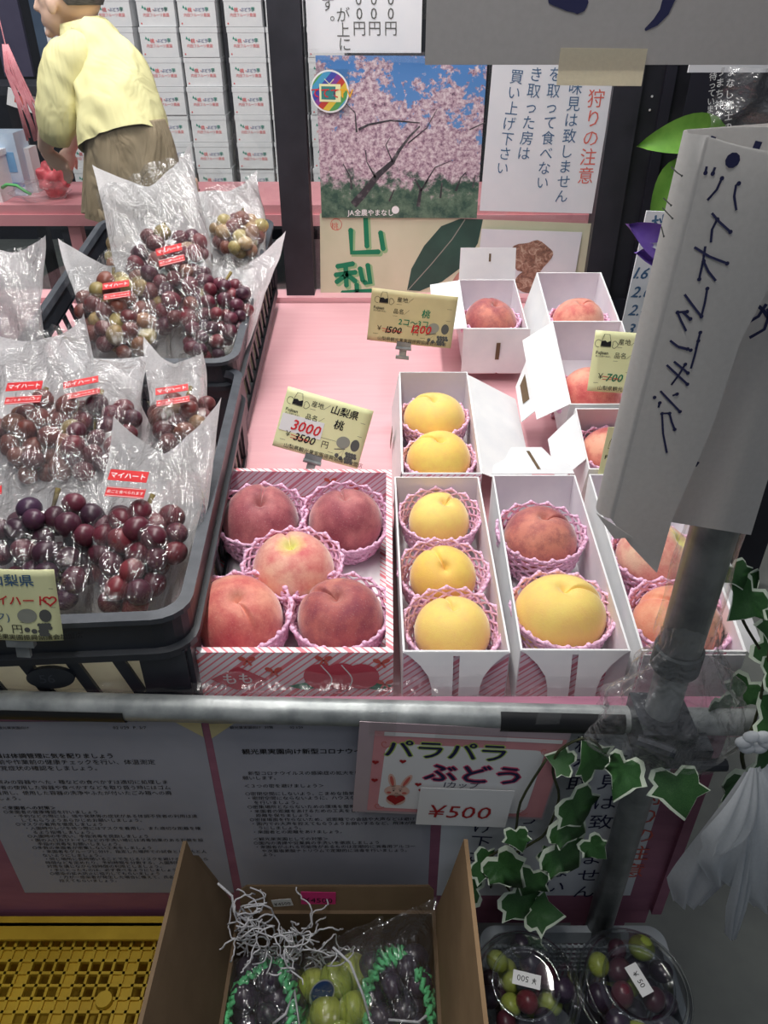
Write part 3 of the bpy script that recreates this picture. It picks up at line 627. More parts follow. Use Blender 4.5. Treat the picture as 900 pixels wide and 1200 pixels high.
def corner(px, py, z): p = atZ(px, py, z); return (p.x, p.y)
BH = 0.083; RZ = TZ + BH          # white box height, rim height
# the pink striped gift box with five peaches
cs = [corner(200, 765, RZ), corner(461, 765, RZ), corner(459, 551, RZ), corner(258, 549, RZ)]
GB, P = fruit_box('gift_box', 'pink striped gift box holding five peaches in pink nets', cs, BH, 0.0075, TZ + 0.0005, ('stripe', 'stripe_in', 'stripe'))
b = MB(); b.box((0, -0.0, 0.0085), ((P[1][0] - P[0][0]) * 0.9, (P[2][1] - P[1][1]) * 0.93, 0.001)); b.build('base_sheet', 'card', GB)
fy = P[0][1] - 0.0006; bw = P[1][0] - P[0][0]
def fr(mb, M=None):   # printed things on the front wall: local (x, z) plane facing the viewer
    return Matrix(((1, 0, 0, P[0][0]), (0, 0, -1, fy), (0, 1, 0, 0), (0, 0, 0, 1)))
def onfront(mb): MM = fr(mb); mb.v = [tuple(MM @ Vector(p)) for p in mb.v]; return mb
b = MB(); b.add([(0.036, 0.046, 0.0004), (0.062, 0.030, 0.0004), (0.094, 0.046, 0.0004), (0.066, 0.064, 0.0004)], [(0, 1, 2, 3)]); onfront(b).build('crest', 'print_red', GB)
b = MB(); write(b, 'もも', 0.048, 0.040, 0.0165, 0.0008, 0.02, rot=0.06); onfront(b).build('lettering', 'label_white', GB)
b = MB()
for cx_, r_ in ((0.150, 0.018), (0.172, 0.019), (0.192, 0.018)): b.disc((cx_, 0.050), r_, 0.0004 + (cx_ - 0.15) * 0.005, 28)
onfront(b).build('printed_peaches', 'print_red', GB)
b = MB()
for cx_ in (0.160, 0.181): b.strip([(cx_ - 0.005 + 0.006 * sin(k * 0.5 + 0.4), 0.035 + 0.0045 * k) for k in range(8)], 0.0014, 0.0009)
onfront(b).build('printed_outline', 'label_white', GB)
b = MB()
for cx_, sg in ((0.133, -1), (0.207, 1)): b.add([(cx_ - sg * 0.012, 0.034, 0.0003), (cx_, 0.041, 0.0003), (cx_ + sg * 0.018, 0.036, 0.0003), (cx_, 0.030, 0.0003)], [(0, 1, 2, 3)])
onfront(b).build('printed_leaves', 'ink_green', GB)
b = MB()
def bow(b, x, y, s_=0.008, z=0.0005):
    for sg in (-1, 1): b.disc((x + sg * s_ * 0.6, y + s_ * 0.25), s_ * 0.55, z, 10, s_ * 0.35, sg * 0.5); b.strip([(x, y), (x + sg * s_ * 0.5, y - s_ * 0.9)], s_ * 0.3, z + 0.0001, False)
for x, y in ((0.022, 0.069), (0.088, 0.073), (0.178, 0.074), (0.246, 0.070), (0.25, 0.04), (0.118, 0.058)): bow(b, x * bw / 0.26, y)
onfront(b).build('printed_bows', 'ink_coral', GB)
yb = P[2][1] - 0.0084
b = MB()
for x, y in ((0.06, 0.055), (0.12, 0.04), (0.19, 0.06), (0.155, 0.07)): bow(b, x, y)
MM = Matrix(((1, 0, 0, P[3][0]), (0, 0, -1, yb), (0, 1, 0, 0), (0, 0, 0, 1))); b.v = [tuple(MM @ Vector(p)) for p in b.v]; b.build('inner_bows', 'ink_coral', GB)
g5 = 'peaches in the striped gift box'
add_peach(306, 611, 'dark red peach at the back left of the striped gift box', 'peach_deep', spin=1.5, tilt=(0.35, 0.1), r=0.051, group=g5)
add_peach(405, 612, 'dusky red peach at the back right of the striped gift box', 'peach_deep', spin=1.9, tilt=(-0.05, 0), r=0.0485, var=1, group=g5, ntilt=(0.3, 0.1))
add_peach(344, 668, 'pale blush peach with yellow-green shoulder, middle of the striped gift box', 'peach_pale', spin=1.9, tilt=(0.1, 0.0), r=0.0495, Zc=TZ + 0.062, group=g5)
add_peach(280, 726, 'orange-red peach at the front left of the striped gift box', 'peach_red', spin=-1.0, tilt=(0.25, 0.1), r=0.050, group=g5)
add_peach(398, 724, 'brownish red peach at the front right of the striped gift box', 'peach_dusk', spin=2.6, tilt=(0.2, -0.05), r=0.0475, group=g5)

def bell_flap(th, P, h, slot=True, drop=0.062, neck=0.5, out=0.012, bulge=1.0):
    """tuck flap folded down over the front wall: wide at the fold, necking in"""
    w = P[1][0] - P[0][0]; x0 = P[0][0]; y0 = P[0][1]
    prof = [(0.0, 0.0), (0.06, 0.06), (0.16, 0.22), (0.24, 0.42), (0.27, 0.62), (0.28, 0.85), (0.32, 1.0)]
    L = [(x0 + w * a, bb_) for a, bb_ in prof]; R = [(x0 + w * (1 - a), bb_) for a, bb_ in reversed(prof)]
    def P3(x, d, off=0.0):
        return (x, y0 - 0.0018 - out * sin(d * pi * 0.5) + off, h + 0.0004 - drop * d)
    b = MB(); n = len(prof); sw = 0.0032; xm = x0 + w * 0.5
    vs_ = []
    for k, (a, d) in enumerate(prof):
        xs = [x0 + w * a, xm - sw, xm + sw, x0 + w * (1 - a)]
        for x in xs: vs_.append(P3(x, d))
        for x in xs: vs_.append(P3(x, d, 0.0009))
    fs = []
    for k in range(n - 1):
        o = 8 * k; q = 8 * (k + 1)
        cols = [(0, 1), (2, 3)] + ([(1, 2)] if (k in (0,) or not slot) else [])
        for c0, c1 in cols:
            fs += [(o + c0, q + c0, q + c1, o + c1), (o + 4 + c0, o + 4 + c1, q + 4 + c1, q + 4 + c0)]
        fs += [(o, o + 4, q + 4, q), (o + 3, q + 3, q + 7, o + 7)]
    b.add(vs_, fs); b.build('front_flap', 'card', th)
def front_print(th, P, h):
    w = P[1][0] - P[0][0]
    b = MB(); b.box((P[0][0] + w / 2, P[0][1] - 0.0006, h * 0.5), (w - 0.002, 0.0008, h - 0.003)); b.build('printed_front', 'stripe_in', th)
def side_flap(th, a, b_, h, out, down, name='lid_panel', taper=0.02, mat='card'):
    """panel hinged on the rim from a to b (local xy), swinging outward by vector out and down"""
    a = Vector((a[0], a[1], h)); b_ = Vector((b_[0], b_[1], h)); o = Vector(out)
    e = (b_ - a)
    q = MB(); q.poly([a, b_, b_ + o - e * taper, a + o + e * taper], 0.0009); q.build(name, mat, th)
# box 1: three yellow peaches
cs = [corner(472, 764, RZ), corner(598, 764, RZ), corner(561, 559, RZ), corner(462, 559, RZ)]
b1_, P = fruit_box('peach_box', 'long white box with three small yellow peaches beside the gift box', cs, BH, 0.0022, TZ + 0.0005)
bell_flap(b1_, P, BH); front_print(b1_, P, BH)
gy = 'yellow peaches in the narrow front box'
add_peach(515, 611, 'rearmost yellow peach of the three in the narrow front box', 'peach_yellow', r=0.0415, nr=0.0455, net=0, spin=1.0, tilt=(0.1, 0.2), group=gy, Zc=TZ + 0.048)
add_peach(519, 677, 'orange-yellow peach, middle of the three in the narrow front box', 'peach_gold', r=0.040, nr=0.0455, net=0, spin=2.0, tilt=(0.5, 0.0), group=gy, var=1, Zc=TZ + 0.048)
add_peach(530, 740, 'light yellow peach, nearest of the three in the narrow front box', 'peach_yellow', r=0.0420, nr=0.0455, net=0, spin=1.9, tilt=(-0.1, 0), group=gy, var=1, Zc=TZ + 0.048)
# box 2: red + big yellow peach
cs = [corner(610, 762, RZ), corner(739, 763, RZ), corner(674, 557, RZ), corner(577, 557, RZ)]
b2_, P = fruit_box('peach_box', 'long white box with one dark red and one big yellow peach', cs, BH, 0.0022, TZ + 0.0005)
bell_flap(b2_, P, BH, drop=0.068); front_print(b2_, P, BH)
w = P[2][0] - P[3][0]; x0 = P[3][0]; y0 = P[3][1]
q = MB(); q.poly([(x0 + w * a, y0 + 0.004 + 0.05 * c, BH + 0.014 * c) for a, c in ((0, 0), (1, 0), (0.97, 0.30), (0.78, 0.55), (0.66, 1.0), (0.28, 1.0), (0.18, 0.55), (0.03, 0.30))], 0.001); bf = q.build('rear_flap', 'card', b2_)
q = MB(); q.poly([(x0 + w * a, y0 + 0.004 + 0.05 * c, BH + 0.014 * c + 0.0004) for a, c in ((0.56, 0.15), (0.60, 0.15), (0.50, 0.85), (0.46, 0.85))], 0.0002); q.build('slot', 'brown_card', bf)
g2 = 'peaches in the wide front box'
add_peach(632, 634, 'dark red peach at the back of the box with a big yellow peach', 'peach_dusk', r=0.0475, spin=0.2, tilt=(0.0, 0.1), net=2, group=g2, var=1)
add_peach(657, 722, 'big yellow peach at the front of the box with a dark red peach', 'peach_yellow', r=0.0505, nr=0.0475, spin=0.1, tilt=(0.0, 0), group=g2)
# box 3: blush peaches behind the post
cs = [corner(752, 763, RZ), corner(874, 764, RZ), corner(800, 556, RZ), corner(690, 556, RZ)]
b3_, P = fruit_box('peach_box', 'long white box with two blush peaches behind the metal post', cs, BH, 0.0022, TZ + 0.0005)
front_print(b3_, P, BH)
q = MB(); w = P[1][0] - P[0][0]; q.box((P[0][0] + w * 0.5, P[0][1] - 0.004, BH * 0.5), (w * 0.98, 0.001, BH * 0.96)); q.build('front_flap', 'card', b3_)
side_flap(b3_, P[1], P[2], BH, (0.028, -0.01, -0.020), 0)
g3 = 'peaches in the box behind the post'
add_peach(768, 655, 'yellow blush peach at the back of the box behind the post', 'peach_pale', r=0.049, spin=2.5, tilt=(0.2, 0.6), net=1, group=g3, Zc=TZ + 0.058)
add_peach(791, 733, 'orange peach at the front of the box behind the post', 'peach_orange', r=0.047, spin=2.5, tilt=(0.3, 0), net=2, group=g3)
# middle box, tilted on the sloping board: two yellow peaches
def world_box(name, label, FL, FR, Y0, L, tilt, h, group=None, zf=None, wid=0.113):
    """box with its front rim centre at FL/FR pixel on depth Y0, length L, tilted back by tilt"""
    p = atY((FL[0] + FR[0]) / 2, (FL[1] + FR[1]) / 2, Y0); a = atY(FL[0], FL[1], Y0); c = atY(FR[0], FR[1], Y0); w = (c - a).length
    th = thing(name, label, 'box', p - Vector((0, -sin(tilt) * h, cos(tilt) * h)) , (tilt, 0, 0), group)
    Pq = [(-w / 2, 0), (w / 2, 0), (w / 2, L), (-w / 2, L)]
    vs_, fo, ft, fi, b0, b1 = tray(None, Pq, h, 0.0022)
    b = MB(); b.add(vs_, fo + b0); b.f += ft + fi + b1; b.mi += [0] * 4 + [1] * 4 + [1]; b.sm += [False] * 9
    b.build('tray', ['card', 'card_in'], th); return th, Pq
def local_pt(th, x, y, z): 
    M_ = Matrix.Translation(th.location) @ Matrix.Rotation(th.rotation_euler[0], 4, 'X'); return M_ @ Vector((x, y, z))
b4_, P = world_box('peach_box', 'short white box tilted back with two yellow peaches, behind the narrow front box', (471, 555), (565, 555), 0.936, 0.262, 0.165, 0.080)
front_print(b4_, P, 0.08)
side_flap(b4_, P[1], (P[2][0], P[2][1] - 0.01), 0.08, (0.085, 0.01, -0.052), 0)
side_flap(b4_, (P[3][0], P[3][1] - 0.005), (P[0][0], P[0][1] + 0.005), 0.08, (-0.012, 0, -0.07), 0, 'side_panel')
q = MB(); q.poly([(P[0][0] - 0.0125, 0.13, 0.052), (P[0][0] - 0.0125, 0.15, 0.052), (P[0][0] - 0.0155, 0.15, 0.022), (P[0][0] - 0.0155, 0.13, 0.022)], 0.0004); q.build('slot', 'brown_card', b4_)
for k in (0.07, 0.18):
    q = MB(); q.poly([(P[1][0] + 0.055, k + 0.02, 0.0472), (P[1][0] + 0.069, k, 0.0388), (P[1][0] + 0.070, k + 0.004, 0.0382)], 0.0003); q.build('cut_slot', 'ink_grey', b4_)
g4 = 'yellow peaches in the tilted box'
for (lx, ly, kd, lb, v_) in ((-0.003, 0.165, 'peach_yellow', 'yellow peach at the back of the tilted white box', 0), (0.0, 0.062, 'peach_gold', 'golden peach with a brown scar at the front of the tilted white box', 1)):
    c = local_pt(b4_, lx, ly, 0.052); add_peach(0, 0, lb, kd, z=c, r=0.0485, spin=2.6, tilt=(0.1, 0.0), net=1, group=g4, var=v_)
# ---- raised boxes at the back, standing on upturned striped boxes
def riser(label, x0, x1, y0, y1, z0, z1):
    o = thing('striped_box', label, 'box', ((x0 + x1) / 2, (y0 + y1) / 2, z0), None, 'striped boxes under the raised fruit')
    b = MB(); w, d, h = x1 - x0, y1 - y0, z1 - z0; b.box((0, 0, h / 2), (w, d, h)); b.build('carton', 'stripe_in', o)
    b = MB(); b.box((0, 0, h - 0.008), (w + 0.004, d + 0.004, 0.014)); b.build('lid', 'stripe', o); return o
# A: back right, C1: back centre
Yc = 1.18
c1_, P = world_box('peach_box', 'raised white box at back centre with its lid standing up and one red peach', (546, 385), (619, 385), 1.32, 0.19, 0.16, 0.085)
w = P[1][0] * 2
q = MB(); q.poly([(P[3][0] + 0.001, P[3][1] + 0.001, 0.085), (P[2][0], P[2][1] + 0.001, 0.085), (P[2][0] - 0.002, P[2][1] + 0.018, 0.142), (P[3][0] + 0.002, P[3][1] + 0.018, 0.142)], -0.001); lf = q.build('rear_flap', 'card', c1_)
q = MB(); q.poly([(0.002, P[2][1] + 0.009, 0.118), (0.006, P[2][1] + 0.009, 0.118), (0.006, P[2][1] + 0.0138, 0.132), (0.002, P[2][1] + 0.0138, 0.132)], 0.0004); q.build('slot', 'brown_card', lf)
q = MB(); fw = w / 2 + 0.004; q.poly([(-fw, -0.002, 0.0852), (-fw, -0.013, 0.0), (0.004, -0.013, 0.0), (0.004, -0.0135, 0.003), (0.008, -0.013, 0.0), (fw, -0.013, -0.0), (fw, -0.002, 0.0852)], 0.001); lf = q.build('front_flap', 'card', c1_)
q = MB(); q.box((0.004, -0.0105, 0.045), (0.007, 0.001, 0.034)); q.build('slot', 'brown_card', lf)
side_flap(c1_, (P[3][0], P[3][1] - 0.005), (P[0][0], P[0][1] + 0.0), 0.085, (-0.055, 0.01, -0.012), 0, 'side_panel')
c = local_pt(c1_, -0.004, 0.062, 0.062); add_peach(0, 0, 'red peach with yellow base in the back centre box', 'peach_dusk', z=c, r=0.0485, spin=2.0, tilt=(0.2, 0.2), net=1, nr=0.0485, group='single peaches in raised boxes')
a1_, P = world_box('peach_box', 'raised white box at back right by the black window frame with one red peach', (647, 387), (730, 387), 1.30, 0.20, 0.22, 0.085)
side_flap(a1_, (P[3][0], P[3][1] - 0.005), P[0], 0.085, (-0.016, 0.0, -0.075), 0, 'side_panel')
side_flap(a1_, P[1], P[2], 0.085, (0.012, 0, -0.055), 0, 'side_panel')
c = local_pt(a1_, 0.0, 0.066, 0.060); add_peach(0, 0, 'blush red peach in the back right box by the window frame', 'peach_red', z=c, r=0.047, spin=0.3, tilt=(0.1, 0), net=1, group='single peaches in raised boxes')
a2_, P = world_box('peach_box', 'raised white box holding the peach behind the green-priced card', (668, 474), (760, 474), 1.06, 0.205, 0.30, 0.085)
side_flap(a2_, (P[3][0], P[3][1] - 0.005), (P[0][0], P[0][1] + 0.0), 0.085, (-0.046, -0.006, -0.030), 0, 'lid_panel')
o = MB(); A0 = Vector((P[0][0] - 0.046, P[0][1] - 0.006, 0.055)); A1 = Vector((P[3][0] - 0.046, P[3][1] - 0.011, 0.055)); e = (A1 - A0)
o.poly([A0 + e * 0.12, A0 + e * 0.72, A0 + e * 0.62 + Vector((-0.016, -0.006, -0.034)), A0 + e * 0.20 + Vector((-0.016, -0.006, -0.034))], 0.001); tf = o.build('tuck_flap', 'card', a2_)
o = MB(); o.poly([A0 + e * 0.30 + Vector((-0.0042, -0.001, -0.0072)), A0 + e * 0.60 + Vector((-0.0042, -0.001, -0.0072)), A0 + e * 0.56 + Vector((-0.0115, -0.004, -0.0222)), A0 + e * 0.34 + Vector((-0.0115, -0.004, -0.0222))], 0.0004); o.build('slot', 'brown_card', tf)
c = local_pt(a2_, -0.012, 0.058, 0.050); add_peach(0, 0, 'red peach half hidden behind the card with a green number', 'peach_red', z=c, r=0.0485, spin=0.5, tilt=(0, 0.1), net=1, group='single peaches in raised boxes', var=1)
a3_, P = world_box('peach_box', 'white box behind the hanging paper sign with one peach showing at its left', (690, 550), (785, 550), 0.935, 0.125, 0.30, 0.085)
side_flap(a3_, (P[3][0], P[3][1] - 0.01), (P[0][0], P[0][1] + 0.02), 0.085, (-0.036, -0.01, -0.045), 0, 'lid_panel')
c = local_pt(a3_, -0.006, 0.062, 0.048); add_peach(0, 0, 'peach in a pink net at the left edge of the hanging paper sign', 'peach_red', z=c, r=0.046, spin=0.5, tilt=(0, 0.1), net=0, group='single peaches in raised boxes')
for lb, x0, x1, y0, y1, z1 in (('pink striped box under the back centre white box', 0.15, 0.235, 1.43, 1.51, 0.852), ('pink striped box under the back right white box', 0.295, 0.39, 1.42, 1.50, 0.852), ('pink striped box under the white box with the green-priced card', 0.29, 0.38, 1.20, 1.27, 0.834)):
    riser(lb, x0, x1, y0, y1, tz(y0) + 0.002, z1)
# ---------------------------------------------------------------- crates
def rrect(W_, D, r, k=5):
    out = []
    for cx, cy, a0 in ((W_ / 2 - r, -D / 2 + r, -pi / 2), (W_ / 2 - r, D / 2 - r, 0), (-W_ / 2 + r, D / 2 - r, pi / 2), (-W_ / 2 + r, -D / 2 + r, pi)):
        for i in range(k + 1): a = a0 + pi / 2 * i / k; out.append((cx + r * cos(a), cy + r * sin(a)))
    return out
def ring(b, W0, D0, r0, z0, W1, D1, r1, z1):
    A = [(x, y, z0) for x, y in rrect(W0, D0, r0)]; B = [(x, y, z1) for x, y in rrect(W1, D1, r1)]; n = len(A)
    b.add(A + B, [(i, (i + 1) % n, n + (i + 1) % n, n + i) for i in range(n)])
def slat_crate(name, label, loc, rot, W_, D, H, plastic='crate', rim='crate_rim', group=None, liner=True):
    t = thing(name, label, 'crate', loc, rot, group)
    b = MB(); rw = 0.012
    ring(b, W_, D, .035, H - .006, W_, D, .035, H); ring(b, W_, D, .035, H, W_ - 2 * rw, D - 2 * rw, .026, H + .001); ring(b, W_ - 2 * rw, D - 2 * rw, .026, H + .001, W_ - 2 * rw - .004, D - 2 * rw - .004, .024, H - .010)
    b.build('rim', rim, t)
    b = MB(); Wi, Di = W_ - .010, D - .010
    ring(b, Wi, Di, .032, H - .045, Wi, Di, .032, H - .004); ring(b, Wi + .012, Di + .012, .035, H - .050, Wi + .012, Di + .012, .035, H - .042); ring(b, Wi + .012, Di + .012, .035, H - .042, Wi, Di, .032, H - .040); ring(b, Wi, Di, .032, H - .050, Wi + .012, Di + .012, .035, H - .050)
    ring(b, Wi - .008, Di - .008, .03, H - .004, Wi - .008, Di - .008, .03, H - .045); ring(b, Wi - .008, Di - .008, .03, H - .050, Wi, Di, .03, H - .050)
    b.build('wall_band', plastic, t)
    b = MB(); ring(b, Wi, Di, .03, 0, Wi, Di, .03, .02); ring(b, Wi - .008, Di - .008, .028, .02, Wi - .008, Di - .008, .028, .004); ring(b, Wi, Di, .03, .02, Wi - .008, Di - .008, .028, .02)
    b.add([(x, y, .001) for x, y in rrect(Wi, Di, .03)], [tuple(range(24))]); b.build('base', plastic, t)
    h = H - .066
    for sx in (-1, 1):
        for sy in (-1, 1):
            b = MB(); b.box((sx * (Wi / 2 - .028), sy * (Di / 2 - .003), .019 + h / 2), (.045, .005, h)); b.box((sx * (Wi / 2 - .003), sy * (Di / 2 - .028), .019 + h / 2), (.005, .045, h))
            b.build('corner_post', plastic, t)
    sm = MB(); sl = 0.3 * h; sm.add([(-.006 + sl / 2, 0, 0), (.006 + sl / 2, 0, 0), (.006 - sl / 2, 0, h), (-.006 - sl / 2, 0, h), (-.006 + sl / 2, .004, 0), (.006 + sl / 2, .004, 0), (.006 - sl / 2, .004, h), (-.006 - sl / 2, .004, h)],
        [(0, 1, 2, 3), (7, 6, 5, 4), (0, 3, 7, 4), (1, 5, 6, 2), (0, 4, 5, 1), (3, 2, 6, 7)])
    me = sm.mesh('slat', plastic)
    n = int((W_ - .13) / .034)
    for s_ in (-1, 1):
        for i in range(n):
            x = -(W_ - .13) / 2 + (W_ - .13) * i / (n - 1)
            inst(me, 'slat', t, (x, s_ * Di / 2 - (0 if s_ < 0 else .004), .018), (0, 0, 0))
    n = int((D - .13) / .034)
    for s_ in (-1, 1):
        for i in range(n):
            y = -(D - .13) / 2 + (D - .13) * i / (n - 1)
            inst(me, 'slat', t, (s_ * Wi / 2 - (.004 if s_ > 0 else 0), y, .018), (0, 0, pi / 2 * (1 if s_ > 0 else 1)))
    if liner:
        b = MB(); b.box((0, -Di / 2 + .012, H * .45), (Wi - .03, .0015, H * .72)); b.box((Wi / 2 - .012, 0, H * .45), (.0015, Di - .04, H * .72)); b.build('liner', 'liner', t)
    return t
cH = 0.15
FCx = -0.398; FCyaw = 0.062
fcr = slat_crate('grape_crate', 'dark plastic crate of bagged grapes at the front left of the stall', (FCx, 0.822, TZ + 0.001), (0, 0, FCyaw), 0.395, 0.59, cH)
b = MB(); pts = [(0.023 * cos(a * pi / 12), 0.014 * sin(a * pi / 12)) for a in range(24)]
b.add([(x, -0.2935, z) for x, z in pts] + [(x, -0.2895, z) for x, z in pts], [tuple(range(24))] + [(i, 24 + i, 24 + (i + 1) % 24, (i + 1) % 24) for i in range(24)])
for q in (b,): q.v = [(x + 0.055, y, z + 0.079) for x, y, z in q.v]
b.build('number_plate', 'crate', fcr)
b = MB(); write(b, '56', 0.044, 0.0735, 0.016, 0.0); b.v = [(x, -0.2938, z) for x, z, _ in b.v]; b.build('number', 'crate_rim', fcr)
bcr = slat_crate('grape_crate', 'dark plastic crate of bagged grapes behind the first, tilted against the window', (-0.404, 1.40, tz(1.13) + 0.004 + 0.5 * 0.56 * sin(0.155)), (0.155, 0, 0), 0.36, 0.56, cH)
bcr['group'] = fcr['group'] = 'dark grape crates'

# ---------------------------------------------------------------- grapes in bags
def berry_mesh(mat):
    b = MB(); b.smooth = True; b.sphere((0, 0, 0), (1, 1, 1.14), 18, 12)
    return b.mesh('berry', mat, True)
BM = {k: berry_mesh(k) for k in ('berry_red', 'berry_mix', 'berry_dark', 'berry_green', 'berry_ygreen', 'berry_black')}
def bunch(label, B, T, wid, dep, n, mat, r=0.0125, group='bagged grape bunches', seed=1, prof=None, stem=True, mats2=None, vshift=0.0, name='grape_bunch'):
    """bunch lying from B (tip) to T (shoulder), wid/dep = half width and depth at the shoulder"""
    rnd = random.Random(seed); B, T = Vector(B), Vector(T); v = (T - B); L = v.length; v.normalize()
    u = Vector((1, 0, 0)); u = (u - v * u.dot(v)).normalized(); w = u.cross(v)
    t = thing(name, label, 'grapes', B, None, group); pts = []; tries = 0
    while len(pts) < n and tries < 16000:
        tries += 1
        s_ = rnd.random(); f = (prof(s_) if prof else 0.45 + 0.55 * sin(min(1, s_ * 1.25) * pi * 0.5)) * (1 if s_ < 0.85 else 0.8)
        a = rnd.uniform(0, 2 * pi); q = sqrt(rnd.uniform(0.15, 1))
        p = v * (s_ * L) + u * (wid * f * q * cos(a)) + w * (dep * f * q * sin(a))
        if all((p - o).length > r * 1.62 for o in pts): pts.append(p)
    for p in pts:
        k = mat
        if mats2 and rnd.random() < mats2[1]: k = mats2[0]
        inst(BM[k], 'berry', t, p, (rnd.uniform(0, 3), rnd.uniform(0, 3), rnd.uniform(0, 3)), r * rnd.uniform(0.90, 1.10))
    b = MB(); b.tube([v * (0.05 * L), v * (L * 0.5), v * (L * 0.95), v * (L * 1.0) + w * 0.01 + u * 0.004, v * (L + r * 1.6) + w * 0.016 + u * 0.012], [0.001, 0.0018, 0.002, 0.002, 0.003], 6)
    for k in range(5): b.tube([v * L * (0.3 + k * 0.13), v * L * (0.34 + k * 0.13) + u * wid * 0.5 * (-1) ** k], 0.001, 4)
    if stem: b.build('stem', 'stem', t, smooth=True)
    return t
def bag(label, B, T, w0, w1, dep, seed=1, peak=(0.10, -0.02, 0.06), lab=None, open_=0.0, back=True, lean=0.0, lab2=True, group='clear grape bags with white backs', bunch_t=0.55, pos=(0.1, 0.45), curl=0.0, name='grape_bag'):
    """cone bag from B (bottom) to T (top centre); white non-woven back sheet + clear film front"""
    rnd = random.Random(seed); B, T = Vector(B), Vector(T); v = (T - B); L = v.length; v.normalize()
    u = Vector((1, 0, 0)); u = (u - v * u.dot(v)).normalized(); w = u.cross(v)
    M_ = Matrix(((u.x, v.x, w.x, B.x), (u.y, v.y, w.y, B.y), (u.z, v.z, w.z, B.z), (0, 0, 0, 1)))
    t = thing(name, label, 'bag', B, None, group); t.matrix_world = M_
    wd = lambda s_: (w0 + (w1 - w0) * min(1, s_ * 1.35) ** 0.7) * (1 + 0.05 * sin(s_ * 9 + seed))
    def N(x, y, z, a): return noise.noise(Vector((x + seed * 3.1, y, z))) * a
    if back:
        b = MB()
        def f(i, j):
            a = 2 * i - 1; pk = peak[0] * max(0, -a) ** 1.5 + peak[1] * (1 - abs(a)) + peak[2] * max(0, a) ** 1.5
            y = L * j + pk * j ** 3; x = wd(j) * a * (1 + lean * j * (a > 0))
            z = -dep * 0.75 * (1 - a * a) ** 0.5 * (1 - j * 0.55) + N(x * 14, y * 12, 0, 0.016) + N(x * 40, y * 30, 3, 0.004) + curl * (abs(a) ** 2) * j
            return (x, y, z)
        b.grid(f, 26, 34); b.build('back_sheet', 'cloth', t, smooth=True)
    b = MB()
    def g(i, j):
        a = 2 * i - 1
        d = dep * 1.12 * max(0.0, (1 - a * a)) ** 0.5 * (min(1, j / 0.10) ** 0.5) * (1.0 if j < bunch_t else max(0.12, 1 - (j - bunch_t) / (0.98 - bunch_t) * 0.9))
        y = L * 0.96 * j + 0.02 * a * j ** 3; x = wd(j) * a * 1.02
        d += N(x * 30, y * 9, 5, 0.014) * (0.3 + (1 - abs(a))) + (0.010 - abs(N(x * 34 + y * 13, y * 11, 9, 0.022))) + N(x * 90, y * 30, 2, 0.0020)
        return (x, y, d + 0.002)
    b.grid(g, 52, 64); b.build('front_film', 'film', t, smooth=True)
    if lab:
        x, y, rz = lab[0], lab[1] * L, lab[2]; zz = dep * 1.28 + 0.006
        for k, (hh, ww, tx, mt, dy) in enumerate(((0.0135, 0.042, 'マイハート', 'label_red', 0), (0.012, 0.042, '皮ごと食べられます', 'label_red', -0.0185))):
            q = MB(); q.box((0, 0, 0), (ww, hh, 0.0005)); lo = q.build('label_sticker', mt, t); lo.location = (x - dy * -sin(rz) * -1, y + dy * cos(rz), zz + dy * 0.12); lo.rotation_euler = (-0.12, 0, rz)
            q = MB(); sz = 0.0078 if k == 0 else 0.0044; write(q, tx, 0, -sz * 0.38, sz, 0.0004, 0.02 if k == 0 else 0.0, center=True)
            if k: q.rect(-0.0205, -0.0053, 0.0205, -0.0048, 0.0004); q.rect(-0.0205, 0.0048, 0.0205, 0.0053, 0.0004)
            lt = q.build('label_text', 'label_white', lo)
    return t
def bagged(name_, B, T, bunchB, bunchT, bw, bd, n, mat, w0, w1, dep, seed, r=0.0125, **kw):
    l1, l2 = name_
    m2 = kw.pop('mats2', None); pr = kw.pop('prof', None)
    bunch(l1, bunchB, bunchT, bw, bd, n, mat, r, seed=seed, mats2=m2, prof=pr)
    return bag(l2, B, T, w0, w1, dep, seed, **kw)
# front crate
bagged(('purple-red grape bunch with a dry stem at the right front corner of the first crate', 'grape bag with raised white corner at the right front of the first crate'),
    atY(152, 742, 0.60), atY(192, 508, 0.80), atY(148, 708, 0.615), atY(168, 605, 0.70), 0.048, 0.027, 46, 'berry_red', 0.040, 0.064, 0.036, 3, lab=(-0.012, 0.66, -0.05), peak=(0.02, -0.02, 0.05), bunch_t=0.5)
bagged(('dark purple grape bunch behind the yellow card in the first crate', 'grape bag behind the yellow card at the front of the first crate'),
    atY(60, 740, 0.60), atY(60, 525, 0.80), atY(62, 706, 0.615), atY(62, 600, 0.70), 0.058, 0.028, 52, 'berry_dark', 0.055, 0.078, 0.038, 5, lab=(-0.055, 0.72, 0.1), peak=(0.04, 0.0, 0.02), bunch_t=0.55)
bagged(('reddish brown grape bunch under two red stickers, left middle of the first crate', 'grape bag with a tall wrinkled white top at the left of the first crate'),
    atY(50, 585, 0.76), atY(44, 392, 0.98), atY(45, 555, 0.78), atY(48, 480, 0.87), 0.052, 0.026, 40, 'berry_mix', 0.050, 0.066, 0.036, 8, lab=(0.002, 0.50, -0.15), peak=(0.02, 0.0, 0.02))
bagged(('purple grape bunch in the middle of the first crate, right of the reddish brown one', 'grape bag in the middle of the first crate with its mouth folded back'),
    atY(108, 575, 0.77), atY(128, 420, 0.985), atY(108, 552, 0.785), atY(112, 482, 0.88), 0.046, 0.024, 34, 'berry_red', 0.042, 0.052, 0.034, 11, lab=(-0.012, 0.58, 0.16), peak=(0.02, 0.01, 0.0))
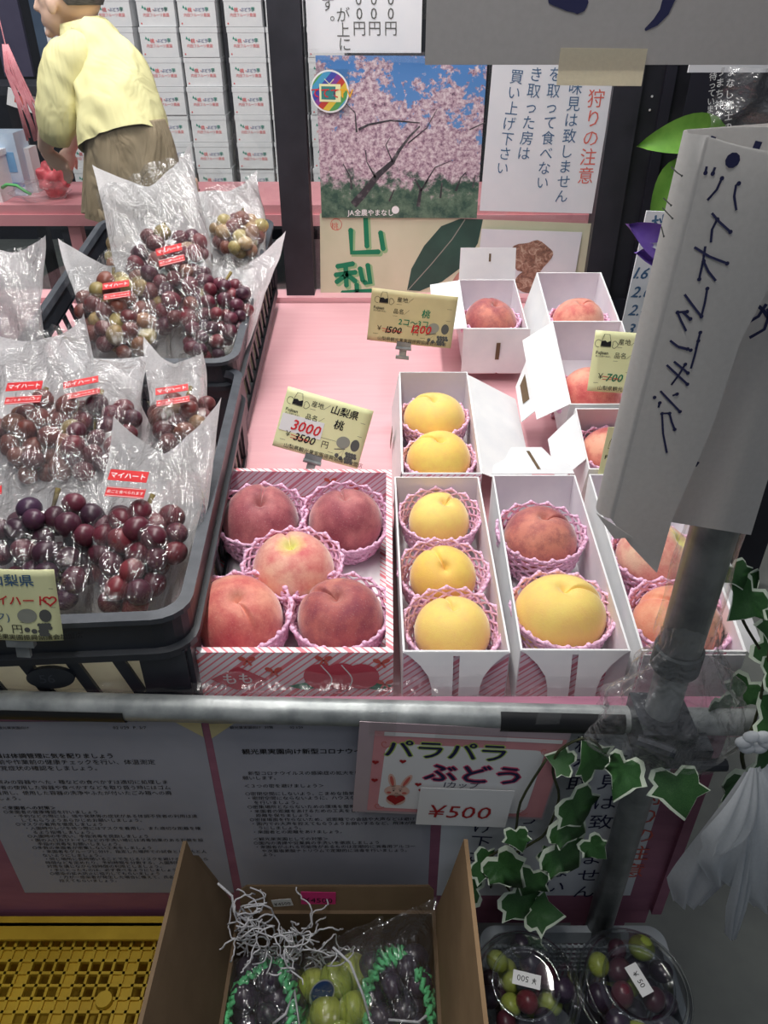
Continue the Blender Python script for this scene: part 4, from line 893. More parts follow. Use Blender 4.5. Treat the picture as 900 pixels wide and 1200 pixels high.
bagged(('pale brown grape bunch at the right rear corner of the first crate', 'small grape bag with a white paper-like tip at the right rear of the first crate'),
    atY(215, 540, 0.86), atY(205, 420, 1.03), atY(215, 520, 0.88), atY(216, 476, 0.95), 0.040, 0.022, 26, 'berry_mix', 0.042, 0.040, 0.030, 13, lab=(0.0, 0.45, 0.0), peak=(0.045, -0.01, 0.0))
# spare crumpled white bag tops on the left side of the first crate
bag('empty white-backed bag top rising at the left edge behind the first crate', atY(10, 470, 0.99), atY(8, 292, 1.12), 0.05, 0.052, 0.018, 17, peak=(0.02, 0.0, 0.02))
bag('slanting empty white-backed bag over the middle bags of the first crate', atY(118, 610, 0.83), atY(188, 508, 0.93), 0.04, 0.055, 0.016, 19, peak=(0.03, 0.0, 0.03))
bag('low empty white-backed bag at the left front corner of the first crate', atY(12, 640, 0.79), atY(12, 520, 0.88), 0.050, 0.05, 0.014, 23, peak=(0.0, 0.0, -0.02))
# rear crate
bagged(('brownish red grape bunch with a green stalk in the tall bag of the rear crate', 'tall grape bag standing highest at the middle of the rear crate'),
    atY(212, 400, 1.22), atY(168, 195, 1.44), atY(215, 380, 1.22), atY(190, 282, 1.36), 0.064, 0.030, 62, 'berry_mix', 0.060, 0.086, 0.040, 29, r=0.0135, lab=(0.022, 0.40, 0.02), peak=(0.03, -0.03, 0.02), mats2=('berry_red', 0.45), bunch_t=0.6)
bagged(('pinkish brown grape bunch with green tips at the left front of the rear crate', 'grape bag at the left front of the rear crate with a folded white top'),
    atY(158, 432, 1.16), atY(122, 298, 1.34), atY(155, 412, 1.17), atY(132, 335, 1.28), 0.062, 0.028, 52, 'berry_mix', 0.062, 0.066, 0.038, 31, r=0.0135, lab=(0.014, 0.52, -0.16), peak=(0.06, -0.01, -0.06), mats2=('berry_ygreen', 0.25))
bagged(('small-berried purple grape bunch at the right front of the rear crate', 'grape bag at the right front of the rear crate with a white flap leaning right'),
    atY(235, 436, 1.17), atY(272, 300, 1.36), atY(238, 415, 1.175), atY(262, 335, 1.29), 0.052, 0.026, 60, 'berry_dark', 0.055, 0.072, 0.036, 37, r=0.0112, peak=(0.0, -0.02, 0.06), lean=0.12, mats2=('berry_red', 0.5))
bagged(('amber grape bunch at the right rear corner of the rear crate', 'loose grape bag at the right rear corner of the rear crate'),
    atY(272, 312, 1.46), atY(262, 218, 1.60), atY(282, 296, 1.47), atY(280, 262, 1.54), 0.046, 0.026, 26, 'berry_ygreen', 0.070, 0.070, 0.036, 41, r=0.013, peak=(0.0, 0.0, 0.02), mats2=('berry_mix', 0.5))
bunch('pale yellow-green grape bunch between the tall bag and the left bag of the rear crate', atY(150, 335, 1.36), atY(140, 285, 1.44), 0.022, 0.02, 14, 'berry_ygreen', 0.0135, seed=43)
# ---------------------------------------------------------------- price cards
def fruit_icons(b, W_, H_, x=0.74, y=0.24, s_=1.0):
    k = H_ * s_
    b.disc((W_ * x, H_ * (y + 0.06)), k * 0.12, 0.0005, 18); return b
def price_card(label, TL, TR, BL, Y, mat='pricecard', place='山梨県', kind='桃', note='', notecol='ink_green', price='', sticker=None, pricecol='black', strike=False, clip=0.48, placecol='ink_grey', Y2=None, curl=0.003):
    s = Sheet('price_card', label, 'card', atY(*TL, Y2 or Y), atY(*TR, Y2 or Y), atY(*BL, Y), mat, 0.0006, 'price cards clipped to the boxes', curl=curl)
    W_, H_ = s.W, s.H; k = H_ / 0.085
    def lay(*fs, name='print', mt='black', lab=None):
        b = MB(); [f(b) for f in fs]; return s.part(b, name, mt)
    lay(lambda b: write(b, '産地／', W_ * .30, H_ * .80, H_ * .105, .0005), lambda b: write(b, '品名／', W_ * .27, H_ * .575, H_ * .105, .0005), lambda b: write(b, '￥', W_ * .09, H_ * .215, H_ * .13, .0005), lambda b: write(b, '円', W_ * .52, H_ * .20, H_ * .13, .0005),
        lambda b: write(b, '山梨県観光果実園振興協議会加盟店', W_ * .12, H_ * .035, H_ * .085, .0005),
        lambda b: [b.rect(W_ * x0, H_ * y0, W_ * x1, H_ * y0 + .0004, .0004) for x0, x1, y0 in ((.30, .95, .745), (.27, .95, .52), (.45, .68, .345), (.06, .68, .145))], name='printed_form', mt='black')
    # mountain mascot emblem, top left
    cx, cy, u = W_ * .15, H_ * .82, H_ * .17
    lay(lambda b: b.strip([(cx + u * a, cy + u * c) for a, c in ((-.45, .05), (-.25, .75), (.25, .75), (.45, .05), (.5, -.45), (-.5, -.45), (-.45, .05))], .0006, .0005, False),
        lambda b: b.add([(cx - u * .5, cy - u * .4, .0006), (cx + u * .5, cy - u * .4, .0006), (cx + u * .42, cy + u * .15, .0006), (cx + u * .1, cy + u * .0, .0006), (cx - u * .1, cy + u * .15, .0006), (cx - u * .42, cy + u * .1, .0006)], [tuple(range(6))]),
        lambda b: b.strip([(cx + u * (-.75 + .3 * cos(a)), cy + u * (-.15 + .35 * sin(a))) for a in [x * .5 + .6 for x in range(10)]], .0006, .0005, False),
        lambda b: b.strip([(cx + u * (.85 + .25 * cos(a) * (1 + .3 * cos(3 * a))), cy + u * (-.2 + .35 * sin(a))) for a in [x * .5 for x in range(14)]], .0006, .0005, False),
        lambda b: write(b, 'Fujisan', W_ * .04, H_ * .62, H_ * .075, .0005, .02), lambda b: write(b, '富士の国やまなし', W_ * .04, H_ * .575, H_ * .032, .0005), name='emblem', mt='black')
    def fr_(b):
        b.disc((W_ * .76, H_ * .36), H_ * .115, .0005, 20, H_ * .10, .3)
    lay(fr_, name='printed_peach', mt='ink_soft')
    def fg(b):
        b.disc((W_ * .90, H_ * .36), H_ * .075, .0005, 16, H_ * .10); b.disc((W_ * .725, H_ * .13), H_ * .035, .0005, 12); b.disc((W_ * .775, H_ * .10), H_ * .035, .0005, 12)
        b.strip([(W_ * .73, H_ * .15), (W_ * .79, H_ * .24), (W_ * .78, H_ * .12)], .0004, .0005, False)
        for i in range(4):
            for j in range(4 - i // 2): b.disc((W_ * (.83 + .032 * j + .012 * (i % 2)), H_ * (.20 - .045 * i)), H_ * .028, .0006 + .0001 * i, 8)
        b.strip([(W_ * .68, H_ * .22), (W_ * .80, H_ * .265)], .0012, .0005, False)
    lay(fg, name='printed_fruit', mt='ink_grey')
    lay(lambda b: write(b, place, W_ * .52, H_ * .78, H_ * .16, .0006, .02, shear=.1), lambda b: write(b, kind, W_ * .60, H_ * .555, H_ * .17, .0006, .02, shear=.1), name='handwriting', mt=placecol)
    if note: lay(lambda b: write(b, note, W_ * .34, H_ * .37, H_ * .15, .0006, .02, shear=.1), name='handwritten_note', mt=notecol)
    if price:
        lay(lambda b: write(b, price, W_ * .20, H_ * .185, H_ * .18, .0006, .02, shear=.25), name='old_price', mt=pricecol)
    if strike: lay(lambda b: b.strip([(W_ * .17, H_ * .26), (W_ * .36, H_ * .235)], .0010, .0007), lambda b: b.strip([(W_ * .17, H_ * .21), (W_ * .40, H_ * .225)], .0008, .0007), name='strike_line', mt='ink_red')
    if sticker:
        if sticker[0] == 'paper':
            lay(lambda b: b.add([(W_ * .02, H_ * .29, .0009), (W_ * .50, H_ * .30, .0009), (W_ * .50, H_ * .585, .0009), (W_ * .02, H_ * .57, .0009)], [(0, 1, 2, 3)]), name='white_patch', mt='label_white')
            lay(lambda b: write(b, sticker[1], W_ * .14, H_ * .345, H_ * .24, .0012, .02, shear=.2), name='new_price', mt='ink_red')
        else:
            lay(lambda b: write(b, sticker[1], W_ * .50, H_ * .24, H_ * .22, .0010, .02, shear=.2), name='new_price', mt='ink_red')
    # bulldog clip
    q = MB(); cxp = W_ * clip
    q.box((cxp, -H_ * .02, .0), (.024, .010, .006)); q.box((cxp, -H_ * .02 - .013, -.001), (.012, .018, .004)); q.box((cxp, -H_ * .02 - .022, -.001), (.022, .005, .008))
    q.tube([(cxp - .013, -H_ * .02 - .006, .002), (cxp + .013, -H_ * .02 - .006, .002)], .003, 8)
    q.build('clip', 'metal', s.o); return s
price_card('pale yellow price card with 3000 in red over the striped gift box', (346, 455), (446, 484), (319, 522), 0.948, sticker=('paper', '3000'), price='3500', strike=True, placecol='black', Y2=0.985)
price_card('tan price card with a red 1200 over struck 1500, clipped above the two yellow peaches', (436, 337), (537, 348), (430, 398), 1.215, mat='pricecard_tan', place='', note='2コ～3コ', price='1500', strike=True, sticker=('ink', '1200'), placecol='ink_green', Y2=1.225, clip=0.44)
price_card('pale green-yellow card with a green 1 and struck 700 beside the hanging paper sign', (700, 387), (792, 393), (688, 458), 1.045, place='', kind='', note='', price='700', strike=True, pricecol='ink_green', Y2=1.07, clip=0.8)
s = None
c4 = Sheet('price_card', 'pale yellow card mostly hidden behind the edge of the hanging paper sign', 'card', atY(703, 500, 0.93), atY(790, 504, 0.93), atY(694, 586, 0.925), 'pricecard', 0.0006, 'price cards clipped to the boxes')
b = MB(); cx, cy, u = c4.W * .15, c4.H * .80, c4.H * .17
b.strip([(cx + u * a, cy + u * c) for a, c in ((-.45, .05), (-.25, .75), (.25, .75), (.45, .05), (.5, -.45), (-.5, -.45), (-.45, .05))], .0006, .0005, False); write(b, 'Fujisan', c4.W * .04, c4.H * .58, c4.H * .075, .0005, .02)
c4.part(b, 'emblem', 'black')
# note on card 3: "1玉、" in green, at the pixels it has
k3 = [o for o in bpy.data.objects if o.get('label', '').startswith('pale green-yellow card')][0]
b = MB(); write(b, '1玉、', 0.034, 0.034, 0.017, 0.0016, 0.02); b.build('handwritten_note', 'ink_green', k3)
# the card at the left edge
c5 = Sheet('price_card', 'yellow-green price card with red handwriting at the front left crate rim', 'card', atY(-45, 662, 0.515), atY(73, 668, 0.515), atY(-38, 745, 0.505), 'pricecard', 0.0006, 'price cards clipped to the boxes', curl=0.004)
Wc, Hc = c5.W, c5.H
def T5(name, mt, *a, **k): b = MB(); write(b, *a, **k); return c5.part(b, name, mt)
T5('handwriting', 'ink_blue', '山梨県', Wc * .36, Hc * .80, Hc * .17, .0008, .02); T5('red_handwriting', 'ink_red', 'マイハート', Wc * .26, Hc * .53, Hc * .15, .0008, .02, shear=.1)
T5('blue_note', 'ink_blue', '1パック)', Wc * .08, Hc * .30, Hc * .14, .0008, .0); T5('printed_form', 'black', '1000  円', Wc * .20, Hc * .13, Hc * .14, .0008, .0); T5('printed_footer', 'black', '山梨県観光果実園振興協議会加盟店', Wc * .02, Hc * .03, Hc * .085, .0008)
b = MB(); [b.rect(0, Hc * y, Wc * .97, Hc * y + .0004, .0006) for y in (.74, .48)]; b.rect(0, Hc * .27, Wc * .66, Hc * .27 + .0004, .0006); c5.part(b, 'printed_lines', 'ink_grey')
b = MB(); hx, hy, hu = Wc * .925, Hc * .58, Hc * .07
b.strip([(hx + hu * 16 * sin(a) ** 3 / 16, hy + hu * (13 * cos(a) - 5 * cos(2 * a) - 2 * cos(3 * a) - cos(4 * a)) / 16) for a in [x * pi / 12 for x in range(25)]], .0014, .0008, False); c5.part(b, 'drawn_heart', 'ink_red')
b = MB(); b.disc((Wc * .68, Hc * .37), Hc * .115, .0006, 20, Hc * .10, .3); c5.part(b, 'printed_peach', 'ink_soft')
b = MB(); b.disc((Wc * .86, Hc * .37), Hc * .07, .0006, 14, Hc * .09); b.disc((Wc * .66, Hc * .17), Hc * .035, .0006, 12); b.disc((Wc * .73, Hc * .15), Hc * .035, .0006, 12)
for i in range(4):
    for j in range(4 - i // 2): b.disc((Wc * (.79 + .03 * j + .01 * (i % 2)), Hc * (.24 - .045 * i)), Hc * .028, .0006 + .0001 * i, 8)
c5.part(b, 'printed_fruit', 'ink_grey')
b = MB(); b.box((Wc * .55, -0.003, 0.0), (0.024, 0.010, 0.006)); b.box((Wc * .55, -0.014, -0.002), (0.012, 0.014, 0.004)); b.build('clip', 'metal', c5.o)

# ---------------------------------------------------------------- papers on the window
GY = WY - 0.002
def wsheet(name, label, TL, TR, BL, mat, cat='poster', dy=0.0, group=None): return Sheet(name, label, cat, atY(*TL, GY - dy), atY(*TR, GY - dy), atY(*BL, GY - dy), mat, 0.0006, group)
p = wsheet('poster', 'cream poster with big green characters and a dark leaf, low on the window', (372, 250), (692, 262), (376, 372), 'pricecard', dy=0.002)
p.o.data.materials[0] = plain('cream_poster', S(214, 214, 186), S(204, 206, 176), 8, 0.5)
def poster_strokes(strs, w, nm, mt, z):
    b = MB()
    for L in strs: b.strip(p.pts(L), w, z)
    p.part(b, nm, mt)
G_ = [[(428, 247), (430, 288)], [(411, 270), (412, 296), (443, 295)], [(446, 273), (449, 291)], [(396, 312), (413, 309)], [(405, 311), (406, 334)], [(394, 322), (416, 319)], [(406, 322), (395, 330)], [(407, 322), (416, 329)], [(422, 315), (425, 328)], [(431, 311), (434, 332), (428, 331)], [(402, 343), (434, 341)], [(418, 334), (419, 352)], [(418, 343), (406, 350)], [(419, 343), (432, 350)]]
poster_strokes([[(x + 2, y + 2) for x, y in L] for L in G_], 0.013, 'lettering_shadow', plain('pale_green_print', S(150, 190, 140), bstr=0), 0.0003)
poster_strokes(G_, 0.0105, 'lettering', 'ink_green', 0.0006)
b = MB(); b.add([(*p.px(x, y), 0.0004) for x, y in ((477, 340), (482, 315), (497, 288), (517, 265), (540, 256), (566, 257), (560, 285), (545, 310), (518, 330), (492, 341))], [tuple(range(10))]); p.part(b, 'printed_leaf', plain('deep_green_print', S(54, 88, 78), S(46, 76, 68), 14, 0.5, bstr=0))
b = MB(); b.strip(p.pts([(478, 340), (505, 310), (530, 280), (545, 257)]), 0.002, 0.0006, False); p.part(b, 'leaf_vein', 'ink_soft')
b = MB(); b.disc(p.px(565, 345), 0.075, 0.0005, 30); p.part(b, 'printed_peach', plain('brown_pink_print', S(190, 140, 126), bstr=0))
b = MB(); b.strip([(p.px(394, 263)[0] + 0.012 * cos(a), p.px(394, 263)[1] + 0.012 * sin(a)) for a in [x * .5 for x in range(14)]], 0.0012, 0.0006, False); write(b, '桃', p.px(388, 268)[0], p.px(388, 268)[1], 0.016, 0.0006); p.part(b, 'printed_seal', 'ink_coral')
p2 = wsheet('photo_print', 'peach blossom orchard photograph taped to the window', (375, 65), (577, 66), (377, 255), 'blossom', dy=0.006)
TRK = plain('dark_trunk_print', S(62, 60, 66), S(120, 116, 118), 60, 0.5, bstr=0, lo=0.5, hi=0.7)
for L, w in (([(414, 240), (425, 228), (443, 205), (460, 190), (468, 176), (480, 160), (492, 148)], [0.016, 0.015, 0.012, 0.009, 0.006, 0.004, 0.003]), ([(420, 152), (432, 146), (458, 141), (492, 144)], [0.005, 0.004, 0.003, 0.002]), ([(418, 155), (416, 132)], [0.004, 0.002]), ([(490, 242), (493, 222), (486, 210)], [0.008, 0.006, 0.003]), ([(493, 224), (502, 210)], [0.004, 0.002]), ([(534, 224), (540, 208), (546, 202)], [0.005, 0.003, 0.002]), ([(516, 232), (518, 214)], [0.004, 0.003]), ([(554, 220), (557, 205)], [0.004, 0.002]), ([(412, 222), (411, 208), (402, 192)], [0.005, 0.003, 0.002]), ([(550, 152), (572, 142)], [0.002, 0.002]), ([(456, 236), (462, 222)], [0.004, 0.002]), ([(440, 208), (430, 190), (428, 176)], [0.004, 0.002, 0.002]), ([(460, 190), (452, 170), (458, 160)], [0.003, 0.002, 0.001]), ([(478, 168), (500, 150), (512, 128)], [0.003, 0.002, 0.001]), ([(416, 132), (404, 120)], [0.002, 0.001]), ([(498, 215), (510, 196), (530, 188)], [0.003, 0.002, 0.001])):
    b = MB(); b.strip(p2.pts(L), w, 0.0004, False); p2.part(b, 'printed_trunk', TRK)
b = MB(); q = p2.px(407, 252); write(b, 'JA全農やまなし', q[0], q[1], 0.014, 0.0006, 0.02); q = p2.px(470, 246); b.disc((q[0] - 0.012, q[1]), 0.008, 0.0006, 14); p2.part(b, 'lettering', 'label_white')
stk = wsheet('round_sticker', 'round rainbow-striped sticker on the blossom print', (364, 80), (411, 81), (364, 135), 'glass', 'sticker', dy=0.009)
b = MB(); b.disc((stk.W / 2, stk.H * .52), stk.W * .49, 0.0003, 40, stk.H * .46); stk.part(b, 'white_rim', 'label_white')
b = MB(); b.disc((stk.W / 2, stk.H * .52), stk.W * .45, 0.0006, 40, stk.H * .42); stk.part(b, 'striped_disc', 'rainbow')
b = MB(); b.rect(stk.W * .24, stk.H * .30, stk.W * .78, stk.H * .68, 0.0009); b.strip([(stk.W * .38, stk.H * .78), (stk.W * .5, stk.H * .68), (stk.W * .6, stk.H * .78)], 0.0015, 0.0009); stk.part(b, 'television_drawing', 'pricecard')
b = MB(); b.rect(stk.W * .29, stk.H * .35, stk.W * .65, stk.H * .63, 0.0011); stk.part(b, 'television_screen', plain('teal_print', S(60, 130, 130), bstr=0))
b = MB(); write(b, 'ててて', stk.W * .02, stk.H * .40, 0.019, 0.0014, 0.02); stk.part(b, 'red_lettering', 'label_red')
b = MB(); write(b, '♪', stk.W * .56, stk.H * .42, 0.018, 0.0014, 0.02); stk.part(b, 'blue_note', 'bluepanel')
b = MB(); write(b, 'TV', stk.W * .74, stk.H * .40, 0.021, 0.0014, 0.02); stk.part(b, 'yellow_lettering', plain('orange_print', S(240, 180, 50), bstr=0))
top = wsheet('notice_sheet', 'white sheet with prices in vertical brush print at the top left of the window', (359, -60), (500, -60), (361, 62), 'notice', cat='notice', dy=0.004)
b = MB()
for tx, X, Y0, sz in (('円', 458, 23, 0), ('0', 458, 5, 0), ('0', 458, -12, 0), ('円', 439, 23, 0), ('0', 438, 5, 0), ('0', 438, -12, 0), ('円', 421, 23, 0), ('0', 421, 5, 0), ('0', 420, -12, 0), ('が', 402, 7, 0), ('上', 402, 25, 0), ('に', 404, 42, 0), ('す', 384, -6, 0), ('。', 389, 6, 0)):
    q = top.px(X, Y0); write(b, tx, q[0], q[1], 0.026, 0.0006, 0.0, vertical=True)
top.part(b, 'lettering', 'ink_grey')
nt = wsheet('notice_sheet', 'white picking-rules notice in blue and coral vertical characters on the window', (572, 60), (718, 64), (562, 247), 'notice', cat='notice', dy=0.010)
def column(sh, tx, top_px, bot_px, n, nm, mt, size=None, bold=0.0):
    a = Vector(sh.px(*top_px)); c = Vector(sh.px(*bot_px)); pitch = (c - a) / n; sz = size or pitch.length * 0.98; b = MB()
    ang = atan2(pitch.y, pitch.x) + pi / 2
    for i, ch in enumerate(tx):
        q = a + pitch * i; write(b, ch, q.x, q.y, sz, 0.0006, bold, vertical=True, rot=ang)
    return sh.part(b, nm, mt)
column(nt, '狩りの注意', (700, 103), (685, 216), 5, 'red_lettering', 'ink_coral')
column(nt, '味見は致しません', (676, 92), (657, 238), 8, 'lettering', 'ink_blue')
column(nt, 'を取って食べない', (652, 77), (635, 222), 8, 'lettering', 'ink_blue')
column(nt, 'き取った房は', (630, 77), (613, 188), 6, 'lettering', 'ink_blue')
column(nt, '買い上げ下さい', (607, 80), (588, 205), 7, 'lettering', 'ink_blue')
dr = wsheet('photo_print', 'print of wrinkled dried fruit on white paper behind the back centre box', (560, 268), (678, 272), (556, 352), 'notice', dy=0.008)
b = MB(); c0 = Vector(dr.px(622, 302)); b.add([(c0.x + 0.045 * cos(a) * (1 + .15 * sin(3 * a)), c0.y + 0.036 * sin(a) * (1 + .1 * cos(5 * a)), 0.0006) for a in [x * pi / 14 for x in range(28)]], [tuple(range(28))]); dr.part(b, 'printed_fruit', 'dried')
b = MB(); c0 = Vector(dr.px(622, 330)); b.add([(c0.x + 0.035 * cos(a), c0.y + 0.026 * sin(a), 0.0005) for a in [x * pi / 14 for x in range(28)]], [tuple(range(28))]); dr.part(b, 'printed_fruit_base', 'dried')
tp = Sheet('tape_strip', 'clear tape strip across the top of the blossom print', 'tape', atY(362, 57, GY - 0.012), atY(500, 61, GY - 0.012), atY(362, 70, GY - 0.012), 'film_soft', 0.0003)
# ---------------------------------------------------------------- dark right side: leaves, price list, purple petal, black notice
def leaf_blade(b, base, tip, w, nrm, cup=0.2, k=10, tip_pow=1.0):
    base, tip, nrm = Vector(base), Vector(tip), Vector(nrm).normalized(); d = tip - base; L = d.length; sd = d.cross(nrm).normalized()
    def f(i, j): a = 2 * i - 1; ww = w * sin(pi * min(1, j ** 0.75)) ** 0.8 * a if 0 < j < 1 else 0; return tuple(base + d * j + sd * ww + nrm * (cup * w * a * a + 0.12 * L * sin(pi * j)))
    b.grid(f, 8, k)
lv = thing('leaf_spray', 'two lime green artificial leaves against the dark shutter', 'leaves', atY(790, 250, 1.60))
for A_, B_, w in (((800, 246), (757, 262), 0.0), ): pass
for (x0, y0), (x1, y1), w in (((822, 190), (760, 268), 0.058), ((850, 150), (745, 172), 0.034)):
    b = MB(); leaf_blade(b, atY(x0, y0, 1.62) - lv.location, atY(x1, y1, 1.60) - lv.location, w, (0, -1, 0.3)); b.build('leaf', 'leaf_lime', lv, smooth=True)
pl = Sheet('price_list', 'narrow white board with blue handwritten figures beside the shutter', 'sign', atY(752, 247, 1.46), atY(822, 250, 1.46), atY(724, 402, 1.46), 'notice', 0.004)
column(pl, '桃', (776, 250), (774, 276), 1, 'lettering', 'ink_blue', bold=0.02)
b = MB()
for tx, x, y in (('1.6', 741, 326), ('2.0', 738, 348), ('2.4', 735, 369), ('3', 733, 391)): q = pl.px(x, y); write(b, tx, q[0], q[1], 0.030, 0.0006, 0.02, shear=0.3)
pl.part(b, 'figures', 'ink_blue')
b = MB(); b.box((pl.W / 2, -0.39, -0.008), (0.02, 0.80, 0.012)); sp = b.build('stand_post', 'frame', pl.o)
pt = thing('fabric_petal', 'purple and white fabric flower petal hanging by the price list', 'flower', atY(770, 290, 1.30))
b = MB(); leaf_blade(b, atY(790, 300, 1.30) - pt.location, atY(732, 262, 1.28) - pt.location, 0.026, (0.2, -1, 0.2), 0.5); b.build('petal', 'petal_purple', pt, smooth=True)
b = MB(); leaf_blade(b, atY(792, 300, 1.305) - pt.location, atY(742, 296, 1.29) - pt.location, 0.022, (0.2, -1, 0.2), 0.5); b.build('petal', 'petal_purple', pt, smooth=True)
b = MB(); leaf_blade(b, atY(800, 298, 1.285) - pt.location, atY(757, 285, 1.278) - pt.location, 0.009, (0.2, -1, 0.2), 0.5); b.build('petal_throat', 'petal', pt, smooth=True)
b = MB(); b.tube([atY(798, 299, 1.29) - pt.location, atY(806, 296, 1.38) - pt.location, atY(812, 270, 1.455) - pt.location], 0.0015, 6); b.build('wire_stem', 'vine', pt, smooth=True)
bn = Sheet('notice_sheet', 'black notice with white vertical lettering at the upper right behind clear film', 'notice', atY(806, 78, 1.66), atY(880, 80, 1.66), atY(800, 136, 1.66), 'darkwall', 0.001)
column(bn, 'やまなし富士の', (858, 64), (854, 130), 5, 'lettering', 'label_white', size=0.017, bold=0.02); column(bn, 'のうまち神さま', (846, 64), (842, 129), 5, 'lettering', 'label_white', size=0.017, bold=0.02); column(bn, '待っています', (836, 84), (832, 132), 5, 'lettering', 'label_white', size=0.015, bold=0.0)
ws = Sheet('sign_edge', 'white strip just under the big grey sheet at the upper right', 'sign', atY(806, 60, 1.2), atY(1000, 60, 1.2), atY(806, 85, 1.2), 'notice', 0.002)
cf = thing('clear_bag', 'clear crumpled bag hanging at the upper right behind the paper signs', 'bag', atY(880, 200, 1.0))
b = MB(); c0 = atY(850, 80, 0.95); c1 = atY(915, 190, 0.98); b.grid(lambda i, j: tuple(Vector((c0.x + (c1.x - c0.x) * i, 0.96 + rnoise((i * 3, j * 3, 0), 1.3, 0.03), c0.z + (c1.z - c0.z) * j)) - cf.location), 24, 24); b.build('film', 'film2', cf, smooth=True)

# ---------------------------------------------------------------- hanging paper signs in front
big = Sheet('hanging_sheet', 'big grey back-lit paper sheet across the top right of the view', 'paper', atY(497, -140, 0.62), atY(1000, -140, 0.62), atY(498, 76, 0.62), 'paper_grey', 0.0004)
b = MB(); b.strip(big.pts([(652, -6), (668, 1), (678, 3)]), 0.012, 0.0006); big.part(b, 'brush_stroke', 'ink_navy'); b = MB(); b.strip(big.pts([(785, -5), (778, 14), (768, 26), (757, 34)]), [0.009, 0.007, 0.005, 0.002], 0.0006); big.part(b, 'brush_stroke', 'ink_navy')
tpe = Sheet('masking_tape', 'beige tape strip on the lower edge of the big grey sheet', 'tape', atY(655, 56, 0.616), atY(757, 57, 0.616), atY(652, 100, 0.616), 'paper_grey', 0.0003)
tpe.o.data.materials[0] = m_translucent('beige_tape', S(236, 230, 212), 0.55)
# front paper: wrapped round the post, flat face at Y = 0.45 with a curl on its left
FY = 0.452
def P2(x, y): q = atY(x, y, FY); return q
hs = Sheet('hanging_sign', 'long white paper sign with slanting navy marker characters, hung on the post', 'sign', P2(815, 165), P2(915, 165), P2(815, 612), 'paper', 0.0003)
bpy.data.objects.remove(hs.o)
ol = [(831, 161), (850, 166), (872, 172), (905, 178), (935, 183), (905, 330), (868, 400), (835, 500), (787, 612), (770, 672), (740, 642), (718, 614)]
q = MB(); o3 = [P2(x, y) for x, y in ol]; org = P2(760, 640)
def cyl(v):   # slight bow of the sheet round the post
    return Vector((v.x, v.y + 3.2 * (v.x - 0.215) ** 2, v.z))
# flat outline cut into vertical strips so that it can bow
def clip_poly(pts, axis, val, keep_less):
    out = []; n = len(pts)
    for i in range(n):
        a, c = pts[i], pts[(i + 1) % n]; ia = (a[axis] <= val) == keep_less; ic = (c[axis] <= val) == keep_less
        if ia: out.append(a)
        if ia != ic: f = (val - a[axis]) / (c[axis] - a[axis]); out.append(a + (c - a) * f)
    return out
hs_root = thing('hanging_sign', 'long white paper sign with slanting navy marker characters, hung on the post', 'sign', org)
xs = [0.1550 + 0.0065 * i for i in range(32)]
b = MB()
for i in range(len(xs) - 1):
    pp = clip_poly(clip_poly(o3, 0, xs[i + 1], True), 0, xs[i], False)
    if len(pp) > 2: b.add([cyl(v) - org for v in pp], [tuple(range(len(pp)))]); b.add([cyl(v) - org + Vector((0, 0.0004, 0)) for v in reversed(pp)], [tuple(range(len(pp)))])
b.build('paper_face', 'paper', hs_root, smooth=False)
b = MB()   # the rolled left edge, turning back behind
ca = cyl(P2(831, 160)); cb = cyl(P2(716, 615)); 
def roll(i, j):
    base = Vector((0.1660 + 0.0096 * (1 - j), 0, ca.z + (cb.z - ca.z) * j)); y0 = cyl(Vector((base.x, FY, 0))).y; a = -0.5 + i * 3.4
    R_ = 0.012
    if i < 0.6: t_ = i / 0.6 * pi; return tuple(Vector((base.x - R_ * sin(t_) * 0.8, y0 + R_ * (1 - cos(t_)), base.z)) - org)
    t_ = (i - 0.6) / 0.4; return tuple(Vector((base.x + 0.085 * t_ * (1 - 0.3 * j), y0 + 2 * R_ + 0.02 * t_, base.z + 0.003 * t_)) - org)
b.grid(roll, 24, 12); b.build('rolled_edge', 'paper', hs_root, smooth=True)
b = MB(); b.poly([cyl(P2(703, 612)) - org + Vector((0, 0.0, 0)), cyl(P2(722, 637)) - org + Vector((0, -0.001, 0)), cyl(P2(742, 631)) - org + Vector((0, -0.0025, 0))], 0.0004); b.build('turned_corner', 'paper', hs_root)
def sgn(strs, w, nm, mt='ink_navy', dots=True, rt=hs_root):
    b = MB()
    for L in strs:
        P = [cyl(P2(x, y)) for x, y in L]; n = len(P); nr = Vector((0, -1, 0)); off = Vector((0, -0.0006, 0))
        # resample
        Q = []
        for i in range(n - 1):
            k = max(1, int((P[i + 1] - P[i]).length / 0.004))
            for t_ in range(k): Q.append(cyl(Vector((*(P[i] + (P[i + 1] - P[i]) * t_ / k).xz,)).to_3d() if False else Vector(((P[i] + (P[i + 1] - P[i]) * t_ / k).x, FY, (P[i] + (P[i + 1] - P[i]) * t_ / k).z))))
        Q.append(P[-1]); V = []
        for i, c in enumerate(Q):
            d = (Q[min(i + 1, len(Q) - 1)] - Q[max(i - 1, 0)]).normalized(); sd = d.cross(nr).normalized() * w / 2
            V += [c + sd + off - org, c - sd + off - org]
        b.add(V, [(2 * i, 2 * i + 1, 2 * i + 3, 2 * i + 2) for i in range(len(Q) - 1)])
        if dots:
            e = P[-1]; b.add([e - org + Vector((0.9 * w * cos(t_), -0.0008, 0.9 * w * sin(t_))) for t_ in [x * pi / 5 for x in range(10)]], [tuple(range(10))])
    b.build(nm, mt, rt)
z1 = lambda L: [(690 + x * 210 / 900, 130 + y * 280 / 1200) for x, y in L]
z2 = lambda L: [(690 + x * 210 / 900, 400 + y * 280 / 1200) for x, y in L]
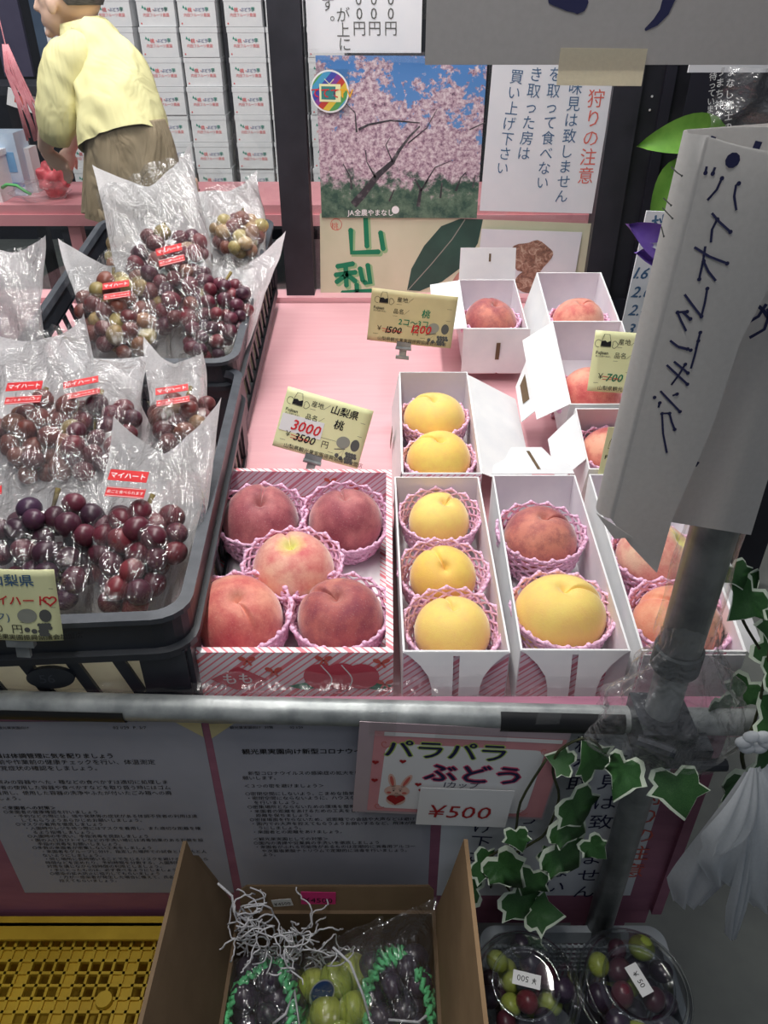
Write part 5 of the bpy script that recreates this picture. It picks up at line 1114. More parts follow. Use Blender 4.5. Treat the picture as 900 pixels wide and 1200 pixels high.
ST1 = [z1(L) for L in ([(605, 285), (598, 318)], [(645, 288), (632, 320)], [(605, 455), (650, 400), (675, 342)], [(742, 500), (733, 430), (742, 375), (755, 365)], [(625, 518), (660, 560), (712, 608)], [(618, 665), (625, 600), (650, 548)], [(540, 692), (610, 735), (695, 766)], [(592, 685), (580, 760), (560, 850)], [(640, 855), (605, 810), (582, 760)], [(490, 930), (530, 985), (568, 1035)], [(568, 1035), (585, 970), (598, 895)], [(495, 1112), (470, 1060), (455, 1022)], [(455, 1022), (500, 1015)], [(480, 1020), (515, 1050)], [(540, 1200), (562, 1115)], [(418, 1165), (450, 1190), (500, 1200)])]
ST2 = [z2(L) for L in ([(418, 8), (460, 38), (515, 48)], [(515, 140), (535, 70), (552, 0)], [(435, 110), (500, 162)], [(400, 130), (497, 218)], [(420, 228), (460, 170), (488, 120)], [(368, 262), (460, 356)], [(425, 280), (447, 270)], [(336, 290), (340, 296)], [(358, 345), (364, 320)], [(395, 565), (378, 470), (374, 372)], [(374, 372), (410, 368)], [(410, 368), (420, 410), (434, 446)])]
sgn(ST1 + ST2, 0.0014, 'marker_strokes')
sgn([z1([(727, 225), (727, 250)])], 0.0045, 'marker_blot')
sgn([z1(L) for L in ([(440, 295), (465, 322), (488, 338)], [(400, 455), (435, 490)], [(395, 505), (440, 555)], [(388, 600), (398, 648)])], 0.0007, 'faint_strokes', 'ink_grey', True)
# second sheet, lower right, behind
FY2 = 0.474
hs2 = thing('hanging_sign', 'bluish grey lower sheet hanging behind the long paper sign on the post', 'sign', atY(840, 600, FY2))
o2 = [(806, 152), (850, 149), (940, 148), (940, 500), (905, 545), (880, 627), (787, 612)]
b = MB(); b.poly([atY(x, y, FY2) - hs2.location for x, y in reversed(o2)], 0.0004); b.build('paper_face', 'paper', hs2)
b = MB()
for L, w in ((z1([(840, 970), (875, 1000), (900, 1040)]), 0.0022), (z1([(795, 1062), (850, 1030), (890, 968)]), 0.0022), (z1([(805, 1138), (880, 1095), (905, 1020), (895, 990)]), 0.0022), (z2([(530, 625), (547, 602)]), 0.003), (z1([(605, 142), (630, 150)]), 0.004), (z1([(825, 172), (860, 180)]), 0.005)):
    P = [atY(x, y, FY2) - hs2.location for x, y in L]; V = []
    for i, c in enumerate(P):
        d = (P[min(i + 1, len(P) - 1)] - P[max(i - 1, 0)]).normalized(); sd = d.cross(Vector((0, -1, 0))).normalized() * w / 2; V += [c + sd + Vector((0, -0.0006, 0)), c - sd + Vector((0, -0.0006, 0))]
    b = MB(); b.add(V, [(2 * i, 2 * i + 1, 2 * i + 3, 2 * i + 2) for i in range(len(P) - 1)]); b.build('marker_stroke', 'ink_navy', hs2)
# ---------------------------------------------------------------- papers on the stall front (panel face y = 0.52)
FP = 0.5195
def psheet(name, label, x0, x1, z0, z1, mat, cat, y=FP, group=None, rz=0.0):
    c = Matrix.Rotation(rz, 3, 'Y'); o = Vector(((x0 + x1) / 2, y, (z0 + z1) / 2))
    f = lambda x, z: o + c @ Vector((x - o.x, 0, z - o.z))
    return Sheet(name, label, cat, f(x0, z1), f(x1, z1), f(x0, z0), mat, 0.0004, group)
def fill_doc(s, lines, x, y, sz, pitch, indent, maxw):
    b = MB(); bb = MB()
    for L in lines:
        if L is None: y -= pitch * 0.75; continue
        ind, bold, tx = L; n = len(tx); sxx = 1.0
        X = x + indent * ind; w = n * sz
        if X + w > maxw: tx = tx[:int((maxw - X) / sz)]
        write(bb if bold else b, tx, X, y, sz, 0.0006, 0.02 if bold else 0.0, sx=1.0); y -= pitch
    s.part(bb, 'heading_text', 'black'); s.part(b, 'body_text', 'black'); return y
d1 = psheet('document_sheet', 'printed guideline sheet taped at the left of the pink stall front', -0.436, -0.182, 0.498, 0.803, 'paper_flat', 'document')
q = d1.px(-70, 903); b = MB()
fill_doc(d1, DOC1[:3], 0.002, d1.H - 0.054, 0.0082, 0.0098, 0, 0.2)
fill_doc(d1, DOC1[4:8], -0.0 + 0.004, d1.H - 0.096, 0.0073, 0.0092, 0.007, 0.215)
fill_doc(d1, DOC1[9:], 0.018, d1.H - 0.140, 0.0066, 0.0074, 0.0075, 0.232)
b = MB(); write(b, '02 1/29  P. 3/7', 0.165, d1.H - 0.010, 0.0055, 0.0006); write(b, '観光果実園向け', 0.05, d1.H - 0.010, 0.0045, 0.0006); d1.part(b, 'header_text', 'black')
b = MB(); b.add([(d1.W - 0.025, d1.H, 0.0008), (d1.W, d1.H - 0.022, 0.0008), (d1.W, d1.H, 0.0008)], [(0, 1, 2)]); d1.part(b, 'corner_tape', 'pricecard_tan')
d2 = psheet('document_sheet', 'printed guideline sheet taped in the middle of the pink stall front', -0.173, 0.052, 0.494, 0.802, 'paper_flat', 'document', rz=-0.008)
fill_doc(d2, DOC2[:1], 0.028, d2.H - 0.046, 0.0088, 0.010, 0, 0.22)
fill_doc(d2, DOC2[1:], 0.024, d2.H - 0.074, 0.0066, 0.0076, 0.0075, 0.214)
b = MB(); write(b, '観光果実園向け  対策', 0.02, d2.H - 0.008, 0.0045, 0.0006); write(b, '02 1/29', 0.08, d2.H - 0.008, 0.0045, 0.0006); d2.part(b, 'header_text', 'black')
b = MB(); b.add([(0, d2.H - 0.022, 0.0008), (0.025, d2.H, 0.0008), (0, d2.H, 0.0008)], [(0, 1, 2)]); d2.part(b, 'corner_tape', 'pricecard_tan')
d3 = psheet('notice_sheet', 'picking-rules notice in big vertical characters on the right of the pink stall front', 0.064, 0.300, 0.492, 0.820, 'notice', 'notice')
column(d3, '狩りの注意', (768, 922), (738, 1030), 5, 'red_lettering', 'ink_coral', size=0.031)
column(d3, '味見は致しません', (724, 880), (682, 1055), 8, 'lettering', 'ink_navy', size=0.028)
column(d3, '粒を取って食べない', (692, 860), (648, 1048), 9, 'lettering', 'ink_navy', size=0.028)
column(d3, 'もぎ取った房は', (640, 900), (600, 1010), 7, 'lettering', 'ink_navy', size=0.026)
column(d3, 'お買い上げ下さい', (590, 880), (553, 1028), 8, 'lettering', 'ink_navy', size=0.026)
# laminated sign and price strip
sg = Sheet('laminated_sign', 'laminated pink sign with rabbit drawing hung under the rail', 'sign', atY(407, 845, 0.500), atY(656, 857, 0.500), atY(413, 951, 0.506), 'film_soft', 0.0006)
sg.o.data.materials[0] = plain('milky_laminate', S(196, 176, 182), S(186, 166, 174), 8, 0.3)
cW, cH2 = sg.W, sg.H
def rr(x0, y0, x1, y1, r=0.006, z=0.0004, wob=0.0):
    P = rrect(x1 - x0, y1 - y0, r, 6); return [(x + (x0 + x1) / 2 + wob * sin(y * 160), y + (y0 + y1) / 2 + wob * sin(x * 90), z) for x, y in P]
b = MB(); b.rect(cW * .075, cH2 * .03, cW * .99, cH2 * .92, 0.0004); sg.part(b, 'pink_card', 'bunny_pink')
b = MB(); P_ = rr(cW * .13, cH2 * .07, cW * .90, cH2 * .80, 0.012, 0.0007, 0.0012); b.add(P_, [tuple(range(len(P_)))]); sg.part(b, 'white_area', 'label_white')
b = MB()
for cx_, cy_ in ((.13, .80), (.90, .80), (.13, .10), (.88, .10)): b.strip([(cW * cx_ + 0.008 * t_ * cos(t_ * 6) * .8, cH2 * cy_ + 0.008 * t_ * sin(t_ * 6)) for t_ in [k / 12 for k in range(13)]], 0.0006, 0.0009, False)
sg.part(b, 'curls', 'ink_coral')
b = MB(); q = sg.px(449, 884); write(b, 'パラパラ', q[0], q[1], 0.030, 0.0009, 0.02, sx=1.05, shear=-0.1); 
hl = MB(); hl.v = [(x, y, 0.0008) for x, y, z in b.v]; hl.f = list(b.f); hl.mi = list(b.mi); hl.sm = list(b.sm)
def fat(b0, dz, k=0.0013):
    o_ = MB()
    for dx, dy in ((k, 0), (-k, 0), (0, k), (0, -k)): o_.add([(x + dx, y + dy, dz) for x, y, z in b0.v], b0.f)
    return o_
sg.part(fat(b, 0.00085, 0.0014), 'lettering_glow', plain('yellow_green_print', S(214, 236, 130), bstr=0)); sg.part(b, 'lettering', 'ink_navy')
b = MB(); q = sg.px(496, 912); write(b, 'ぶどう', q[0], q[1], 0.032, 0.0012, 0.02, sx=1.1, shear=-0.1); sg.part(fat(b, 0.0010, 0.0018), 'lettering_glow', plain('hot_pink_print', S(244, 110, 150), bstr=0)); sg.part(b, 'lettering', 'ink_navy')
b = MB(); q = sg.px(519, 921); write(b, '1カップ', q[0], q[1], 0.0115, 0.0012, 0.0, sx=1.0, shear=0.1); sg.part(b, 'small_lettering', 'ink_navy')
rb = plain('rabbit_print', S(232, 192, 176), bstr=0)
c_ = Vector(sg.px(465, 926)); k = 0.0115
b = MB()
b.disc((c_.x, c_.y), k * 1.15, 0.0010, 26, k * 0.9); b.disc((c_.x - k * .55, c_.y + k * 1.5), k * .33, 0.0010, 16, k * 1.05, 0.2); b.disc((c_.x + k * .75, c_.y + k * 1.5), k * .33, 0.0010, 16, k * 1.05, -0.35); b.disc((c_.x, c_.y - k * 1.3), k * .9, 0.0010, 20, k * .9)
sg.part(b, 'rabbit_drawing', rb)
b = MB()
for X_, Y_ in ((-.55, 1.5), (.75, 1.5)): b.disc((c_.x + k * X_, c_.y + k * Y_), k * .16, 0.0012, 12, k * .75, 0.2 if X_ < 0 else -0.35)
for X_ in (-.7, .7): b.disc((c_.x + k * X_, c_.y - k * .25), k * .22, 0.0012, 12, k * .16)
sg.part(b, 'rabbit_blush', 'ink_coral')
b = MB()
for X_ in (-.3, .3): b.disc((c_.x + k * X_, c_.y + k * .08), k * .08, 0.0013, 8); b.strip([(c_.x + k * (X_ - .15), c_.y + k * .32), (c_.x + k * (X_ + .15), c_.y + k * .32)], 0.0005, 0.0013)
b.strip([(c_.x - k * .12, c_.y - k * .3), (c_.x, c_.y - k * .22), (c_.x + k * .12, c_.y - k * .3)], 0.0005, 0.0013); sg.part(b, 'rabbit_face', 'black')
def heart(b, x, y, r, z=0.0014): b.add([(x + r * sin(a) ** 3, y + r * (13 * cos(a) - 5 * cos(2 * a) - 2 * cos(3 * a) - cos(4 * a)) / 16, z) for a in [t_ * pi / 12 for t_ in range(24)]], [tuple(range(24))])
b = MB(); heart(b, c_.x, c_.y - k * 1.25, k * .85); sg.part(b, 'heart', 'ink_dred')
for X_, Y_ in ((440, 892), (472, 891), (439, 913), (490, 918), (494, 925)): b = MB(); q = sg.px(X_, Y_); heart(b, q[0], q[1], 0.0035); sg.part(b, 'heart', 'ink_dred')
b = MB(); b.rect(cW * .36, cH2 * .84, cW * .70, cH2 * 1.02, 0.0014); sg.part(b, 'clear_tape', 'film_soft')
b = MB(); b.rect(cW * .12, cH2 * .88, cW * .97, cH2 * .92, 0.0010); sg.part(b, 'card_edge', 'label_white')
pz = Sheet('price_strip', 'white strip with a red handwritten 500 on the laminated sign', 'label', atY(488, 923, 0.4975), atY(598, 927, 0.4975), atY(487, 966, 0.4995), 'label_white', 0.0004)
b = MB(); q = pz.px(495, 957); write(b, '¥500', q[0] + .003, q[1] + .001, 0.030, 0.0008, 0.0, sx=1.05, shear=0.12); pz.part(b, 'lettering', 'ink_dred')
for i_, (x_, w_) in enumerate(((448, 16), (640, 14))):
    t_ = Sheet('tape_strip', ('clear tape holding the left end of the laminated sign to the rail', 'shiny clear tape round the black grip above the laminated sign')[i_], 'tape', atY(x_ - w_, 834, 0.4995), atY(x_ + w_, 835, 0.4995), atY(x_ - w_, 862 - 6 * i_, 0.4985), 'film_soft', 0.0003)

# ---------------------------------------------------------------- yellow crate, bottom left
YC = thing('yellow_crate', 'yellow plastic crate with a square-hole grid at the bottom left', 'crate', (-0.315, 0.36, SHZ))
zt = 0.445 - SHZ; X0, X1, Y0_, Y1_ = -0.30, 0.142, -0.16, 0.143
pit = 0.0140; nx = int((X1 - X0) / pit); ny = int((Y1_ - 0.015 - Y0_) / pit)
b = MB()
for i in range(nx + 1): b.box((X0 + pit * i, (Y0_ + Y1_) / 2, zt - 0.002), (0.0032, Y1_ - Y0_, 0.006))
for j in range(ny + 1): b.box(((X0 + X1) / 2, Y0_ + pit * j, zt - 0.002), (X1 - X0, 0.0032, 0.006))
b.build('grid', 'yellow_plastic', YC)
b = MB(); rnd = random.Random(4)
for j in range(ny):
    solid = j % 4 == (ny - 1) % 4
    for i in range(nx):
        if solid or i % 9 in (4,) or i % 17 == 0 or rnd.random() < 0.04: b.box((X0 + pit * (i + .5), Y0_ + pit * (j + .5), zt - 0.0035), (pit, pit, 0.002))
b.build('grid_fill', 'yellow_plastic', YC)
b = MB(); b.box(((X0 + X1) / 2, Y1_ + 0.004, zt + 0.004), (X1 - X0 + 0.02, 0.012, 0.016)); b.box(((X0 + X1) / 2, Y1_ - 0.008, zt + 0.010), (X1 - X0 + 0.02, 0.02, 0.004)); b.build('rear_rim', 'yellow_plastic', YC)
b = MB()
for x_ in (X0 - .004, X1 + .004): b.box((x_, (Y0_ + Y1_) / 2, zt / 2), (0.008, Y1_ - Y0_, zt))
b.box(((X0 + X1) / 2, Y1_ + .006, zt / 2), (X1 - X0 + .016, 0.006, zt)); b.box(((X0 + X1) / 2, Y0_ - .003, zt / 2), (X1 - X0 + .016, 0.006, zt)); b.box(((X0 + X1) / 2, 0, .002), (X1 - X0, Y1_ - Y0_, .004)); b.build('walls', 'yellow_plastic', YC)
p_ = atZ(122, 1172, 0.447); b = MB(); b.lathe([(0.0001, .005), (0.009, .005), (0.0095, .002), (0.0095, -.004)], 24); b.v = [(x + p_.x + .315, y + p_.y - .36, z + zt) for x, y, z in b.v]; b.build('boss', 'yellow_plastic', YC)

# ---------------------------------------------------------------- open carton with fruit packs
CB = thing('open_carton', 'open brown cardboard carton with raised flaps under the laminated sign', 'carton', (-0.055, 0.36, SHZ))
hz = 0.543 - SHZ; cx0, cx1, cy0, cy1 = -0.111, 0.113, -0.16, 0.113
b = MB(); vs_, fo, ft, fi, b0, b1 = tray(None, [(cx0, cy0), (cx1, cy0), (cx1, cy1), (cx0, cy1)], hz, 0.004); b.add(vs_, fo + ft + fi + b0 + b1); b.build('body', 'brown_card', CB)
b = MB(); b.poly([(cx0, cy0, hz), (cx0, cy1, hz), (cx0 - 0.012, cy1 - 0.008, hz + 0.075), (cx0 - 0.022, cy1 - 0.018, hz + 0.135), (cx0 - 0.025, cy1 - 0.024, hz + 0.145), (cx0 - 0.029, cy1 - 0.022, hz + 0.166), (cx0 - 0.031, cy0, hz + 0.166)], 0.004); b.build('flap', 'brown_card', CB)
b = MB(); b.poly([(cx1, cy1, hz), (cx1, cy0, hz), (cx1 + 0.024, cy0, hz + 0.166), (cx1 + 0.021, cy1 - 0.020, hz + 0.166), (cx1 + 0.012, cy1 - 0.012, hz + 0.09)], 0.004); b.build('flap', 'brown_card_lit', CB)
b = MB(); P_ = [(cx0 + 0.004, cy1, hz), (cx1 - 0.002, cy1, hz), (cx1 - 0.002, cy1 + .008, hz + 0.026), (cx1 - 0.008, cy1 + .010, hz + 0.031), (cx0 + 0.012, cy1 + .010, hz + 0.031), (cx0 + 0.004, cy1 + .008, hz + 0.026)]
b.poly(P_, 0.003); bfp = b.build('flap', 'brown_card', CB)
def sticker(name, TL, TR, BL, mat, tx, ink, sz, dy, lab=None):
    s_ = Sheet(name, None, None, atY(*TL, dy), atY(*TR, dy), atY(*BL, dy), mat, 0.0003)
    b = MB(); write(b, tx, s_.W * .06, s_.H * .22, sz, 0.0005, 0.0, sx=(s_.W * .86) / max(.001, _wid(tx, sz))); s_.part(b, 'lettering', ink)
    M_ = s_.o.matrix_world.copy(); return s_
def _wid(tx, sz): return write(MB(), tx, 0, 0, sz)
st1 = sticker('price_sticker', (353, 1045), (394, 1046), (353, 1060), 'neonpink', '¥4500', 'black', 0.0125, 0.4755); tag(st1.o, 'neon pink price sticker on the back flap of the open carton', 'label')
st2 = sticker('price_sticker', (320, 1055), (343, 1053), (321, 1063), 'label_white', '¥4500', 'black', 0.008, 0.4745); tag(st2.o, 'tiny white price sticker on the back flap of the open carton', 'label')
def floc(o, px_, py_, Y): return atY(px_, py_, Y)
# packs: dark bunch in green net (left and right), green bunch in the middle
def pack(label, bl, B, T, wid, mat, n, seed, net=True, r=0.0125):
    bunch(bl, B, T, wid, 0.022, n, mat, r, group='grape bunches in the open carton', seed=seed, stem=False)
    B, T = Vector(B), Vector(T); v = T - B; L = v.length; v.normalize(); u = Vector((1, 0, 0)); u = (u - v * u.dot(v)).normalized(); w = u.cross(v)
    if net:
        t = thing('green_net', label, 'net', B, None, 'green foam nets in the carton'); b = MB()
        for ring_ in range(3):
            o_ = 0.9 + 0.13 * ring_; P_ = []
            for k in range(60):
                a = -0.25 * pi + 1.5 * pi * k / 59
                rad = 1 + 0.10 * sin(k * 1.9 + ring_ * pi)
                P_.append(u * (wid * 1.05 * o_ * rad * cos(a)) + v * (L * 0.35 + (L * 0.62) * rad * o_ * max(-.6, sin(a))) + w * (0.022 - 0.012 * ring_ + 0.004 * cos(k * 1.9)))
            b.tube(P_, 0.0028, 6)
        for k in range(30):
            a = -0.25 * pi + 1.5 * pi * k / 29; c0 = u * (wid * .92 * cos(a)) + v * (L * .35 + L * .56 * max(-.6, sin(a))) + w * 0.026; c1 = u * (wid * 1.28 * cos(a + .12)) + v * (L * .35 + L * .80 * max(-.6, sin(a + .12))) - w * 0.006
            b.tube([c0, (c0 + c1) / 2 + w * 0.004, c1], 0.0026, 5)
        b.build('strands', 'net_green', t, smooth=True)
pack('green foam net round the left dark grapes in the carton', 'black grape bunch at the left of the open carton', atY(300, 1235, 0.345), atY(318, 1135, 0.42), 0.034, 'berry_black', 34, 51)
pack('green foam net round the right dark grapes in the carton', 'black grape bunch at the right of the open carton', atY(468, 1235, 0.345), atY(462, 1122, 0.43), 0.034, 'berry_black', 36, 52)
bunch('pale green muscat bunch in the middle of the open carton', atY(392, 1225, 0.35), atY(398, 1140, 0.42), 0.030, 0.024, 20, 'berry_green', 0.0165, group='grape bunches in the open carton', seed=53, stem=False)
bag('clear bag over the left dark grapes in the carton', atY(300, 1250, 0.335), atY(325, 1110, 0.445), 0.040, 0.045, 0.034, 61, back=False, bunch_t=0.9, name='clear_bag', group='clear bags in the carton')
bag('clear bag over the right dark grapes in the carton', atY(468, 1250, 0.335), atY(462, 1070, 0.465), 0.040, 0.045, 0.034, 62, back=False, bunch_t=0.8, name='clear_bag', group='clear bags in the carton')
bag('clear bag over the green grapes in the carton', atY(392, 1250, 0.335), atY(405, 1090, 0.455), 0.036, 0.040, 0.036, 63, back=False, bunch_t=0.8, name='clear_bag', group='clear bags in the carton')
ms = Sheet('oval_sticker', 'blue and white oval sticker on the green grape bag', 'label', atY(360, 1145, 0.385), atY(389, 1148, 0.385), atY(358, 1180, 0.382), 'glass', 0.0002)
b = MB(); b.disc((ms.W / 2, ms.H / 2), ms.W * .50, 0.0004, 28, ms.H * .50); ms.part(b, 'white_oval', 'label_white')
b = MB(); b.disc((ms.W / 2, ms.H * .55), ms.W * .44, 0.0006, 28, ms.H * .40); ms.part(b, 'blue_oval', plain('royal_blue_print', S(40, 86, 164), bstr=0))
b = MB(); write(b, 'シャイン', ms.W * .14, ms.H * .60, 0.0062, 0.0009, 0.0); write(b, 'マスカット', ms.W * .10, ms.H * .38, 0.0055, 0.0009, 0.0); ms.part(b, 'lettering', 'label_white')
b = MB(); rnd = random.Random(9)
def wob(px0, py0, Y, n, amp, L_, seed):
    r_ = random.Random(seed); p = atY(px0, py0, Y); d = Vector((r_.uniform(-1, 1), r_.uniform(-.4, .4), r_.uniform(-1, 1))).normalized(); P_ = [p.copy()]
    for k in range(n):
        d = (d + Vector((r_.uniform(-1, 1), r_.uniform(-.6, .6), r_.uniform(-1, 1))) * amp).normalized(); p = p + d * L_ / n
        c_ = atY(px0, py0, Y); p = c_ + (p - c_) * 0.93; P_.append(p.copy())
    return P_
stn = thing('packing_strings', 'tangle of white foam packing strings in the open carton', 'packing', atY(320, 1100, 0.44))
for (x_, y_, n_) in ((298, 1088, 16), (288, 1108, 12), (312, 1112, 9), (350, 1098, 10), (365, 1115, 9), (345, 1130, 8), (385, 1120, 5), (274, 1078, 3)):
    for k in range(n_): b.tube([v - stn.location for v in wob(x_ + rnd.uniform(-12, 12), y_ + rnd.uniform(-12, 12), 0.43 + rnd.uniform(-.01, .02), 16, 0.6, 0.09, rnd.random())], 0.00095, 4)
for pts in ([(255, 1035), (272, 1050), (274, 1068), (290, 1080)], [(390, 1110), (410, 1128), (425, 1165), (435, 1200)], [(320, 1200), (335, 1188), (345, 1160), (352, 1210)], [(455, 1195), (490, 1198), (500, 1190)]):
    P_ = [atY(x, y, 0.42 + 0.0006 * (1100 - y)) - stn.location for x, y in pts]; b.tube(P_, 0.0014, 5)
b.build('strings', 'string', stn, smooth=True, kind='stuff')

# ---------------------------------------------------------------- white basket and two round cups
BK = thing('white_basket', 'milky white plastic basket with a mesh wall at the bottom right', 'basket', (0.225, 0.37, SHZ))
bz_ = 0.462 - SHZ; x0, x1, y0, y1 = -0.103, 0.106, -0.17, 0.122
b = MB(); 
def bring(b, k0, z0, k1, z1, r0=.02, r1=.02):
    A = [(x + (x0 + x1) / 2, y + (y0 + y1) / 2, z0) for x, y in rrect(x1 - x0 + k0, y1 - y0 + k0, r0)]; B = [(x + (x0 + x1) / 2, y + (y0 + y1) / 2, z1) for x, y in rrect(x1 - x0 + k1, y1 - y0 + k1, r1)]; n = len(A)
    b.add(A + B, [(i, (i + 1) % n, n + (i + 1) % n, n + i) for i in range(n)])
bring(b, .012, bz_ - .010, .014, bz_); bring(b, .014, bz_, -.004, bz_ + .001); bring(b, -.004, bz_ + .001, -.006, bz_ - .022); b.build('rim', 'white_plastic', BK)
b = MB()
for k in range(28): b.box((x0 + .008 + (x1 - x0 - .016) * k / 27, y1 - .006, bz_ / 2 - .01), (.0024, .003, bz_ - .02))
for k in range(6): b.box(((x0 + x1) / 2, y1 - .006, bz_ - .024 - .011 * k), (x1 - x0 - .01, .0034, .0024))
b.build('rear_mesh', 'white_plastic', BK)
b = MB()
for k in range(36): b.box((x1 - .006, y0 + .008 + (y1 - y0 - .016) * k / 35, bz_ / 2 - .01), (.003, .0024, bz_ - .02)); b.box((x0 + .006, y0 + .008 + (y1 - y0 - .016) * k / 35, bz_ / 2 - .01), (.003, .0024, bz_ - .02))
for k in range(6): b.box((x1 - .006, (y0 + y1) / 2, bz_ - .024 - .011 * k), (.0034, y1 - y0 - .01, .0024)); b.box((x0 + .006, (y0 + y1) / 2, bz_ - .024 - .011 * k), (.0034, y1 - y0 - .01, .0024))
b.build('side_mesh', 'white_plastic', BK)
b = MB(); b.box(((x0 + x1) / 2, (y0 + y1) / 2, .003), (x1 - x0 - .01, y1 - y0 - .01, .006)); b.box(((x0 + x1) / 2, y0 + .004, bz_ / 2), (x1 - x0 - .01, .004, bz_)); b.build('base', 'crate', BK)
def cup(label, px_, py_, zt_, R, tilt, seed, txt, trot, mix):
    c = atZ(px_, py_, zt_); h = 0.062
    t = thing('clear_cup', label, 'cup', c - Vector((0, 0, h)), tilt, 'clear cups of mixed grapes')
    b = MB(); b.lathe([(R * .66, 0.0), (R * .70, 0.001), (R * .93, h * .78), (R * .97, h * .80), (R * .97, h * .83)], 56, cap0=True); b.build('bowl', 'cup', t, smooth=True)
    b = MB(); b.lathe([(R * .97, h * .80), (R * 1.0, h * .82), (R * 1.0, h * .87), (R * .95, h * .89), (R * .92, h * .90), (R * .88, h * 1.0), (R * .84, h * 1.08), (R * .62, h * 1.16), (R * .585, h * 1.18), (R * .56, h * 1.15), (R * .50, h * 1.13), (0.0005, h * 1.13)], 64); lid = b.build('lid', 'cup', t, smooth=True)
    for rr_, zz_, tt_ in ((R * 1.0, h * .845, .0015), (R * .60, h * 1.165, .0016), (R * .86, h * 1.03, .0010)): q = MB(); q.tube([(rr_ * cos(a_ * pi / 30), rr_ * sin(a_ * pi / 30), zz_) for a_ in range(60)], tt_, 8, True); q.build('lid_rib', 'cup', t, smooth=True)
    b = MB(); b.box((0, 0, 0), (R * .50, R * .24, .0004)); s_ = b.build('price_label', 'label_white', t); s_.location = (R * .02, R * .05, h * 1.145); s_.rotation_euler = (0, 0, trot)
    b = MB(); write(b, txt, 0, -.003, 0.0085, 0.0004, 0.0, center=True); l_ = b.build('lettering', 'black', s_)
    rnd = random.Random(seed); pts = []; tr = 0
    while len(pts) < 22 and tr < 4000:
        tr += 1; a = rnd.uniform(0, 2 * pi); q_ = sqrt(rnd.random()) * R * .74; z_ = rnd.uniform(.014, h * .98)
        p = Vector((q_ * cos(a), q_ * sin(a), z_))
        if all((p - o).length > 0.021 for o in pts) and q_ < R * (.55 + .2 * z_ / h): pts.append(p)
    g_ = thing('mixed_grapes', 'red, black and green grapes inside the ' + ('left' if 'left' in label else 'right') + ' clear cup', 'grapes', c - Vector((0, 0, h)), tilt, 'mixed grapes in cups')
    for p in pts: inst(BM[mix[int(rnd.random() * len(mix))]], 'berry', g_, p, (rnd.uniform(0, 3), rnd.uniform(0, 3), 0), 0.0125 * rnd.uniform(.85, 1.1))
mx = ['berry_dark', 'berry_black', 'berry_black', 'berry_red', 'berry_green']
cup('clear round cup of mixed grapes, the left one in the white basket', 618, 1148, 0.505, 0.0600, (0.10, -0.05, 0), 71, '¥ 500', pi - 0.25, mx)
cup('clear round cup of mixed grapes, the right one in the white basket', 740, 1148, 0.505, 0.0630, (0.10, 0.06, 0), 72, '¥ 50', -1.15, mx)

# ---------------------------------------------------------------- ivy garland and white fabric flower
IV = thing('ivy_garland', 'variegated artificial ivy garland hanging from the right end of the rail', 'garland', (0.30, 0.49, 0.82))
LO = [(0, -.02), (.22, -.20), (.48, -.16), (.56, .02), (.52, .20), (.66, .38), (.42, .52), (.26, .72), (0, 1.0), (-.26, .72), (-.42, .52), (-.66, .38), (-.52, .20), (-.56, .02), (-.48, -.16), (-.22, -.20)]
def ivy_mesh(seed, wmar=0.80):
    r_ = random.Random(seed); b = MB(); P0 = [(x * (1 + r_.uniform(-.08, .08)), y * (1 + r_.uniform(-.06, .06))) for x, y in LO]
    def z_(x, y): return 0.16 * x * x - 0.30 * max(0, y - .3) ** 2 + 0.02 * sin(9 * x + seed) - 0.05 * math.exp(-(x / .05) ** 2)
    n = len(P0); c = (0, .25)
    ox_, oy_ = r_.uniform(-.075, .075), r_.uniform(-.02, .075); R_ = [[(c[0] + (x - c[0]) * k + ox_ * e_, c[1] + (y - c[1]) * k + oy_ * e_) for x, y in P0] for k, e_ in ((0.4, 0), (0.89 , 1), (1.0, 0))]
    vs_ = [(c[0], c[1], z_(*c))] + [(x, y, z_(x, y)) for rr_ in R_ for x, y in rr_]
    b.cur = 0; b.add(vs_, [(0, 1 + i, 1 + (i + 1) % n) for i in range(n)] + [(1 + i, 1 + n + i, 1 + n + (i + 1) % n, 1 + (i + 1) % n) for i in range(n)])
    b.f += [(1 + n + i, 1 + 2 * n + i, 1 + 2 * n + (i + 1) % n, 1 + n + (i + 1) % n) for i in range(n)]; b.mi += [1] * n; b.sm += [True] * n
    return b.mesh('ivy_leaf', ['leaf', 'leaf_white'], True)
IM = [ivy_mesh(k) for k in range(5)]
LV = [(699, 902, 40, .4), (735, 892, 42, 2.8), (790, 908, 46, 3.3), (832, 893, 24, 2.2), (874, 905, 52, 3.4), (670, 936, 44, 3.6), (655, 962, 42, 4.2), (650, 992, 46, 4.0), (625, 1022, 32, 2.8), (583, 1006, 40, 3.9), (604, 974, 24, 3.4), (602, 1046, 40, 3.7), (622, 1068, 34, 4.6), (560, 1045, 32, 1.4), (558, 1010, 30, 4.2),
      (893, 842, 52, 4.4), (858, 664, 26, 3.6), (884, 690, 44, 2.4), (866, 693, 32, 5.4), (893, 752, 44, 4.2), (880, 800, 36, 2.6), (898, 790, 34, 4.6), (845, 820, 34, 3.4), (668, 896, 26, 1.2), (638, 1010, 24, 5.4), (905, 880, 46, 3.1), (860, 940, 34, 3.5), (690, 985, 26, 3.9), (912, 720, 40, 3.0)]
rnd = random.Random(77)
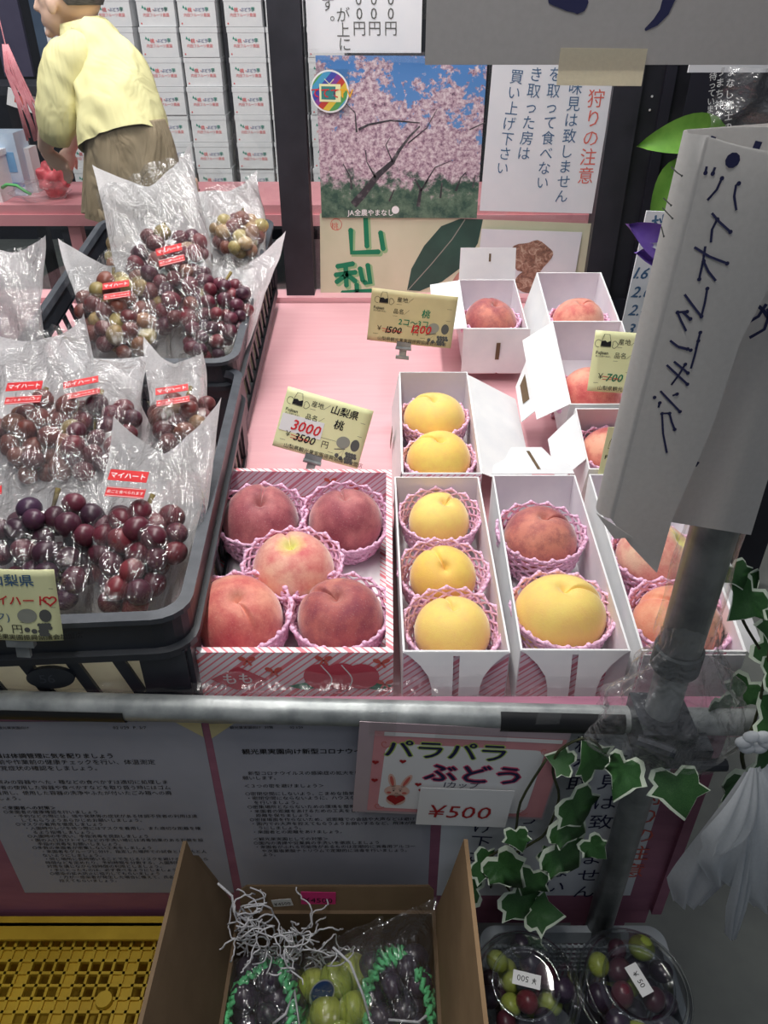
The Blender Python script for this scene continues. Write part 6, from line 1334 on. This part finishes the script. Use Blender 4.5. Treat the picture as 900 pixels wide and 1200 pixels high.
for x, y, s_, a in LV:
    Yd = 0.470 + rnd.uniform(-.015, .012) if x < 830 else 0.50 + rnd.uniform(-.02, .05)
    if 555 < x < 700: Yd = 0.487 + rnd.uniform(-.006, .006)
    p = atY(x, y, Yd); sc = s_ * 1.12 * (Yd / ray(x, y).y) / 900
    o = inst(IM[rnd.randrange(5)], 'leaf', IV, p - Vector(IV.location), (1.0 + rnd.uniform(-.35, .35), rnd.uniform(-.4, .4), a + rnd.uniform(-.3, .3)), sc)
    o.rotation_euler = (Matrix.Rotation(0.95 + rnd.uniform(-.3, .3), 3, 'X') @ Matrix.Rotation(rnd.uniform(-.45, .45), 3, 'Y') @ Matrix.Rotation(a, 3, 'Z')).to_euler()
def vine(pts, Y=0.495, r=0.0014): 
    b = MB(); P_ = [atY(x, y, Y) - Vector(IV.location) for x, y in pts]
    Q = []
    for i in range(len(P_) - 1):
        for k in range(4):
            t_ = k / 4; a0 = P_[max(0, i - 1)]; a1 = P_[i]; a2 = P_[i + 1]; a3 = P_[min(len(P_) - 1, i + 2)]
            Q.append(0.5 * ((2 * a1) + (a2 - a0) * t_ + (2 * a0 - 5 * a1 + 4 * a2 - a3) * t_ ** 2 + (3 * a1 - 3 * a2 + a3 - a0) * t_ ** 3))
    Q.append(P_[-1]); b.tube(Q, r, 6); b.build('vine', 'vine', IV, smooth=True)
vine([(905, 740), (895, 800), (878, 860), (840, 890), (780, 895), (720, 890), (690, 865), (655, 880), (648, 905), (655, 935), (640, 975), (620, 990), (590, 1010), (575, 1040)])
vine([(655, 965), (665, 990), (700, 985)]); vine([(606, 975), (598, 1000), (590, 1030), (612, 1060), (645, 1072)]); vine([(640, 890), (610, 940), (600, 985), (560, 1010)]); vine([(862, 700), (872, 730), (890, 760)], 0.52); vine([(885, 850), (870, 880), (872, 900)], 0.49, 0.002)
FL = thing('fabric_flower', 'drooping white fabric flower hanging at the right end of the stall', 'flower', atY(885, 900, 0.45))
def petal(a, bpt, w, y0, y1, bow, tw=0.0, k=14):
    A, B = atY(*a, y0) - Vector(FL.location), atY(*bpt, y1) - Vector(FL.location); d = B - A; n = Vector((0.15, -1, 0.25)).normalized(); sd = d.cross(n).normalized(); b = MB()
    def f(i, j):
        q_ = 2 * i - 1; ww = w * (0.16 + 0.84 * sin(min(1, j * 1.1) * pi * 0.62)) * (1 - 0.55 * max(0, j - .8) / .2)
        return tuple(A + d * j + sd * (ww * q_ + tw * j * w) + n * (bow * sin(pi * j) - 0.35 * ww * q_ * q_ + 0.0035 * sin(9 * q_ + 3 * j) * j * 1.6))
    b.grid(f, 16, k); b.build('petal', 'petal', FL, smooth=True)
petal((880, 905), (808, 1062), 0.034, 0.455, 0.45, 0.012); petal((886, 900), (850, 1035), 0.032, 0.445, 0.43, 0.012); petal((888, 905), (856, 1098), 0.009, 0.435, 0.42, 0.008); petal((890, 905), (905, 1065), 0.034, 0.44, 0.43, 0.016); petal((895, 900), (960, 1030), 0.032, 0.45, 0.45, 0.01); petal((884, 900), (838, 1000), 0.020, 0.42, 0.41, 0.012)
b = MB()
for k in range(6): a = k * pi / 3; p = atY(885, 870, 0.45) - Vector(FL.location); b.sphere((p.x + .010 * cos(a), p.y, p.z + .008 * sin(a)), (.008, .005, .006), 10, 8)
b.build('small_blossom', 'petal', FL, smooth=True)
# dark stand with an orange-brown parcel at the far right
SD = thing('side_cart', 'low black cart with a white rail at the right edge of the view', 'cart', (1.30, 2.02, 0))
b = MB(); b.box((0.05, 0, 0.26), (0.42, 0.5, 0.04)); b.build('deck', 'black_tape', SD)
for x_ in (-.12, .22):
    for y_ in (-.2, .2): q = MB(); q.box((x_, y_, .12), (.03, .03, .24)); q.build('leg', 'black_tape', SD)
q = MB(); q.tube([(-.16, -.25, .30), (-.16, .25, .30)], .012, 10); q.build('rail', 'label_white', SD, smooth=True)
pc = thing('paper_parcel', 'orange-brown parcel on the low black cart', 'parcel', (1.22, 1.98, 0.281))
b = MB(); b.grid(lambda i, j: (0.15 * cos(2 * pi * i) * sin(pi * j) ** .6 , 0.15 * sin(2 * pi * i) * sin(pi * j) ** .6, 0.08 - 0.08 * cos(pi * j)), 28, 12, wrap=True); b.build('wrap', 'brown_card_lit', pc, smooth=True)
# ---------------------------------------------------------------- shop behind the window
FT = thing('far_counter', 'long pink counter in the shop behind the window', 'table', (-0.7, 3.2, 0))
b = MB(); b.box((0.1, 0.02, 0.75), (3.4, 0.44, 0.035)); b.build('counter_top', 'pink_far', FT)
b = MB(); b.box((0.1, -0.20, 0.715), (3.4, 0.02, 0.04)); b.build('edge_board', 'pink_far', FT)
for x_ in (-1.25, -0.47, 0.6, 1.5):
    for y_ in (-.17, .19): b = MB(); b.box((x_, y_, 0.365), (0.045, 0.045, 0.73)); b.build('leg', 'pink_far', FT)
# stacked cartons
RK = thing('low_rack', 'dark low rack under the stacked white cartons', 'rack', (-0.85, 4.27, 0))
b = MB(); b.box((0, 0, 0.44), (1.75, 0.32, 0.05)); b.build('top_board', 'frame', RK)
for x_ in (-.8, 0, .8): b = MB(); b.box((x_, 0, .2075), (.05, .28, .415)); b.build('leg', 'frame', RK)
cw, ch, cd = 0.168, 0.119, 0.28
cm_ = MB(); cm_.box((0, cd / 2, ch / 2), (cw, cd, ch - 0.0015)); CM = cm_.mesh('carton_body', 'card')
cm_ = MB(); cm_.box((0, cd / 2, ch - .012), (cw + .004, cd + .004, .020)); CL = cm_.mesh('carton_lid', 'card')
lt = MB(); lt.v = []; 
def cprint():
    b = MB(); b.cur = 0; b.add([(-.052, .066, 0), (-.040, .064, 0), (-.046, .078, 0)], [(0, 1, 2)]); b.add([(-.062, .072, 0), (-.050, .070, 0), (-.058, .083, 0)], [(0, 1, 2)])
    write(b, '李', .036, .060, .019, 0, 0.02)
    b.cur = 1; write(b, '桃・', -.040, .058, .019, 0, 0.02); write(b, '内田フルーツ農園', -.060, .040, .0148, 0, 0.0); b.rect(-.074, .010, -.068, .016)
    b.cur = 2; write(b, 'ぶどう・', -.010, .060, .016, 0, 0.02)
    b.v = [(x, -0.0008, z) for x, z, _ in b.v]; return b.mesh('printed_label', [plain('leaf_green_print', S(60, 150, 130), bstr=0), plain('soft_red_print', S(226, 96, 98), bstr=0), plain('soft_blue_print', S(70, 84, 150), bstr=0)])
CP = cprint()
ordn = ['topmost', 'second', 'third', 'fourth', 'fifth', 'sixth', 'seventh', 'eighth', 'ninth', 'tenth']
stk_ = ['leftmost stack by the purple panels', 'second stack from the left', 'third stack from the left', 'fourth stack from the left', 'fifth stack, left of the dark pillar', 'stack touching the dark pillar', 'stack seen through the strip beside the posters']
jit = random.Random(3)
for c_i, (cx_, zo) in enumerate(((-1.462, .035), (-1.228, .03), (-1.028, .0), (-.843, .0), (-.632, -.01), (-.45, -.004), (-.265, .006))):
    rows = 9 if c_i != 1 else 8
    for r_i in range(rows):
        z_ = 0.4655 + ch * r_i + (0 if True else zo)
        rot = jit.uniform(-.012, .012); x_ = cx_ + jit.uniform(-.003, .003)
        if c_i == 0: rot += -.10
        t = thing('fruit_carton', 'white printed fruit carton, %s in the %s' % (ordn[rows - 1 - r_i], stk_[c_i]), 'carton', (x_, 4.12 + jit.uniform(-.006, .006), z_), (0, 0, rot), 'white fruit cartons stacked in the shop')
        inst(CM, 'body', t); inst(CL, 'lid', t); inst(CP, 'printed_label', t, (0, -0.0015, 0))
# dark boards added to stand for the shadow gaps between the stacks
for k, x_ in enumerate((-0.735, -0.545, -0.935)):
    o = thing('shade_board', ('dark board added as shade between the fourth and fifth stacks', 'dark board added as shade right of the fifth stack', 'dark board added as shade between the third and fourth stacks')[k], 'carton', (x_ , 4.25, 0.4655), None, 'shade boards between the stacks')
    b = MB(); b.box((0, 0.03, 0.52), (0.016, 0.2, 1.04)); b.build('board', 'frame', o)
# things on the far counter
def tp_(px_, py_): return atZ(px_, py_, 0.7685)
o = thing('foam_box', 'white foam box at the left end of the far counter', 'box', (tp_(0, 225).x - 0.06, 3.15, 0.7676)); b = MB(); b.box((0, 0, .075), (.30, .22, .15)); b.build('body', 'card', o); b = MB(); b.box((0, 0, .16), (.31, .23, .02)); b.build('lid', 'card', o)
o = thing('drinks_pack', 'translucent blue-printed pack of bottles on the far counter', 'pack', (tp_(40, 215).x, 3.22, 0.7676)); b = MB(); b.box((0, 0, .11), (.13, .12, .22)); b.build('wrap', plain('pale_blue_wrap', S(206, 220, 236), S(186, 206, 230), 20, 0.3), o)
b = MB(); b.box((0, -.061, .12), (.10, .001, .07)); b.build('printed_label', plain('blue_label_print', S(120, 170, 214), bstr=0), o); b = MB(); b.box((0, -.061, .04), (.13, .001, .014)); b.build('printed_band', plain('violet_band_print', S(80, 96, 180), bstr=0), o)
o = thing('small_carton', 'small printed carton beside the drinks pack on the far counter', 'carton', (tp_(75, 200).x, 3.26, 0.7676)); b = MB(); b.box((0, 0, .08), (.12, .08, .16)); b.build('body', 'card', o); b = MB(); b.box((0, -.041, .08), (.08, .001, .05)); b.build('printed_label', plain('teal_label_print', S(90, 160, 170), bstr=0), o)
def lump(name, label, cat, c, r, mat, seed, group=None, amp=.35):
    o = thing(name, label, cat, c, None, group); b = MB()
    def f(i, j):
        th_, ph = pi * (0.02 + .96 * j), 2 * pi * i; d = Vector((sin(th_) * cos(ph), sin(th_) * sin(ph), cos(th_))); k = 1 + noise.noise(d * 2.2 + Vector((seed, 0, 0))) * amp + abs(noise.noise(d * 5 + Vector((seed, 3, 0)))) * amp * .6
        return (r[0] * d.x * k, r[1] * d.y * k, r[2] + r[2] * d.z * min(k, 1.0 if d.z < 0 else 2))
    b.grid(f, 40, 26, wrap=True); b.build('wrap', mat, o, smooth=True); return o
lump('plastic_bag', 'clear plastic bag with green ties on the far counter in front of the man', 'bag', (tp_(72, 222).x, 3.06, 0.7676), (.10, .07, .035), 'film2', 3)
o = thing('green_tie', 'green plastic ties on the clear bag on the far counter', 'tie', (tp_(68, 212).x, 3.04, 0.80)); b = MB(); b.tube([(-.05, 0, .02), (-.02, -.02, .035), (.01, -.01, .03), (.04, -.02, .012), (.06, -.02, .0)], .006, 6); b.build('strand', plain('bright_green_plastic', S(110, 200, 120), bstr=0), o, smooth=True)
lump('plastic_bag', 'red translucent shopping bag on the far counter beside the man', 'bag', (tp_(90, 218).x, 3.12, 0.7676), (.05, .05, .065), 'hull_red', 8)
lump('grape_pack', 'dark pack by a pink lump on the far counter right of the man', 'pack', (tp_(226, 222).x, 3.15, 0.7676), (.045, .04, .022), 'berry_dark', 9); lump('pink_pouch', 'pink pouch on the far counter right of the man', 'pouch', (tp_(212, 215).x - .01, 3.22, 0.7676), (.035, .035, .045), plain('orchid_plastic', S(220, 150, 190), bstr=0), 12)
o = thing('ribbon_bundle', 'hank of pink plastic twine hanging at the far left', 'twine', atY(8, 60, 3.05)); b = MB(); rnd = random.Random(5)
tw = thing
for k in range(16):
    x_ = rnd.uniform(-.025, .025); b.tube([(x_ * .3, 0, .02), (x_, .01, -.06), (x_ + .02 + rnd.uniform(-.01, .01), .01, -.14), (x_ * 1.4 + .035 + rnd.uniform(-.01, .02), 0, -.25 - rnd.uniform(0, .03))], .004, 5)
b.build('strands', 'ribbon', o, smooth=True)
b = MB(); b.tube([(0, 0, .01), (0, 0, .9)], .002, 5); b.build('hanging_cord', 'ribbon', o)
o = thing('striped_box', 'tilted pink and white gift box leaning at the far left', 'box', atY(40, 128, 3.3), (0.1, 0.35, 0.2)); b = MB(); b.box((0, 0, .03), (.17, .12, .06)); b.build('carton', 'card', o); b = MB(); b.rect(-.03, .018, .012, .046, 0); write(b, 'もも', .02, .02, .02, .0); b.v = [(x - .03, -.0608, z) for x, z, _ in b.v]; b.build('printed_crest', 'ink_coral', o)
o2 = thing('wall_shelf', 'dark shelf under the tilted gift box at the far left', 'shelf', (atY(40, 128, 3.3).x, 3.38, 0.0)); b = MB(); b.box((0, 0, 1.12), (.4, .3, .03)); b.build('board', 'frame', o2); b = MB(); b.box((-.15, .1, .55), (.04, .04, 1.11)); b.build('support', 'frame', o2); b = MB(); b.box((.15, .1, .55), (.04, .04, 1.11)); b.build('support', 'frame', o2)
for k, (x_, y_, w_, d_, h_, lb) in enumerate(((-1.14, 2.88, .22, .2, .24, 'open brown carton on the floor below the far counter'), (-.86, 3.10, .26, .26, .40, 'brown carton on the floor behind the first, below the far counter'), (-1.02, 2.45, .24, .2, .12, 'low brown carton on the floor nearer the window'))):
    o = thing('floor_carton', lb, 'carton', (x_, y_, 0)); b = MB(); b.box((0, 0, h_ / 2), (w_, d_, h_)); b.build('body', 'brown_card_lit', o)
    b = MB(); b.poly([(-w_ / 2, -d_ / 2, h_), (w_ / 2, -d_ / 2, h_), (w_ / 2 + .02, -d_ / 2 - .08, h_ + .05), (-w_ / 2, -d_ / 2 - .08, h_ + .05)], .004); b.build('flap', 'brown_card_lit', o)
# ---------------------------------------------------------------- the man in the yellow shirt
def loft(b, secs, k=28, wr=0.0, seed=0, cap=True):
    """secs: (centre, half width x, half depth y, tilt axis dir)"""
    base = len(b.v); N_ = len(secs); vs_ = []
    for s_i, (c, hw, hd) in enumerate(secs):
        c = Vector(c); a = Vector(secs[max(0, s_i - 1)][0]); e = Vector(secs[min(N_ - 1, s_i + 1)][0]); ax = (e - a).normalized()
        ux = Vector((1, 0, 0)); ux = (ux - ax * ux.dot(ax)); ux = ux.normalized() if ux.length > .3 else Vector((0, 0, 1)); uy = ax.cross(ux).normalized()
        for j in range(k):
            t_ = 2 * pi * j / k; d = ux * (hw * cos(t_)) + uy * (hd * sin(t_)); p = c + d
            if wr: p += d.normalized() * (noise.noise(Vector((p.x * 9 + seed, p.y * 9, p.z * 5))) + 0.9 * (0.3 - abs(noise.noise(Vector((p.x * 16 + p.z * 9 + seed, p.y * 14, p.z * 6)))))) * wr
            vs_.append(p)
    fs = [(i * k + j, i * k + (j + 1) % k, (i + 1) * k + (j + 1) % k, (i + 1) * k + j) for i in range(N_ - 1) for j in range(k)]
    if cap: fs += [tuple(range(k - 1, -1, -1)), tuple(range((N_ - 1) * k, N_ * k))]
    b.add(vs_, fs)
def dense(secs, n=6):
    out = []
    for i in range(len(secs) - 1):
        a = secs[max(0, i - 1)]; p, q_ = secs[i], secs[i + 1]; d = secs[min(len(secs) - 1, i + 2)]
        for k in range(n):
            t_ = k / n; cr_ = lambda w0, w1, w2, w3: 0.5 * ((2 * w1) + (w2 - w0) * t_ + (2 * w0 - 5 * w1 + 4 * w2 - w3) * t_ ** 2 + (3 * w1 - 3 * w2 + w3 - w0) * t_ ** 3)
            out.append((Vector([cr_(a[0][m_], p[0][m_], q_[0][m_], d[0][m_]) for m_ in range(3)]), cr_(a[1], p[1], q_[1], d[1]), cr_(a[2], p[2], q_[2], d[2])))
    out.append((Vector(secs[-1][0]), secs[-1][1], secs[-1][2])); return out
PR = Vector((-0.72, 2.68, 0)); PE = thing('person', 'man in a pale yellow shirt and khaki trousers bending left over the far counter', 'person', PR)
L_ = lambda x, y, Y: atY(x, y, Y) - PR
hip = L_(162, 185, 2.68); waist = L_(150, 160, 2.70); chest = L_(122, 90, 2.82); neckb = L_(104, 42, 2.90); headc = L_(79, -4, 2.90)
b = MB()
loft(b, dense([(hip + Vector((0, 0, -.06)), .12, .095), (waist, .105, .085), ((waist + chest) / 2, .10, .08), (chest, .105, .085), (L_(112, 60, 2.88), .085, .06), (neckb, .05, .045)], 4), 24)
loft(b, dense([(neckb + Vector((.012, 0, -.04)), .05, .05), (L_(97, 22, 2.90), .047, .044), (headc + Vector((.012, 0, -.03)), .05, .05)], 4), 20)
# head facing -x
b.sphere(headc + Vector((.012, 0, .018)), (.096, .074, .098), 28, 20)
b.sphere(headc + Vector((-.042, 0, -.045)), (.050, .050, .062), 22, 16)      # jaw
b.sphere(headc + Vector((-.055, 0, -.005)), (.034, .052, .055), 20, 14)      # cheeks
b.tube([headc + Vector((-.084, 0, .012)), headc + Vector((-.098, 0, -.014)), headc + Vector((-.107, 0, -.030)), headc + Vector((-.088, 0, -.036))], [.007, .009, .012, .010], 10)
b.sphere(headc + Vector((-.088, 0, -.062)), (.010, .020, .006), 12, 8); b.sphere(headc + Vector((-.086, 0, -.073)), (.010, .018, .006), 12, 8); b.sphere(headc + Vector((-.078, 0, -.098)), (.016, .020, .014), 12, 8)
b.sphere(headc + Vector((-.028, -.078, -.018)), (.018, .013, .032), 14, 10); b.sphere(headc + Vector((.0, .074, -.006)), (.016, .008, .030), 14, 10)
# near arm
def arm(sh, el, wr_, hand_dir, side, curl=.5):
    loft(b, dense([(sh, .045, .045), (sh * .5 + el * .5, .040, .040), (el, .034, .034)], 4), 16); loft(b, dense([(el, .034, .034), (el * .55 + wr_ * .45, .032, .030), (wr_, .022, .018)], 4), 16)
    h = hand_dir.normalized(); up = Vector((0, 0, 1)); sd = h.cross(up); sd = sd.normalized() if sd.length > .1 else Vector((0, 1, 0)); nn = sd.cross(h).normalized()
    pc_ = wr_ + h * .045
    loft(b, [(wr_, .020, .015), (wr_ + h * .02, .030, .014), (wr_ + h * .05, .036, .013), (wr_ + h * .08, .034, .011)], 16)
    for k, ln in enumerate((.062, .072, .068, .054)):
        o_ = sd * ((k - 1.5) * .0185); p0 = wr_ + h * .072 + o_; p1 = p0 + h * ln * .42; p2 = p1 + (h * .75 - nn * curl) .normalized() * ln * .32; p3 = p2 + (h * .3 - nn * (curl + .4)).normalized() * ln * .26
        b.tube([p0, p1, p2, p3], [.0088, .0085, .0078, .0065], 8)
    p0 = wr_ + h * .028 - sd * .030 * side; b.tube([p0, p0 + (h * .6 - sd * side * .7 - nn * .2).normalized() * .032, p0 + (h * .9 - sd * side * .4 - nn * .4).normalized() * .06], [.011, .0095, .008], 8)
arm(L_(86, 70, 2.76), L_(60, 142, 2.72), L_(52, 176, 2.80), Vector((.35, .35, -.55)), 1, .7)
arm(L_(128, 66, 2.99), L_(100, 120, 3.08), L_(82, 176, 3.12), Vector((-.35, .1, -.5)), -1, .7)
# legs and feet
for dx, dy in ((-.04, -.05), (.08, .07)):
    h0 = hip + Vector((dx, dy, -.08)); kn = Vector((hip.x + dx * 1.3, hip.y + dy, .48)); an = Vector((hip.x + dx * 1.4 + .02, hip.y + dy, .09))
    loft(b, dense([(h0, .085, .085), (h0 * .5 + kn * .5, .072, .075), (kn, .055, .058), (kn * .5 + an * .5, .048, .052), (an, .036, .040)], 3), 18)
    loft(b, [(an + Vector((.05, 0, -.045)), .001, .001), (an + Vector((.045, 0, -.045)), .035, .035), (an + Vector((-.03, 0, -.050)), .036, .040), (an + Vector((-.12, 0, -.062)), .024, .042), (an + Vector((-.17, 0, -.068)), .014, .030)], 16)
bd = b.build('body', 'skin', PE, smooth=True)
md = bd.modifiers.new('r', 'REMESH'); md.mode = 'VOXEL'; md.voxel_size = 0.0065; md.use_smooth_shade = True
md = bd.modifiers.new('s', 'SMOOTH'); md.factor = .5; md.iterations = 3
# hair: cap on the back and top of the skull
b = MB(); hc = headc + Vector((.020, 0, .026))
def hf(i, j):
    ph = 2 * pi * i; th_ = pi * j * 0.66; d = Vector((sin(th_) * cos(ph), sin(th_) * sin(ph), cos(th_)))
    fr_ = max(0, -d.x); lim = 1.0 - 0.62 * fr_ ; th2 = th_ * lim; d = Vector((sin(th2) * cos(ph), sin(th2) * sin(ph), cos(th2)))
    return tuple(hc + Vector((d.x * .098, d.y * .080, d.z * .100)) * (1 + .03 * noise.noise(d * 14)))
b.grid(hf, 48, 24, wrap=True); b.build('hair', 'hair', PE, smooth=True)
b = MB(); b.sphere(headc + Vector((-.084, -.030, .004)), (.006, .010, .005), 10, 8); b.sphere(headc + Vector((-.084, .030, .004)), (.006, .010, .005), 10, 8); b.build('eyes', 'hair', PE, smooth=True)
# shirt
b = MB()
loft(b, dense([(L_(147, 166, 2.67), .140, .115), (L_(143, 150, 2.69), .137, .115), (L_(134, 118, 2.75), .128, .112), (L_(124, 86, 2.82), .130, .110), (L_(114, 62, 2.86), .112, .105), (L_(106, 46, 2.89), .078, .085), (L_(100, 37, 2.90), .058, .062)], 8), 72, .022, 3, cap=False)
b.build('shirt_body', 'shirt', PE, smooth=True)
b = MB(); loft(b, dense([(L_(96, 52, 2.80), .050, .055), (L_(84, 70, 2.76), .070, .066), (L_(72, 100, 2.74), .070, .066), (L_(66, 130, 2.72), .066, .062), (L_(64, 150, 2.72), .060, .058), (L_(64, 163, 2.73), .048, .046)], 8), 48, .011, 9, cap=False); b.build('sleeve', 'shirt', PE, smooth=True)
b = MB(); loft(b, dense([(L_(120, 56, 2.98), .050, .055), (L_(116, 80, 3.02), .065, .06), (L_(102, 118, 3.08), .058, .056)], 8), 40, .010, 14, cap=False); b.build('sleeve', 'shirt', PE, smooth=True)
b = MB(); loft(b, dense([(L_(100, 40, 2.89), .072, .082), (L_(97, 33, 2.89), .070, .078), (L_(94, 24, 2.89), .064, .070)], 5), 40, .003, 2, cap=False); loft(b, dense([(L_(101, 43, 2.89), .084, .094), (L_(98, 35, 2.89), .077, .085), (L_(94, 24, 2.89), .067, .073)], 5), 40, .004, 5, cap=False); b.build('collar', 'shirt', PE, smooth=True)
# trousers and apron
b = MB(); loft(b, dense([(L_(146, 152, 2.69), .128, .108), (L_(155, 180, 2.68), .135, .118), (L_(162, 215, 2.67), .140, .125), (L_(168, 255, 2.66) , .120, .12)], 6), 56, .010, 4, cap=True)
for dx, dy in ((-.04, -.05), (.08, .07)):
    kn = Vector((hip.x + dx * 1.3, hip.y + dy, .48)); an = Vector((hip.x + dx * 1.4 + .02, hip.y + dy, .11)); loft(b, dense([(Vector((hip.x + dx, hip.y + dy, .84)), .10, .10), (kn, .075, .078), (an, .062, .066)], 6), 32, .008, 6)
b.build('trousers', 'trousers', PE, smooth=True)
b = MB()
def apf(i, j):
    a = pi * (0.72 + 0.62 * i); c_ = L_(158 + 10 * j, 160 + 92 * j, 2.69); r_ = .150 + .035 * j + .014 * sin(i * 26) * j
    return (c_.x + r_ * cos(a), c_.y + r_ * .85 * sin(a), c_.z - .02 * sin(i * 7))
b.grid(apf, 60, 16); b.build('apron', 'trousers', PE, smooth=True)
